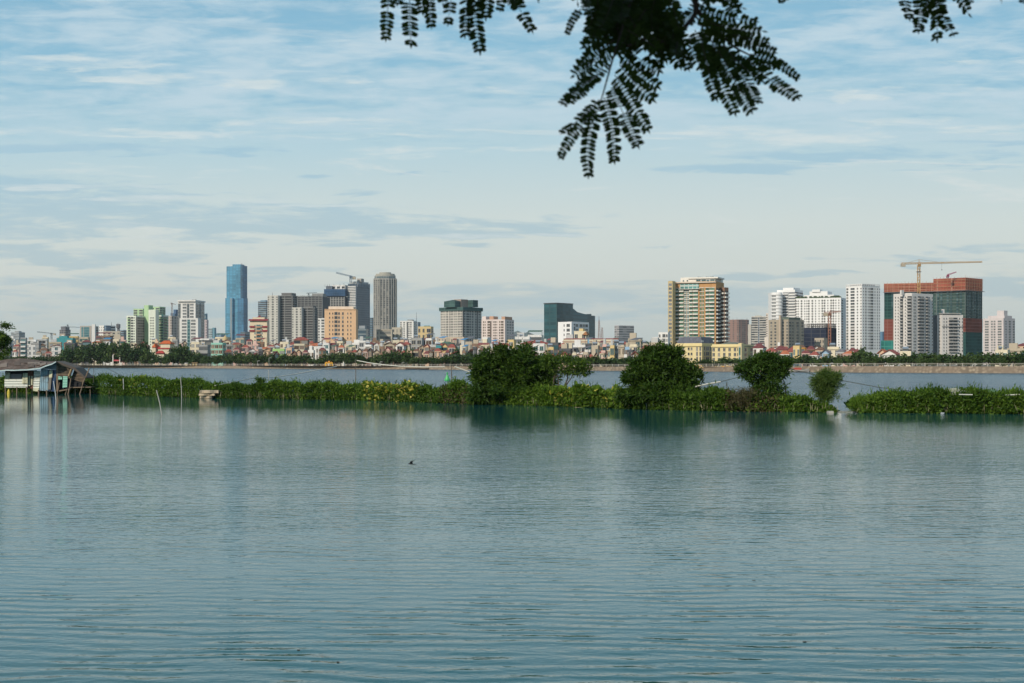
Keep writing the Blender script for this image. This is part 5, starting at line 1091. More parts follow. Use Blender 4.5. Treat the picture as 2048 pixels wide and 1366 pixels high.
for x, L_, lab in ((826, 7, 'dark wooden rowing boat moored at the far shore, left of a pair'), (848, 6, 'dark wooden rowing boat moored at the far shore, right of a pair'), (1588, 8, 'dark boat under the red and white pleasure boat')):
    if x < 1500:
        D = shore(x)-2.5; T = thing('rowing_boat', lab, 'boat', (X(x, D), D, 0), 'rowing boats moored at the far shore'); hull(T, (X(x, D), D, 0), L_, 1.5, .55, WOODD, ang=.1); mb = MB()
        for q in (-.2, .2): mb.box(X(x, D)+q*L_-.15, X(x, D)+q*L_+.15, D-.6, D+.6, .42, .48)
        mb.build('thwart', WOODD, T)
D = shore(1595)-4; T = thing('pleasure_boat', 'small white pleasure boat with red trim and a blue roof at the far shore', 'boat', (X(1595, D), D, 0)); hull(T, (X(1595, D), D, 0), 7.5, 2.4, .8, flat_mat((.55, .5, .44), 'boat_paint'))
mb = MB(); mb.box(X(1588, D), X(1602, D), D-.9, D+.9, .8, 1.5); mb.build('cabin', flat_mat((.45, .08, .05), 'boat_paint'), T); mb = MB(); mb.box(X(1587, D), X(1603, D), D-1.1, D+1.1, 2.3, 2.45)
for p in (1588, 1602):
    for q in (-.9, .9): mb.tube([(X(p, D), D+q, 1.5), (X(p, D), D+q, 2.3)], .06, n=4)
mb.build('canopy', flat_mat((.35, .45, .52), 'boat_canopy'), T)
LP = flat_mat((.62, .62, .58), 'lamp_post_paint')
lamps = [(302, 719), (318, 722), (515, 722), (538, 716), (1660, 727), (1797, 729), (1945, 729), (760, 724), (804, 725), (1560, 727), (1100, 724)]
for i, (p, y) in enumerate(lamps):
    D = shore(p)+3.4; T = thing('lamp_post', None, 'lamp post', (X(p, D), D, 1.5), 'lamp posts along the far promenade'); REG.append((T, p, 'pale lamp post standing on the promenade', 'pale promenade lamp posts'))
    mb = MB(); mb.tube([(X(p, D), D, 1.5), (X(p, D), D, Z(y, D))], .13, .07, 6); mb.build('post', LP, T); mb = MB(); mb.tube([(X(p, D), D, Z(y, D)), (X(p, D)+.5, D-.2, Z(y, D)+.15), (X(p, D)+.9, D-.3, Z(y, D)+.1)], .07, n=5); mb.box(X(p, D)+.7, X(p, D)+1.3, D-.45, D-.15, Z(y, D)-.02, Z(y, D)+.1); mb.build('lamp_head', LP, T)

# ================================================================== trees of the far shore
LF = leaf_mat('far_foliage', (.016, .038, .011), (.032, .066, .017), (.075, .11, .026), .2)
LF2 = leaf_mat('far_foliage', (.025, .05, .018), (.05, .088, .026), (.10, .145, .035), .2)
BARK = flat_mat((.09, .07, .05), 'bark', .9)
def crown_pts(rng, n, lobes):
    out = []; tot = sum(l[3]*l[4] for l in lobes)
    for cx, cy, cz, rx, rz in lobes:
        m = max(8, int(n*rx*rz/tot)); d = unit(rng.normal(size=(m, 3))); r = (.62+.42*rng.random(m)**.6)[:, None]
        out.append(np.array([cx, cy, cz])+d*r*np.array([rx, rx, rz]))
    return np.concatenate(out)
def far_crown(seed, kind):
    rng = np.random.default_rng(seed); lobes = []
    k = rng.integers(5, 8)
    for i in range(k):
        a = 2*math.pi*i/k+rng.random(); r = rng.uniform(.16, .32); lobes.append((r*math.cos(a), r*math.sin(a), rng.uniform(.42, .72), rng.uniform(.17, .27), rng.uniform(.15, .24)))
    lobes.append((0, 0, .78, .24, .2)); lobes.append((0, 0, .5, .36, .28))
    p = crown_pts(rng, 520, lobes); V = leaves(p, rng.normal(size=p.shape)+np.array([0, 0, -.3]), .13, .10, rng)
    return quads('crown', V, LF if kind else LF2)
CROWNS = [far_crown(s, s % 2) for s in range(8)]
def palm_mesh():
    rng = np.random.default_rng(5); V = []
    for i in range(22):
        a = rng.random()*6.28; el = rng.uniform(-.3, 1.1); p = np.array([0, 0, .86]); d = np.array([math.cos(a)*math.cos(el), math.sin(a)*math.cos(el), math.sin(el)])
        s_ = np.array([-math.sin(a), math.cos(a), 0])*.035
        for j in range(5):
            q = p+d*.085; V.append([p-s_, p+s_, q+s_*.8, q-s_*.8]); p = q; d = unit(d+np.array([0, 0, -.32]))
    return quads('crown', np.array(V), LF2)
PALM = palm_mesh()
TM = MB(); TM.tube([(0, 0, 0), (.01, 0, .3), (0, .01, .62)], .028, .016, 6); TRUNK = TM.data('trunk', BARK)
TM = MB(); TM.tube([(0, 0, 0), (.02, 0, .45), (0, 0, .87)], .018, .014, 6); PTRUNK = TM.data('trunk', BARK)
tr = random.Random(5)
def ftree(px, D, ytop, wpx, palm=False):
    h = Z(ytop, D)-1.5; w_ = wpx/F*D
    T = thing('palm_tree' if palm else 'tree', None, 'tree', (X(px, D), D, 1.5), 'trees along the far shore')
    tall = h > 9
    if palm: REG.append((T, px, 'small feathery palm on the shore', 'small shore palms'))
    elif tall: REG.append((T, px, 'tall dark green tree on the far shore', 'tall dark shore trees'))
    else: REG.append((T, px, 'low green tree on the far shore', 'low green shore trees'))
    T.rotation_euler = (0, 0, tr.random()*6.28); T.scale = (w_, w_, h)
    c = bpy.data.objects.new('crown', PALM if palm else tr.choice(CROWNS)); c.parent = T; C.objects.link(c)
    t = bpy.data.objects.new('trunk', PTRUNK if palm else TRUNK); t.parent = T; C.objects.link(t)
TOP = [(0, 712), (60, 713), (100, 712), (126, 706), (134, 693), (160, 692), (180, 684), (196, 681), (215, 687), (235, 682), (262, 683), (300, 700), (318, 712), (345, 703), (358, 690), (378, 688), (386, 706), (410, 708), (440, 706), (470, 702), (500, 704), (522, 707), (545, 707), (552, 716), (562, 708), (585, 706), (612, 708), (618, 716), (640, 714), (655, 706), (690, 702), (715, 706), (738, 714), (750, 706), (780, 700), (812, 702), (828, 708), (860, 713), (910, 706), (945, 706), (1000, 710), (1100, 706), (1190, 712), (1250, 712), (1290, 708), (1320, 712), (1380, 726), (1408, 716), (1425, 722), (1450, 714), (1500, 716), (1530, 704), (1545, 700), (1560, 710), (1600, 710), (1680, 712), (1705, 704), (1722, 694), (1738, 702), (1760, 712), (1800, 709), (1850, 704), (1900, 704), (2060, 702)]
x = -10.0
while x < 2075:
    yt = lerp(TOP, x); D = sd_(x, tr.uniform(7, 12)); hh = (Z(yt, D)-1.5)
    w_ = tr.uniform(.75, 1.05)*max(8, hh*1.05)*F/D if yt < 722 else 18
    if not (600 < x < 0) and not (1378 < x < 1398): ftree(x, D, yt+tr.uniform(-2, 4), min(w_, 42))
    if hh > 8 and tr.random() < .8: ftree(x+w_*.3, D+tr.uniform(-5, 8), yt+(735-yt)*tr.uniform(.3, .5), min(w_, 30))
    x += min(w_, 42)*.52
for x in range(1570, 2060, 13): ftree(x+tr.uniform(-3, 3), sd_(x, 5.2), 716+tr.uniform(-3, 4), 15, palm=tr.random() < .55)
for x in range(126, 900, 26): ftree(x+tr.uniform(-6, 6), sd_(x, 5.2), 719+tr.uniform(-3, 3), 13, palm=tr.random() < .2)
for x, y, d in ((135, 690, 40), (205, 682, 40), (250, 682, 30), (288, 680, 60), (372, 690, 60), (350, 690, 50), (395, 704, 14), (818, 692, 30), (820, 700, 20), (914, 694, 24), (945, 700, 26), (1284, 704, 20), (1532, 702, 30), (1516, 706, 24), (1290, 700, 24), (1726, 694, 30)): ftree(x, sd_(x, d), y, 26)
finish_labels()
# ================================================================== the planted bank across the pond
def bank_top(px):      # height of the greenery above the water
    return lerp([(-60, 1.6), (0, 1.75), (170, 1.75), (240, 2.0), (300, 1.75), (360, 1.75), (470, 1.25), (520, 1.5), (560, 1.6), (700, 1.45), (830, 1.45), (940, 1.25), (1090, 1.4), (1140, 1.50), (1250, 1.35), (1390, 1.25), (1450, 1.5), (1490, 1.2), (1570, 1.15), (1620, .9), (1672, .35), (1690, .25), (1712, .5), (1740, 1.0), (1800, 1.3), (1880, 1.5), (1960, 1.45), (2048, 1.35), (2300, 1.3)], px)*.86
def bank_pt(px, d): D = bank(px)+d; return X(px, D), D
mb = MB(); prof = [(.15, -.4), (.5, .05), (1.0, .5), (1.6, .74), (3.0, .72), (3.8, .3), (4.3, -.4)]
def soil_strip(x0, x1):
    cols = list(range(x0, x1+1, 12)); g = []
    for p in cols:
        e = min(1, (p-x0)/30 if x0 > 1600 else 1, (x1-p)/30 if x1 < 1800 else 1); h = bank_top(p)/1.6
        g.append([(*bank_pt(p, d+.25*math.sin(p*.09)+.2*math.sin(p*.031)), z*max(.05, e)*min(1, h) if z > 0 else z) for d, z in prof])
    for A, B in zip(g, g[1:]):
        for j in range(len(prof)-1): mb.face([A[j], B[j], B[j+1], A[j+1]])
soil_strip(-120, 1684); soil_strip(1702, 2340); tag(mb.build('bank', G_SOIL), kind='structure')

GREEN = leaf_mat('bank_foliage', (.022, .052, .008), (.058, .112, .014), (.13, .20, .025), .32)
GREENL = leaf_mat('light_foliage', (.07, .14, .015), (.12, .20, .025), (.19, .27, .04), .35)
YEL = leaf_mat('yellow_foliage', (.18, .22, .03), (.42, .38, .06), (.62, .52, .14), .3)
DRY = leaf_mat('dry_foliage', (.035, .034, .013), (.065, .058, .024), (.12, .10, .05), .1)
TREEL = leaf_mat('tree_foliage', (.020, .046, .007), (.052, .098, .014), (.125, .185, .026), .32)
TREEW = leaf_mat('willow_foliage', (.04, .08, .015), (.07, .12, .025), (.12, .17, .045), .3)
rng = np.random.default_rng(77)
def bumpy(px):
    return 1+.09*math.sin(px*.071)+.07*math.sin(px*.163+1)+.05*math.sin(px*.31+2)+.04*math.sin(px*.67)
def cover(name, mat, x0, x1, n, size, asp, zlo=0, zhi=1, up=.6, dmax=3.6, tall=0.0, front=.55):
    """leafy shoots scattered through the volume of the bank's greenery"""
    xs = rng.uniform(x0, x1, n); q = rng.random(n); out = np.zeros((n, 3))
    t = np.maximum(.12, np.array([bank_top(a)*bumpy(a) for a in xs])-.12); Db = np.array([bank(a) for a in xs])
    isf = rng.random(n) < front
    d = np.where(isf, rng.normal(.05, .20, n), rng.uniform(.3, dmax, n)); zz = np.where(isf, rng.random(n)**.85, .55+.47*rng.random(n)**.6-.14*np.clip((d-2)/1.5, 0, 1)**2)
    zz = zlo+(zhi-zlo)*zz
    d = d+zz*.55+.16*np.sin(xs*.09)+.16*np.sin(xs*.17+zz*3)
    z = t*zz+rng.normal(0, .05, n)+tall*rng.random(n)**6
    D = Db+d; out[:, 0] = (xs-1024)/F*Db+rng.normal(0, .05, n); out[:, 1] = D; out[:, 2] = np.maximum(z, .01)
    dr = rng.normal(size=(n, 3)); dr[:, 2] += up; dr[:, 1] -= .5
    return leaves(out, dr, size, size*asp, rng)
def stems(n, x0, x1):
    xs = rng.uniform(x0, x1, n); D = np.array([bank(a) for a in xs])+rng.uniform(-.25, .25, n); p = np.stack([(xs-1024)/F*D, D, np.zeros(n)], 1); dr = rng.normal(0, .22, (n, 3)); dr[:, 2] = 1
    return leaves(p, dr, .55, .035, rng)
STEMV = np.concatenate([stems(420, 200, 1684), stems(160, 1712, 2200), stems(120, 440, 620)])
V = np.concatenate([c_ for x0, x1, k in ((-90, 1670, 1.0), (1720, 2250, .42)) for c_ in (
    cover('a', 0, x0, x1, int(62000*k), .22, .5, 0, 1, .3, 3, 0, 1), cover('a', 0, x0, x1, int(52000*k), .22, .5, .35, 1, .8, 3.6, 0, .05),
    cover('a', 0, x0, x1, int(6000*k), .36, .16, .75, 1, 1.6, 3, .40, .4), cover('a', 0, x0, x1, int(16000*k), .26, .35, 0, .4, -.4, .4, 0, 1))])
mi = np.zeros(len(V)); r_ = rng.random(len(V)); patch = np.sin(V[:, 0, 0]*.9)+np.sin(V[:, 0, 0]*.37+1); mi[(r_ < .22+.20*patch)] = 1
dryz = ((V[:, 0, 0]/V[:, 0, 1]*F+1024 > 1450) & (V[:, 0, 0]/V[:, 0, 1]*F+1024 < 1560)) | ((V[:, 0, 0]/V[:, 0, 1]*F+1024 > 880) & (V[:, 0, 0]/V[:, 0, 1]*F+1024 < 960)); mi[dryz & (rng.random(len(V)) < .45)] = 2
V = np.concatenate([V, STEMV]); mi = np.concatenate([mi, np.full(len(STEMV), 3)])
tag(link('ground_cover', quads('ground_cover', V, [GREEN, GREENL, DRY, flat_mat((.26, .24, .14), 'dead_stem', .9)], mi=mi)), 'dense leafy green shrubs and creepers covering the low bank', 'ground cover', kind='stuff')
def patch_plants(x0, x1, n, nl, lab, mat2, hs=1.0):
    xs = rng.uniform(x0, x1, n); P_ = []
    base = cover('b', 0, x0, x1, n, .34, .75, .55, 1.05, .3, 1.6, .1, .7); low = cover('b', 0, x0, x1, n//4, .3, .7, .05, .5, .2, .5, 0, 1)
    V = np.concatenate([base, low]); m = np.zeros(len(V)); m[rng.random(len(V)) < nl] = 1
    tag(link('creeper', quads('creeper', V, [GREENL, mat2], mi=m)), lab, 'creeper', kind='stuff')
patch_plants(724, 832, 760, .66, 'broad leaved creeper with many yellow leaves along the bank, left of the big tree', YEL)
patch_plants(1098, 1248, 1500, .16, 'light green broad leaved creeper between the two big trees on the bank', YEL)
patch_plants(236, 285, 70, .3, 'small patch of pale leaves on the bank behind the white pole', YEL)

# ------------------------------------------------------------------ trees and bushes on the bank
def bank_tree(label, lobes, base, mat, nclump, lsize, trunks, seed, name='tree', asp=.3, per=11, droop=.35, group=None, limb=True, spread=.32, rag=.22):
    """lobes: (px, py, d, rx_px, ry_px); base (px, d) where it stands"""
    r = np.random.default_rng(seed); D0 = bank(base[0])+base[1]; o = (X(base[0], D0), D0, .45)
    T = thing(name, label, 'bush' if name in ('bush', 'shrub') else 'tree', o, group)
    L3 = [(X(px, D0), D0+d, Z(py, D0), rx/F*D0, ry/F*D0) for px, py, d, rx, ry in lobes]
    tot = sum(l[3]*l[4] for l in L3); Cp = []; Cd = []
    for cx, cy, cz, rx, rz in L3:
        K = max(5, int(nclump*rx*rz/tot/8)); m = K; d = unit(r.normal(size=(m, 3))*np.array([1, 1, 1])); d[:, 1] = np.where(r.random(m) < .25, -np.abs(d[:, 1]), d[:, 1])
        rr = ((.40+.58*r.random(m)**.5)*(1+rag*r.random(m)**3))[:, None]; ry_ = rx*.85
        rr = rr*(1+.16*np.sin(d[:, :1]*7+cx)+.12*np.sin(d[:, 2:]*9+cz))
        c0 = np.array([cx, cy, cz])+d*rr*np.array([rx, ry_, rz]); q_ = r.normal(size=(m*9, 3)); q_[:, 2] = np.abs(q_[:, 2])*.8-.3; sz = np.repeat(r.uniform(.14, .30, m), 9)[:, None]
        Cp.append(np.repeat(c0, 9, 0)+q_*sz*min(1.0, rx*1.6+.3)); Cd.append(unit(np.repeat(d, 9, 0)*.6+unit(q_)*.8))
    Cp = np.concatenate(Cp); Cd = np.concatenate(Cd); keep = Cp[:, 2] > .12; Cp = Cp[keep]; Cd = Cd[keep]; n = len(Cp)
    p = np.repeat(Cp, per, 0)+r.normal(size=(n*per, 3))*spread*.33; dr = np.repeat(Cd, per, 0)*.8+r.normal(size=(n*per, 3))*.75; dr[:, 2] -= droop
    V = leaves(p, dr, lsize, lsize*asp, r)-np.array(o)
    link('crown', quads('crown', V.astype(float), mat), T)
    mb = MB()
    for (bx, by), (tx, ty), r0, dd in trunks:
        p0 = Vector((X(bx, D0), D0, max(.1, Z(by, D0)))); p1 = Vector((X(tx, D0), D0+dd, Z(ty, D0))); m_ = p0.lerp(p1, .5)+Vector((r.uniform(-.15, .15), r.uniform(-.2, .2), 0)); mb.tube([p0, m_, p1], r0, r0*.45, 7)
        if limb:
            for i in range(4):
                l = L3[r.integers(0, len(L3))]; s_ = p0.lerp(p1, r.uniform(.45, 1)); mb.tube([s_, s_.lerp(Vector(l[:3]), .55)+Vector((0, 0, .15)), Vector(l[:3])], r0*.4, r0*.12, 5)
    if mb.f: mb.build('trunk', BARK, T)
    return T
bank_tree('biggest round dark green tree on the bank, hanging down to the water', [(1000, 752, .6, 48, 42), (967, 769, 0, 24, 34), (1053, 748, 0, 38, 38), (1037, 718, .4, 24, 17), (1000, 721, .5, 22, 17), (975, 736, .2, 19, 18), (1075, 762, .2, 26, 34), (1020, 785, -.8, 50, 20), (970, 788, -.7, 28, 18), (1070, 790, -.6, 26, 16), (1046, 700, .5, 16, 12), (1000, 706, .3, 12, 12), (1090, 728, .2, 14, 18)], (1015, 1.8), TREEL, 2500, .34,
    [((1010, 806), (1000, 740), .16, .3), ((1030, 806), (1050, 735), .15, 0), ((990, 806), (968, 755), .12, 0)], 1)
bank_tree('thin stemmed umbrella shaped tree just right of the biggest round tree', [(1106, 728, 0, 18, 11), (1132, 723, .2, 22, 9), (1156, 731, 0, 17, 9), (1122, 740, 0, 20, 7), (1150, 745, -.2, 18, 6), (1170, 736, 0, 7, 8), (1100, 718, .2, 12, 7)], (1125, 2.2), TREEL, 240, .24,
    [((1105, 775), (1108, 740), .06, 0), ((1118, 775), (1116, 745), .05, .1), ((1128, 775), (1135, 738), .07, 0), ((1129, 775), (1152, 742), .05, .1)], 2, per=9)
bank_tree('tall dense dark green tree left of the shorter tree and round bush', [(1320, 748, .5, 42, 42), (1295, 766, .2, 27, 34), (1350, 764, .2, 29, 36), (1303, 722, .3, 20, 15), (1337, 716, .3, 20, 14), (1318, 705, .3, 12, 8), (1368, 738, 0, 13, 16), (1283, 742, .2, 15, 18), (1296, 706, .1, 8, 5), (1347, 702, .1, 9, 5), (1386, 752, 0, 8, 7), (1262, 756, 0, 8, 7), (1310, 792, -.9, 48, 20), (1360, 792, -.7, 34, 18), (1268, 790, -.4, 22, 18), (1378, 775, -.2, 16, 12), (1262, 762, 0, 10, 8)], (1320, 1.8), TREEL, 2600, .31,
    [((1315, 815), (1310, 740), .16, .2), ((1330, 815), (1350, 735), .14, 0), ((1300, 815), (1290, 760), .1, 0)], 3)
bank_tree('shorter ragged green tree leaning left beside the round bush on the bank', [(1528, 750, .2, 26, 18), (1512, 740, .1, 16, 10), (1546, 736, .1, 17, 9), (1530, 726, .2, 9, 7), (1496, 752, 0, 10, 7), (1558, 727, .1, 8, 7), (1568, 742, 0, 6, 7), (1530, 778, -.3, 24, 16), (1520, 797, -.5, 22, 12), (1545, 792, -.5, 20, 13), (1505, 726, 0, 9, 3.5), (1542, 718, 0, 6, 5), (1488, 742, 0, 9, 3.5), (1568, 730, 0, 8, 4), (1524, 716, 0, 4, 4)], (1530, 1.6), leaf_mat('tree_foliage', (.022, .05, .008), (.045, .09, .014), (.10, .155, .03), .3), 620, .26,
    [((1530, 818), (1528, 750), .13, .2), ((1572, 805), (1560, 740), .05, 0), ((1535, 818), (1548, 735), .08, 0)], 4, droop=.1, rag=.4)
bank_tree('round feathery bush at the end of the bank beside the water gap', [(1652, 772, .2, 18, 20), (1642, 780, .1, 11, 18), (1662, 765, .1, 12, 15), (1650, 794, -.1, 14, 12), (1672, 756, .1, 6, 9), (1638, 762, .1, 7, 7), (1655, 750, 0, 7, 6)], (1652, 1.5), TREEW, 620, .24,
    [((1652, 820), (1650, 775), .07, .1), ((1656, 820), (1666, 765), .05, .1)], 5, name='bush', asp=.13, per=14, droop=-.5, spread=.25)
bank_tree('leafy tree crown leaning in at the left edge above the tin hut', [(-20, 690, 0, 30, 40), (2, 662, 0, 14, 15), (5, 686, 0, 14, 20), (0, 710, 0, 16, 18), (13, 688, 0, 8, 10), (-45, 700, 0, 40, 50)], (-30, 4.0), leaf_mat('tree_foliage', (.02, .05, .008), (.05, .10, .016), (.12, .18, .03), .3), 900, .34,
    [((-30, 790), (-26, 690), .2, 0)], 6)
bank_tree('small bush sticking up from the bank beside the white string line, left half', [(523, 760, 0, 5, 6), (520, 768, 0, 8, 5)], (522, 1.4), GREEN, 70, .22, [((522, 780), (522, 762), .03, 0)], 7, name='bush', per=8, spread=.2)
bank_tree('leafy sapling standing on the bank left of the biggest round tree', [(915, 768, 0, 9, 9), (926, 775, 0, 12, 8), (905, 778, 0, 10, 8)], (916, 1.2), GREENL, 150, .26, [((916, 795), (915, 768), .03, 0)], 8, name='bush', per=8, spread=.22)
bank_tree('dry brown thicket hanging over the water beneath the ragged green tree', [(1490, 798, -.3, 36, 16), (1520, 806, -.5, 20, 10)], (1495, .7), DRY, 260, .30, [((1495, 818), (1490, 800), .03, 0)], 9, name='bush', asp=.10, per=9, droop=.6)
bank_tree('low spiky reed clump at the left tip of the right hand bank', [(1712, 812, 0, 7, 10), (1722, 811, 0, 9, 10)], (1716, .6), GREENL, 130, .34, [], 10, name='bush', asp=.09, per=9, droop=-1.1, spread=.2)

# ------------------------------------------------------------------ poles, lines, raft, nets
PW_ = flat_mat((.42, .40, .34), 'weathered_bamboo', .8); PD_ = flat_mat((.12, .10, .08), 'dark_pole', .8); LINE = flat_mat((.62, .60, .52), 'white_pipe', .6); DL = flat_mat((.06, .07, .06), 'dark_cord', .8)
def pole(label, a, b_, D, r, mat, name='pole', r1=None, mid_=None, cat='pole'):
    r *= .78; p0, p1 = P(a[0], a[1], D), P(b_[0], b_[1], D); pts = [p0, p0.lerp(p1, .5)+Vector((mid_ or .03, 0, 0)), p1]
    mb = MB(); mb.tube(pts, r, r1 or r*.8, 7); o = mb.build(name, mat, loc=tuple(p0)); tag(o, label, cat); return o
pole('straight white pole standing in the pond left of the leaning stick', (247, 806), (246.5, 757), 131.5, .055, flat_mat((.55, .55, .52), 'white_pole'))
pole('weathered stick leaning left out of the open pond water', (324, 832), (313, 780), 82, .045, PW_)
pole('thin grey pole with a bent top on the bank left of the stone slabs', (363.5, 797), (361, 755), 122.0, .05, PW_)
pole('short pole behind the bank beneath the long white string', (537, 765), (537, 740), 122, .04, PW_)
pole('tall thin pole holding the string line, left of the creeper patch', (711, 775), (711, 718), 118, .045, PD_)
pole('tall dark pole beside the green buoy', (902, 785), (903, 733), 108, .05, PD_)
pole('thin dark pole rising from the bank just right of the tin hut', (187, 765), (187, 722), 137, .03, PD_)
pole('short pale stick standing in the water under the light green creeper, left', (1177, 816), (1177, 801), 97.5, .03, PW_)
pole('pale slanting stick at the right end of the floating bamboo', (1228, 816), (1232, 791), 95, .04, PW_)
pole('grey stake in the water under the tall dense tree', (1292, 818), (1292, 806), 91.5, .035, PW_)
def line(label, pts, D, r, mat, name='string_line', cat='line', D2=None):
    D2 = D2 or D; n = len(pts); mb = MB(); ps = [P(p[0], p[1], D+(D2-D)*i/(n-1)) for i, p in enumerate(pts)]
    mb.tube(ps, r, r, 5); o = mb.build(name, mat, loc=tuple(ps[0])); tag(o, label, cat)
line('long white bamboo line rising over the bank towards the yellow gate', [(430, 771), (472, 763), (505, 756), (520, 755.5), (545, 755), (590, 748), (640, 739), (673, 733)], 121, .045, LINE, 'bamboo_line', D2=140)
line('sagging white line strung from the tall thin pole to the dark pole by the buoy', [(714, 721), (740, 726), (770, 730), (800, 732.5), (850, 734), (890, 733.5)], 119, .04, LINE, D2=110)
line('short white line falling from the dark pole into the biggest tree', [(909, 733), (925, 739), (946, 746)], 108, .045, LINE)
line('short white pole angled up right of the tall dense tree', [(1390, 773.5), (1415, 768), (1441, 763.5)], 92, .045, LINE, 'bamboo_line')
line('thin dark cord rising from the short white pole towards the ragged tree', [(1441, 763.5), (1475, 755), (1500, 750)], 92, .02, DL)
line('dark cord sagging from the hut side pole down to the bank', [(205, 732), (225, 742), (248, 754)], 135, .02, DL)
line('dark cord sloping from behind the ragged tree past the round bush to the right bank', [(1578, 738), (1620, 747), (1690, 762), (1760, 775), (1850, 785)], 92, .022, DL, D2=87)
line('white pipe lying across the right bank near the picture edge', [(1918, 789), (1945, 789.5)], 84, .035, LINE, 'pipe', 'pipe')
line('white pipe running off the right edge over the bank', [(2000, 791), (2030, 789.5), (2075, 789)], 84, .04, LINE, 'pipe', 'pipe')
# buoy
D = 240; T = thing('buoy', 'green cone shaped buoy floating behind the bank beside the dark pole', 'buoy', (X(894.5, D), D, 0)); GB_ = flat_mat((.06, .45, .12), 'green_paint', .5); x = X(894.5, D)
def ring(x, y, r): return [(x+r*math.cos(i*.5236), y+r*math.sin(i*.5236)) for i in range(12)]
mb = MB(); mb.prism(ring(x, D, .42), -.3, .25); mb.prism(ring(x, D, .42), .251, .95, topscale=.38); mb.build('body', GB_, T); mb = MB(); mb.prism(ring(x, D, .08), .951, 1.2); mb.prism(ring(x, D, .14), 1.201, 1.4); mb.build('top_mark', GB_, T)
mb = MB(); mb.prism(ring(x, D, .52), .02, .2); mb.build('float_collar', GB_, T)
# stone slabs at the water's edge
ST = flat_mat((.46, .37, .26), 'sandstone', .85); D = 120.2
for i, (a, c, y0, y1, lab) in enumerate([(401, 439, 786, 780.5, 'topmost pale stone slab of the small stack at the water edge'), (399, 432, 791, 787, 'middle pale stone slab of the small stack at the water edge'), (402, 426, 796.5, 792, 'lowest pale stone slab of the small stack at the water edge')]):
    mb = MB(); z0 = max(-.15, Z(y0, D)); z1 = Z(y1, D); n = 9; poly = [(X(a+(c-a)*t, D)+0, D-.45+.12*math.sin(t*9+i*2)) for t in [j/n for j in range(n+1)]]+[(X(c, D), D+.8), (X(a, D), D+.8)]
    mb.prism(poly, z0, z1, topscale=.97); o = mb.build('stone_slab', ST, loc=(X((a+c)/2, D), D, z0)); tag(o, lab, 'stone slab')
mb = MB(); D = 85.3; mb.prism([(X(1656, D), D-.2), (X(1666, D), D-.25), (X(1667, D), D+.3), (X(1655, D), D+.3)], -.1, .12, topscale=.9); tag(mb.build('stone_slab', flat_mat((.36, .34, .29), 'pale_stone'), loc=(X(1662, D), D, 0)), 'small pale stone slab at the tip of the bank beside the water gap', 'stone slab')
# low weir across the gap
mb = MB(); a, c = (X(1676, 87), 87.2), (X(1712, 86.2), 86.2); mb.fbox(a, *fnorm(a, c)[:2], 0, math.dist(a, c), 0, .35, -.3, .06); tag(mb.build('weir', flat_mat((.24, .25, .22), 'wet_concrete')), 'low concrete weir across the narrow water gap in the bank', 'weir')
# floating bamboo
T = thing('bamboo_raft', 'long floating bamboo raft pole at the foot of the light green creeper', 'raft', (X(1200, 96), 96, 0)); mb = MB(); mb.tube([P(1150, 815.5, 96.3), P(1195, 817, 95.5), P(1240, 816.5, 95)], .05, .04, 6); mb.build('bamboo', flat_mat((.26, .20, .12), 'old_bamboo'), T)
mb = MB(); mb.tube([P(1158, 816.2, 96), P(1212, 817.5, 95.2)], .04, .04, 6); mb.tube([P(1210, 797, 95.4), P(1238, 810, 95.0)], .022, .02, 5); mb.tube([P(1212, 800, 95.4), P(1236, 812, 95.0)], .02, .02, 5); mb.build('bamboo', flat_mat((.26, .20, .12), 'old_bamboo'), T)
# heap of fishing net
m_, n_, b_ = principled('fishing_net'); t_ = n_.new('ShaderNodeTexCoord'); n_.put(b_.inputs['Base Color'], n_.mix(n_.noise(t_.outputs['Object'], 3, 4), (.16, .16, .10), (.42, .42, .32))); b_.inputs['Roughness'].default_value = .9; NETM = m_
def heap(label, prof_, mat, D, thick):
    mb = MB(); n = len(prof_); rows = []
    for k, (dd, s_) in enumerate([(-thick, 0), (-thick*.6, .7), (0, 1), (thick*.6, .7), (thick, 0)]):
        rows.append([(X(p, D), D+dd, Z(y, D)*s_+.9*(1-s_)+random.uniform(-.05, .05)) for p, y in prof_])
    for A, B in zip(rows, rows[1:]):
        for i in range(n-1): mb.face([A[i], A[i+1], B[i+1], B[i]])
    o = mb.build('fishing_net', mat, loc=(X(prof_[0][0], D), D, .9)); tag(o, label, 'fishing net')
heap('heap of pale fishing net lying on top of the right hand bank', [(1865, 788), (1882, 781), (1896, 777.5), (1912, 777), (1925, 780), (1938, 784.5), (1950, 786)], NETM, 86, .8)
heap('smaller heap of net with a green tinge on the right hand bank', [(1950, 786), (1962, 784), (1975, 780.5), (1986, 779), (1996, 782), (2003, 786)], flat_mat((.14, .26, .16), 'green_netting', .9), 86, .7)
for p, y, D, c, lab in ((1885, 825, 83.7, (.6, .62, .64), 'white plastic bottle at the foot of the right hand bank'), (964, 804, 103.6, (.5, .44, .38), 'pale rubbish scrap at the water edge under the biggest round tree')):
    mb = MB(); q = P(p, y, D); q.z = .04; mb.tube([q+Vector((-.10, 0, 0)), q+Vector((.04, 0, 0)), q+Vector((.07, 0, .01)), q+Vector((.11, 0, .02))], .045, .02, 8); tag(mb.build('bottle' if p > 1500 else 'litter', flat_mat(c, 'plastic', .4), loc=tuple(q)), lab, 'bottle' if p > 1500 else 'litter')
DLF = flat_mat((.04, .03, .02), 'dead_leaf', .8)
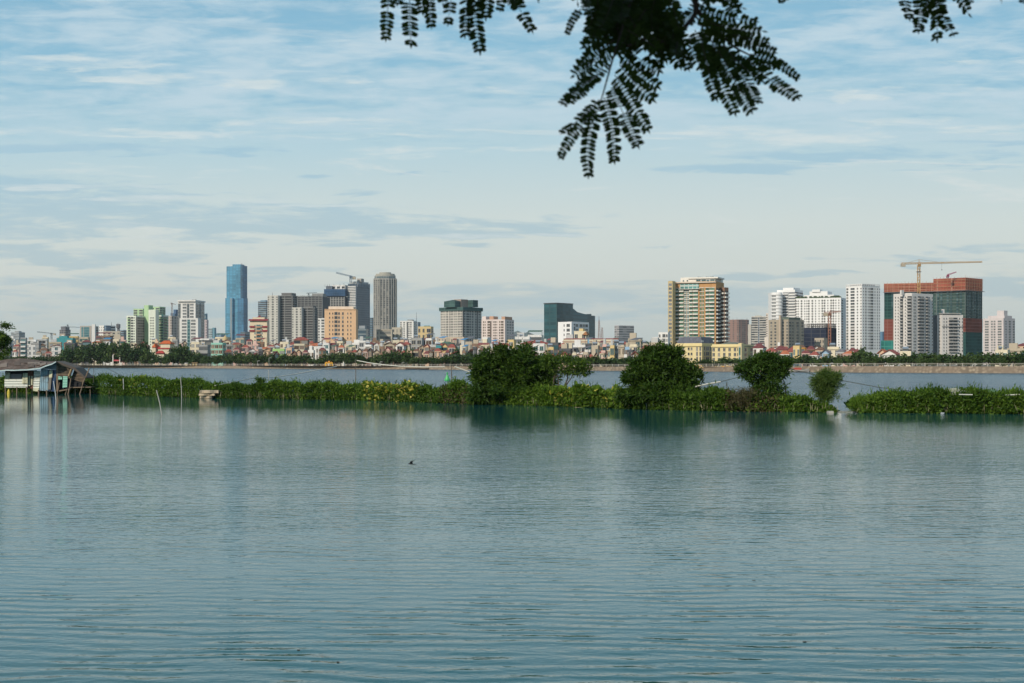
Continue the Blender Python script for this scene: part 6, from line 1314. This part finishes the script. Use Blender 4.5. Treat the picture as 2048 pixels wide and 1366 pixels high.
for px_, py_, wh in ((1237, 1003, 'in the middle of the pond'), (1508, 1161, 'on the right half of the pond'), (676, 1325, 'near the bottom edge, left of centre'), (597, 1301, 'left of the other bottom edge leaf'), (1610, 1284, 'near the bottom edge, right half'), (1538, 1006, 'on the right half, far out')):
    D = 3*F/(py_-HZ); c = (X(px_, D), D); mb = MB(); a0 = random.random()*3
    o8 = [(c[0]+.014*math.cos(a0+t)*(1 if i % 4 else 1.7), c[1]+.014*math.sin(a0+t)*(1 if i % 4 else 1.7)) for i, t in enumerate([k*.785 for k in range(8)])]
    mb.prism(o8, .002, .007, topscale=1.1); tag(mb.build('floating_leaf', DLF, loc=(c[0], c[1], .005)), 'tiny dark leaf floating '+wh, 'leaf', 'dead leaves floating on the pond')
# flying bird
D = 37; T = thing('bird', 'small dark bird flying low over the open pond', 'bird', P(824, 928, D)); bm_ = flat_mat((.03, .028, .025), 'dark_feathers', .8); c = P(824, 928, D)
mb = MB(); mb.tube([c+Vector((-.085, 0, .012)), c+Vector((-.04, 0, .004)), c+Vector((0, 0, 0)), c+Vector((.05, 0, -.008)), c+Vector((.12, 0, -.02))], .019, .006, 7); mb.tube([c+Vector((-.075, 0, .01)), c+Vector((-.115, 0, .008))], .007, .002, 5); mb.build('body', bm_, T)
for s_ in (-1, 1):
    mb = MB(); a = c+Vector((-.02, 0, .008)); mb.hexa([a+Vector((-.025, 0, 0)), a+Vector((.035, 0, 0)), a+Vector((.03, s_*.09, .045)), a+Vector((-.03, s_*.09, .05))], [a+Vector((-.025, 0, .005)), a+Vector((.035, 0, .005)), a+Vector((.03, s_*.09, .05)), a+Vector((-.03, s_*.09, .055))])
    mb.hexa([a+Vector((-.03, s_*.0901, .05)), a+Vector((.03, s_*.0901, .045)), a+Vector((.055, s_*.18, .07)), a+Vector((.045, s_*.18, .072))], [a+Vector((-.03, s_*.0901, .055)), a+Vector((.03, s_*.0901, .05)), a+Vector((.055, s_*.18, .074)), a+Vector((.045, s_*.18, .076))]); mb.build('wing', bm_, T)

# ------------------------------------------------------------------ tin stilt hut
D = 137; HT = thing('stilt_hut', 'tumbledown tin stilt hut with a brown sheet roof over the water', 'hut', (X(60, D), D, 0))
def corr(name, base, rust, s, axis='x', rustiness=.4, rough=.5):
    m, n, b = principled(name); t = n.new('ShaderNodeTexCoord'); x, y, z = n.sep(t.outputs['Object'])[:3]
    w_ = n.m('SINE', n.m('MULTIPLY', {'x': x, 'z': z, 'y': y}[axis], s))
    f = n.ss(n.noise(t.outputs['Object'], 1.6, 6, .7), .62-rustiness*.35, .80-rustiness*.3)
    c = n.mix(f, base, rust)
    n.put(b.inputs['Base Color'], n.mix(n.m('MULTIPLY', n.ss(w_, .3, 1), .45), c, tuple(q*.35 for q in base)))
    bp = n.new('ShaderNodeBump'); bp.inputs['Strength'].default_value = .6; bp.inputs['Distance'].default_value = .03; n.l.new(w_, bp.inputs['Height']); n.l.new(bp.outputs[0], b.inputs['Normal'])
    b.inputs['Roughness'].default_value = rough; return m
HWH = corr('white_tin', (.66, .68, .60), (.30, .24, .15), 26, 'z', .35); HCR = corr('cream_board', (.58, .56, .38), (.25, .2, .12), 9, 'x', .3); HBL = corr('blue_tin', (.24, .37, .44), (.12, .12, .11), 30, 'x', .45); HNV = corr('navy_tin', (.03, .07, .15), (.05, .05, .06), 30, 'x', .3)
HRF = corr('brown_roof_sheet', (.17, .125, .10), (.09, .06, .045), 7, 'x', .8, .9); HWD = corr('grey_brown_planks', (.15, .11, .075), (.06, .045, .03), 22, 'z', .5, .9); HMT = corr('mint_shutter', (.25, .55, .42), (.2, .3, .2), 40, 'z', .2); HDK = flat_mat((.02, .022, .025), 'interior_shade', .9); HRD = flat_mat((.20, .09, .06), 'brick_panel', .9); HPO = flat_mat((.22, .16, .11), 'stilt_wood', .9); HTR = flat_mat((.50, .62, .62), 'tin_trim', .4)
def slab(pts, th, name, mat, dd=0.0, D_=D, lab=None):
    """flat panel: outline in picture coordinates at depth D_+dd (or own depth per point), given thickness"""
    f = [P(p[0], p[1], D_+dd+(p[2] if len(p) > 2 else 0)) for p in pts]; n = len(f); mb = MB(); k = [q+Vector((0, th, 0)) for q in f]
    mb.face(f); mb.face(k[::-1])
    for i in range(n): j = (i+1) % n; mb.face([f[j], f[i], k[i], k[j]])
    o = mb.build(name, mat, HT)
    if lab: o['label'] = lab
    return o
slab([(10, 776), (56, 776), (56, 741), (10, 741)], 2.6, 'room_box', HDK, .35)  # near-black solid block; the room's shade is put into its colour
slab([(9, 775), (55, 775), (55, 758), (9, 758)], .08, 'wall_panel', HWH, 0, lab='white tin panel below the dark opening')
slab([(10, 757.7), (20, 757.7), (20, 745), (10, 745)], .06, 'wall_panel', HCR, .05); slab([(44, 767), (55, 767), (55, 746), (46, 746)], .06, 'shutter', HCR, -.12, lab='cream shutter hanging beside the dark opening')
slab([(21, 757.5), (43.5, 757.5), (43.5, 748), (21, 748)], .03, 'window', pane_mat('grey'), .12)
slab([(55.5, 777), (66, 777), (66, 741), (55.5, 741)], .06, 'door', HRD, .25); slab([(57, 772), (60, 772), (60, 752), (57, 752)], .05, 'door_frame', HCR, .1); slab([(62, 770), (65, 770), (65, 752), (62, 752)], .05, 'door_frame', HCR, .1)
slab([(66, 780), (78, 781), (80.5, 742), (68, 742)], .08, 'wall_panel', HWH, 0, lab='tall white panel left of the blue wall'); slab([(66.5, 782), (78, 783), (78, 776), (66.5, 776)], .05, 'skirting', HCR, -.05)
slab([(79, 781), (96, 782), (96.5, 739), (82, 737)], .08, 'wall_panel', HBL, -.1, lab='light blue corrugated wall panel'); slab([(96.2, 782), (109, 783), (112.5, 740), (96.7, 739)], .08, 'wall_panel', HNV, -.06, lab='dark blue corrugated wall panel')
slab([(82, 736.8), (112.5, 739.8), (112, 724), (98, 728)], .08, 'gable', flat_mat((.20, .25, .28), 'gable_tin', .6), -.08); slab([(97.5, 755), (104, 755), (105, 741), (99, 741)], .05, 'wall_patch', HCR, -.2); slab([(95, 779), (101, 779), (103, 755), (98, 755)], .05, 'door', flat_mat((.2, .18, .15), 'old_door'), -.2)
# roof: patched sheets sloping to the front
mb = MB(); cols = [(-14, 741, 722), (0, 740, 721), (14, 739.5, 718.5), (28, 739, 717.5), (40, 739.3, 716.5), (55, 738, 717.5), (68, 737, 719), (80, 735, 721), (92, 731, 722.5), (104, 726.5, 722.8), (112, 722.6, 722.3)]
fr = [P(p, y0+(.5 if i % 2 else -.3), D-1.0+(i % 3)*.03) for i, (p, y0, y1) in enumerate(cols)]; mdl = [P(p, (y0+y1)/2+(.8 if i % 2 else -.6), D+.5) for i, (p, y0, y1) in enumerate(cols)]; bk = [P(p, y1, D+2.1) for p, y0, y1 in cols]; en = [Vector((q.x, q.y+2.2, q.z-.7)) for q in bk]
for rows in ((fr, mdl), (mdl, bk), (bk, en)):
    A, B = rows
    for i in range(len(A)-1):
        mb.face([A[i], A[i+1], B[i+1], B[i]]); d = Vector((0, 0, -.06)); mb.face([A[i]+d, B[i]+d, B[i+1]+d, A[i+1]+d])
rf = mb.build('roof', HRF, HT)
mb = MB(); ee = fr
for i in range(len(fr)-1):
    a, c = fr[i]+Vector((0, -.03, 0)), fr[i+1]+Vector((0, -.03, 0)); dz = Vector((0, 0, -.11)); mb.hexa([a+dz, c+dz, c+dz+Vector((0, .025, 0)), a+dz+Vector((0, .025, 0))], [a, c, c+Vector((0, .025, 0)), a+Vector((0, .025, 0))])
mb.build('eave_trim', HTR, rf)
for i in range(9):
    q = fr[1].lerp(bk[7], 0)+Vector((rg.uniform(0, 4.4), 0, 0)); k = rg.randrange(1, 8); t = rg.uniform(.1, .55); a = fr[k].lerp(bk[k], t)+Vector((0, 0, .05)); c = fr[k+1].lerp(bk[k+1], t)+Vector((0, 0, .05)); e_ = fr[k+1].lerp(bk[k+1], t+.35)+Vector((0, 0, .07)); f_ = fr[k].lerp(bk[k], t+.33)+Vector((0, 0, .06))
    mb = MB(); dz = Vector((0, 0, .03)); mb.hexa([a, c, e_, f_], [a+dz, c+dz, e_+dz, f_+dz]); mb.build('roof_patch', flat_mat((.20, .16, .13) if i % 2 else (.10, .075, .06), 'old_sheet', .9), rf)
# collapsed right part
slab([(112.5, 783), (116, 783), (116, 725), (112.5, 724)], .1, 'corner_post', HPO, -.02)
slab([(116, 752), (139, 757), (146, 737), (116.5, 727)], .08, 'plank_wall', HWD, 0); mb = MB(); mb.tube([P(117, 729.5, D-.1), P(144, 736.5, D-.1)], .05); mb.tube([P(137, 752, D-.15), P(143, 737, D-.15)], .06); mb.build('light_batten', flat_mat((.45, .32, .16), 'fresh_wood'), HT)
slab([(142, 757), (164, 765), (171, 757), (150, 736)], .08, 'plank_wall', HWD, .3); slab([(112, 722), (150, 735), (172, 755), (169, 757), (148, 739.5), (112, 726)], 2.6, 'side_roof', flat_mat((.10, .08, .065), 'old_sheet', .9), -.3)
slab([(125, 776), (134, 774), (135, 753), (126, 752)], .06, 'shutter', HMT, -.1, lab='mint green slatted shutter'); slab([(115, 760), (124, 759), (124, 751), (115, 753)], .06, 'shutter', HMT, 0); slab([(116, 779), (141, 776), (139, 757), (116, 753)], 1.6, 'room_box', HDK, .4); slab([(140, 774), (160, 776), (163, 766), (142, 758)], 1.2, 'room_box', HDK, .5)
slab([(115, 781), (140, 777), (140, 779), (116, 783.5)], .8, 'floor_board', HPO, -.05); slab([(140, 774), (182, 773.5), (182, 775), (140, 776)], 1.2, 'walkway', HPO, .1)
for i, (a, b__, r_) in enumerate([((10.5, 788), (10.5, 774), .07), ((33, 788.5), (33.5, 774), .07), ((53, 789), (53, 774), .09), ((77, 790), (77, 780), .09), ((93, 790), (93, 780), .08), ((112, 790), (119, 765), .06), ((134.5, 791), (142, 757), .08), ((127, 787), (134, 778), .06), ((157, 787), (167, 762), .07), ((165, 768), (179, 735), .07), ((24, 788), (24, 775), .05), ((64, 789), (64, 777), .06), ((150, 789), (150, 775), .05), ((180, 788), (180, 774), .05)]):
    mb = MB(); p0, p1 = P(*a, D+(.4 if i > 9 else -.1)), P(*b__, D+(.4 if i > 9 else -.1)); p0.z = -.4 if a[1] > 780 else p0.z; mb.tube([p0, p0.lerp(p1, .5)+Vector((.03, 0, 0)), p1], r_, r_*.8, 6); mb.build('stilt', HPO, HT)
pole('white fishing pole slanting into the water in front of the hut corner', (112, 801), (107, 762), 113.5, .045, flat_mat((.6, .62, .6), 'white_pole'))
mb = MB(); q = P(17.5, 784, 137); mb.tube([q+Vector((0, 0, -.28)), q+Vector((0, 0, .1)), q+Vector((0, 0, .2))], .17, .08, 9); mb.tube([q+Vector((0, 0, .2)), q+Vector((0, 0, .3))], .05, .05, 7); tag(mb.build('jerrycan', flat_mat((.62, .48, .02), 'yellow_plastic', .4), loc=tuple(q)), 'yellow plastic can hanging among the stilts under the hut', 'can')

# ================================================================== overhanging flame tree on the near shore
TL = leaf_mat('fern_leaf', (.018, .034, .008), (.032, .055, .011), (.055, .085, .018), .25)
BR = flat_mat((.05, .04, .03), 'twig_bark', .9)
FT = thing('flame_tree', 'overhanging tree with dark feathery leaves dangling in from the top edge', 'tree', (-3.2, -3.4, .35))
rf_ = np.random.default_rng(5)
def pinna(p0, p1, wid, n, sag, r, ang0=1.33):
    """one finger of a feathery leaf: leaflet pairs along a midrib"""
    p0, p1 = np.array(p0), np.array(p1); ax = p1-p0; L = np.linalg.norm(ax); ax = ax/L; view = np.array([0, 1, 0.0])+r.normal(0, .2, 3); side = unit(np.cross(ax, view)[None])[0]; nrm = np.cross(side, ax); Q = []
    bend = side*r.normal(0, .04)*L
    rib = []
    for i in range(n+1):
        t = i/n; c = p0+ax*L*t+bend*math.sin(t*3.14)+np.array([0, 0, -sag*t*t*L]); rib.append(c)
        if i == 0: continue
        wv = wid*(.55+.45*math.sin(min(1, t*1.6+.25)*2.2))*(1 if t < .85 else .82)
        if r.random() < .05: continue
        for s_ in (-1, 1):
            a = ang0-.3*t*t+r.normal(0, .10); d = ax*math.cos(a)+side*s_*math.sin(a)+nrm*r.normal(.0, .16); d = d/np.linalg.norm(d); w2 = L/n*r.uniform(.40, .50); e = np.cross(d, nrm); e = e/np.linalg.norm(e)*w2
            b0 = c; Q.append([b0, b0+d*wv*.25+e, b0+d*wv*.8+e*.95, b0+d*wv]); Q.append([b0, b0+d*wv, b0+d*wv*.8-e*.95, b0+d*wv*.25-e])
    i = rib[-1]; Q.append([i, i+side*wid*.14+ax*wid*.3, i+ax*wid*.8, i-side*wid*.14+ax*wid*.3])
    return Q, rib
def frond(parent, fingers, D, name='leaf'):
    r = rf_
    for f in fingers:
        a, b_ = f[0], f[1]; d1 = D+r.uniform(-.07, .07); d2 = d1+r.uniform(-.10, .08); p0, p1 = P(a[0], a[1], d1), P(b_[0], b_[1], d2); L = (p1-p0).length
        q, rib = pinna(p0, p1, (f[2] if len(f) > 2 else 19)*1.12/F*D, max(7, int(L/(7.9/F*D))), 0.0, r)
        mb = MB(); mb.tube([Vector(v_) for v_ in rib], .0011, .0005, 4, mi=1)
        for c_ in q: mb.face(c_)
        mb.build(name, [TL, BR], parent)
def twig(parent, pts, r0, r1, name):
    mb = MB(); mb.tube(pts, r0, r1, 6); return mb.build(name, BR, parent)
crown_c = Vector((-.6, .4, 5.6))
def branch(pts): # from the picture up to the crown
    q = [P(*p) for p in pts]; return q
DL_ = 2.55
# left spray
B1 = thing('branch', None, None, P(900, -60, 2.6)); B1.parent = FT; B1.location = P(900, -60, 2.6)-Vector(FT.location)
twig(B1, [P(800, -40, 2.6), P(900, -55, 2.6), P(1010, -60, 2.65), P(1150, -150, 2.6), P(1250, -420, 2.3)], .002, .006, 'twig')
frond(B1, [((778, -40), (772, 72), 16), ((822, -50), (822, 86), 18), ((850, -40), (862, 48), 15), ((838, -45), (845, 20), 17), ((800, -50), (795, 5), 17)], 2.6)
frond(B1, [((880, -40), (886, 6), 14), ((912, -45), (897, 42), 15), ((935, -45), (930, 66), 17), ((955, -45), (960, 97), 19), ((975, -45), (972, 30), 17), ((945, -50), (942, 20), 18)], 2.55)
frond(B1, [((1000, -50), (1000, 16), 13), ((1022, -50), (1062, 56), 16), ((1010, -50), (1030, 10), 15), ((1040, -55), (1075, -5), 14)], 2.6)
# middle spray
B2 = thing('branch', None, None, P(1290, -40, 2.45)); B2.parent = FT; B2.location = P(1290, -40, 2.45)-Vector(FT.location)
twig(B2, [P(1194, 225, 2.42), P(1206, 188, 2.44), P(1222, 130, 2.45), P(1240, 70, 2.47), P(1262, 0, 2.5), P(1285, -70, 2.5), P(1300, -260, 2.3)], .0008, .0036, 'twig')
twig(B2, [P(1255, 92, 2.46), P(1300, 75, 2.47), P(1330, 86, 2.48), P(1352, 76, 2.5), P(1390, 30, 2.5), P(1400, -80, 2.45), P(1350, -240, 2.3)], .0025, .005, 'twig')
twig(B2, [P(1514, 118, 2.5), P(1470, 95, 2.5), P(1430, 60, 2.5), P(1395, 20, 2.5), P(1360, -60, 2.48)], .0012, .004, 'twig')
frond(B2, [((1195, 222), (1122, 312), 13), ((1198, 200), (1128, 262), 14), ((1193, 222), (1178, 345), 17), ((1208, 195), (1228, 318), 18), ((1222, 175), (1274, 288), 19), ((1230, 150), (1293, 255), 19), ((1196, 150), (1128, 205), 15)], 2.42)
frond(B2, [((1240, 130), (1302, 195), 20), ((1245, 105), (1312, 170), 20), ((1250, 85), (1318, 140), 20), ((1255, 60), (1330, 108), 20), ((1215, 120), (1140, 200), 17), ((1222, 100), (1150, 150), 20), ((1228, 80), (1165, 125), 20), ((1235, 60), (1172, 92), 20)], 2.46)
frond(B2, [((1162, 18), (1136, 64), 9), ((1170, -30), (1172, 22), 13), ((1150, -30), (1155, 4), 13), ((1188, -30), (1207, 34), 14), ((1200, -20), (1176, 60), 16), ((1240, 10), (1180, 80), 20), ((1230, -30), (1195, 50), 20)], 2.5)
F_ = []
for i in range(30):
    a = rf_.uniform(1215, 1440); y = rf_.uniform(-50, 45); t = rf_.uniform(-.9, .9); L = rf_.uniform(60, 105); F_.append(((a, y), (a+L*math.sin(t), min(128, y+L*math.cos(t))), 19))
F2 = []
for i in range(16):
    a = rf_.uniform(1195, 1275); y = rf_.uniform(-50, 30); t = rf_.uniform(-.8, .5); L = rf_.uniform(55, 95); F2.append(((a, y), (a+L*math.sin(t), y+L*math.cos(t)), 19))
frond(B2, F2, 2.58)
frond(B2, F_[:15], 2.55); frond(B2, F_[15:], 2.66)
frond(B2, [((1345, 70), (1375, 134), 15), ((1360, 70), (1352, 112), 14), ((1378, 75), (1400, 132), 15), ((1335, 70), (1300, 118), 15), ((1352, 40), (1345, 105), 17), ((1390, 60), (1420, 140), 17), ((1330, 20), (1345, 82), 19)], 2.5)
frond(B2, [((1378, -10), (1484, 16), 12), ((1385, 15), (1508, 42), 14), ((1392, 35), (1524, 62), 15), ((1398, 50), (1530, 84), 15), ((1408, 68), (1545, 104), 15), ((1420, 82), (1556, 128), 15), ((1376, -30), (1440, -4), 12)], 2.5)
frond(B2, [((1400, 70), (1432, 192), 17), ((1412, 90), (1468, 222), 17), ((1436, 100), (1500, 218), 19), ((1465, 110), (1512, 200), 19), ((1490, 112), (1590, 192), 18), ((1500, 108), (1592, 154), 12), ((1425, 90), (1478, 176), 19), ((1448, 92), (1520, 158), 18)], 2.46)
# right spray
B3 = thing('branch', None, None, P(1880, -50, 2.6)); B3.parent = FT; B3.location = P(1880, -50, 2.6)-Vector(FT.location)
twig(B3, [P(1830, -25, 2.6), P(1880, -40, 2.6), P(1960, -70, 2.6), P(1800, -300, 2.5), P(1500, -520, 2.3)], .0015, .006, 'twig')
frond(B3, [((1802, -35), (1818, 34), 15), ((1835, -35), (1837, 58), 17), ((1868, -35), (1874, 72), 19), ((1878, -20), (1906, 66), 14), ((1885, -40), (1936, 26), 16), ((1850, -40), (1856, 22), 18), ((1920, -40), (1938, 2), 12)], 2.6)
frond(B3, [((2040, -35), (2046, 4), 12), ((2002, -30), (2004, -2), 12)], 2.6)
frond(B2, [((1560, -45), (1564, 2), 10), ((1575, -45), (1572, -1), 9)], 2.6)
# trunk, limbs and the crown whose shade the sprays hang in
mb = MB(); mb.tube([(-3.2, -3.4, .2), (-3.1, -3.3, 1.8), (-2.7, -2.9, 3.4), (-2.2, -2.2, 4.6)], .30, .17, 10)
for e in ((.0, 1.4, 5.2), (1.6, .6, 5.9), (-1.6, .8, 6.0), (.4, -1.8, 6.2), (-3.8, -1.5, 6.0)): mb.tube([(-2.2, -2.2, 4.5), ((-2.2+e[0])/2, (-2.2+e[1])/2, (4.8+e[2])/2), e], .13, .04, 7)
for e in (P(1250, -420, 2.3), P(1300, -260, 2.3), P(1350, -240, 2.3), P(1500, -520, 2.3)): mb.tube([(.0, 1.4, 5.2), Vector((.1, 1.9, 4.7)), e], .02, .006, 6)
mb.build('trunk', BARK, FT)
Cp = []
for cx, cy, cz, rr, rz, m in ((-.9, .4, 5.5, 1.9, .75, 420), (.6, .9, 5.5, 1.6, .7, 340), (-2.2, -.6, 5.6, 1.8, .9, 340), (0, -1.2, 6.0, 2.0, .9, 300), (-.2, 2.0, 4.75, 1.3, .38, 300), (.9, 2.1, 4.8, 1.1, .36, 220), (-1.8, 1.2, 5.0, 1.3, .55, 260), (-1.6, -1.9, 4.9, 1.2, .7, 160), (-.8, 1.2, 4.9, 1.0, .45, 200)):
    d = unit(rf_.normal(size=(m, 3))); Cp.append(np.array([cx, cy, cz])+d*(rf_.random(m)**.5)[:, None]*np.array([rr, rr, rz]))
Cp = np.concatenate(Cp); Cp = Cp[(Cp[:, 1] < .4) | ((Cp[:, 2]-3)/np.maximum(.2, Cp[:, 1]) > .42)]
p = np.repeat(Cp, 10, 0)+rf_.normal(size=(len(Cp)*10, 3))*.13; V = leaves(p, rf_.normal(size=p.shape), .17, .075, rf_)-np.array(FT.location); link('crown', quads('crown', V, TL), FT)

# ================================================================== haze
HAZE = True
if HAZE:
    mb = MB(); mb.box(-12500, 12500, -120, 19500, -1.0, 900); hz = mb.build('haze', None or bpy.data.materials.new('haze_air')); tag(hz, kind='stuff')
    hm = hz.data.materials[0]; hm.use_nodes = True; nt = hm.node_tree; nt.nodes.clear(); pv_ = nt.nodes.new('ShaderNodeVolumePrincipled'); pv_.inputs['Color'].default_value = (.90, .94, .97, 1); pv_.inputs['Density'].default_value = 3.0e-5; pv_.inputs['Anisotropy'].default_value = 0.1
    nt.links.new(pv_.outputs[0], nt.nodes.new('ShaderNodeOutputMaterial').inputs['Volume'])
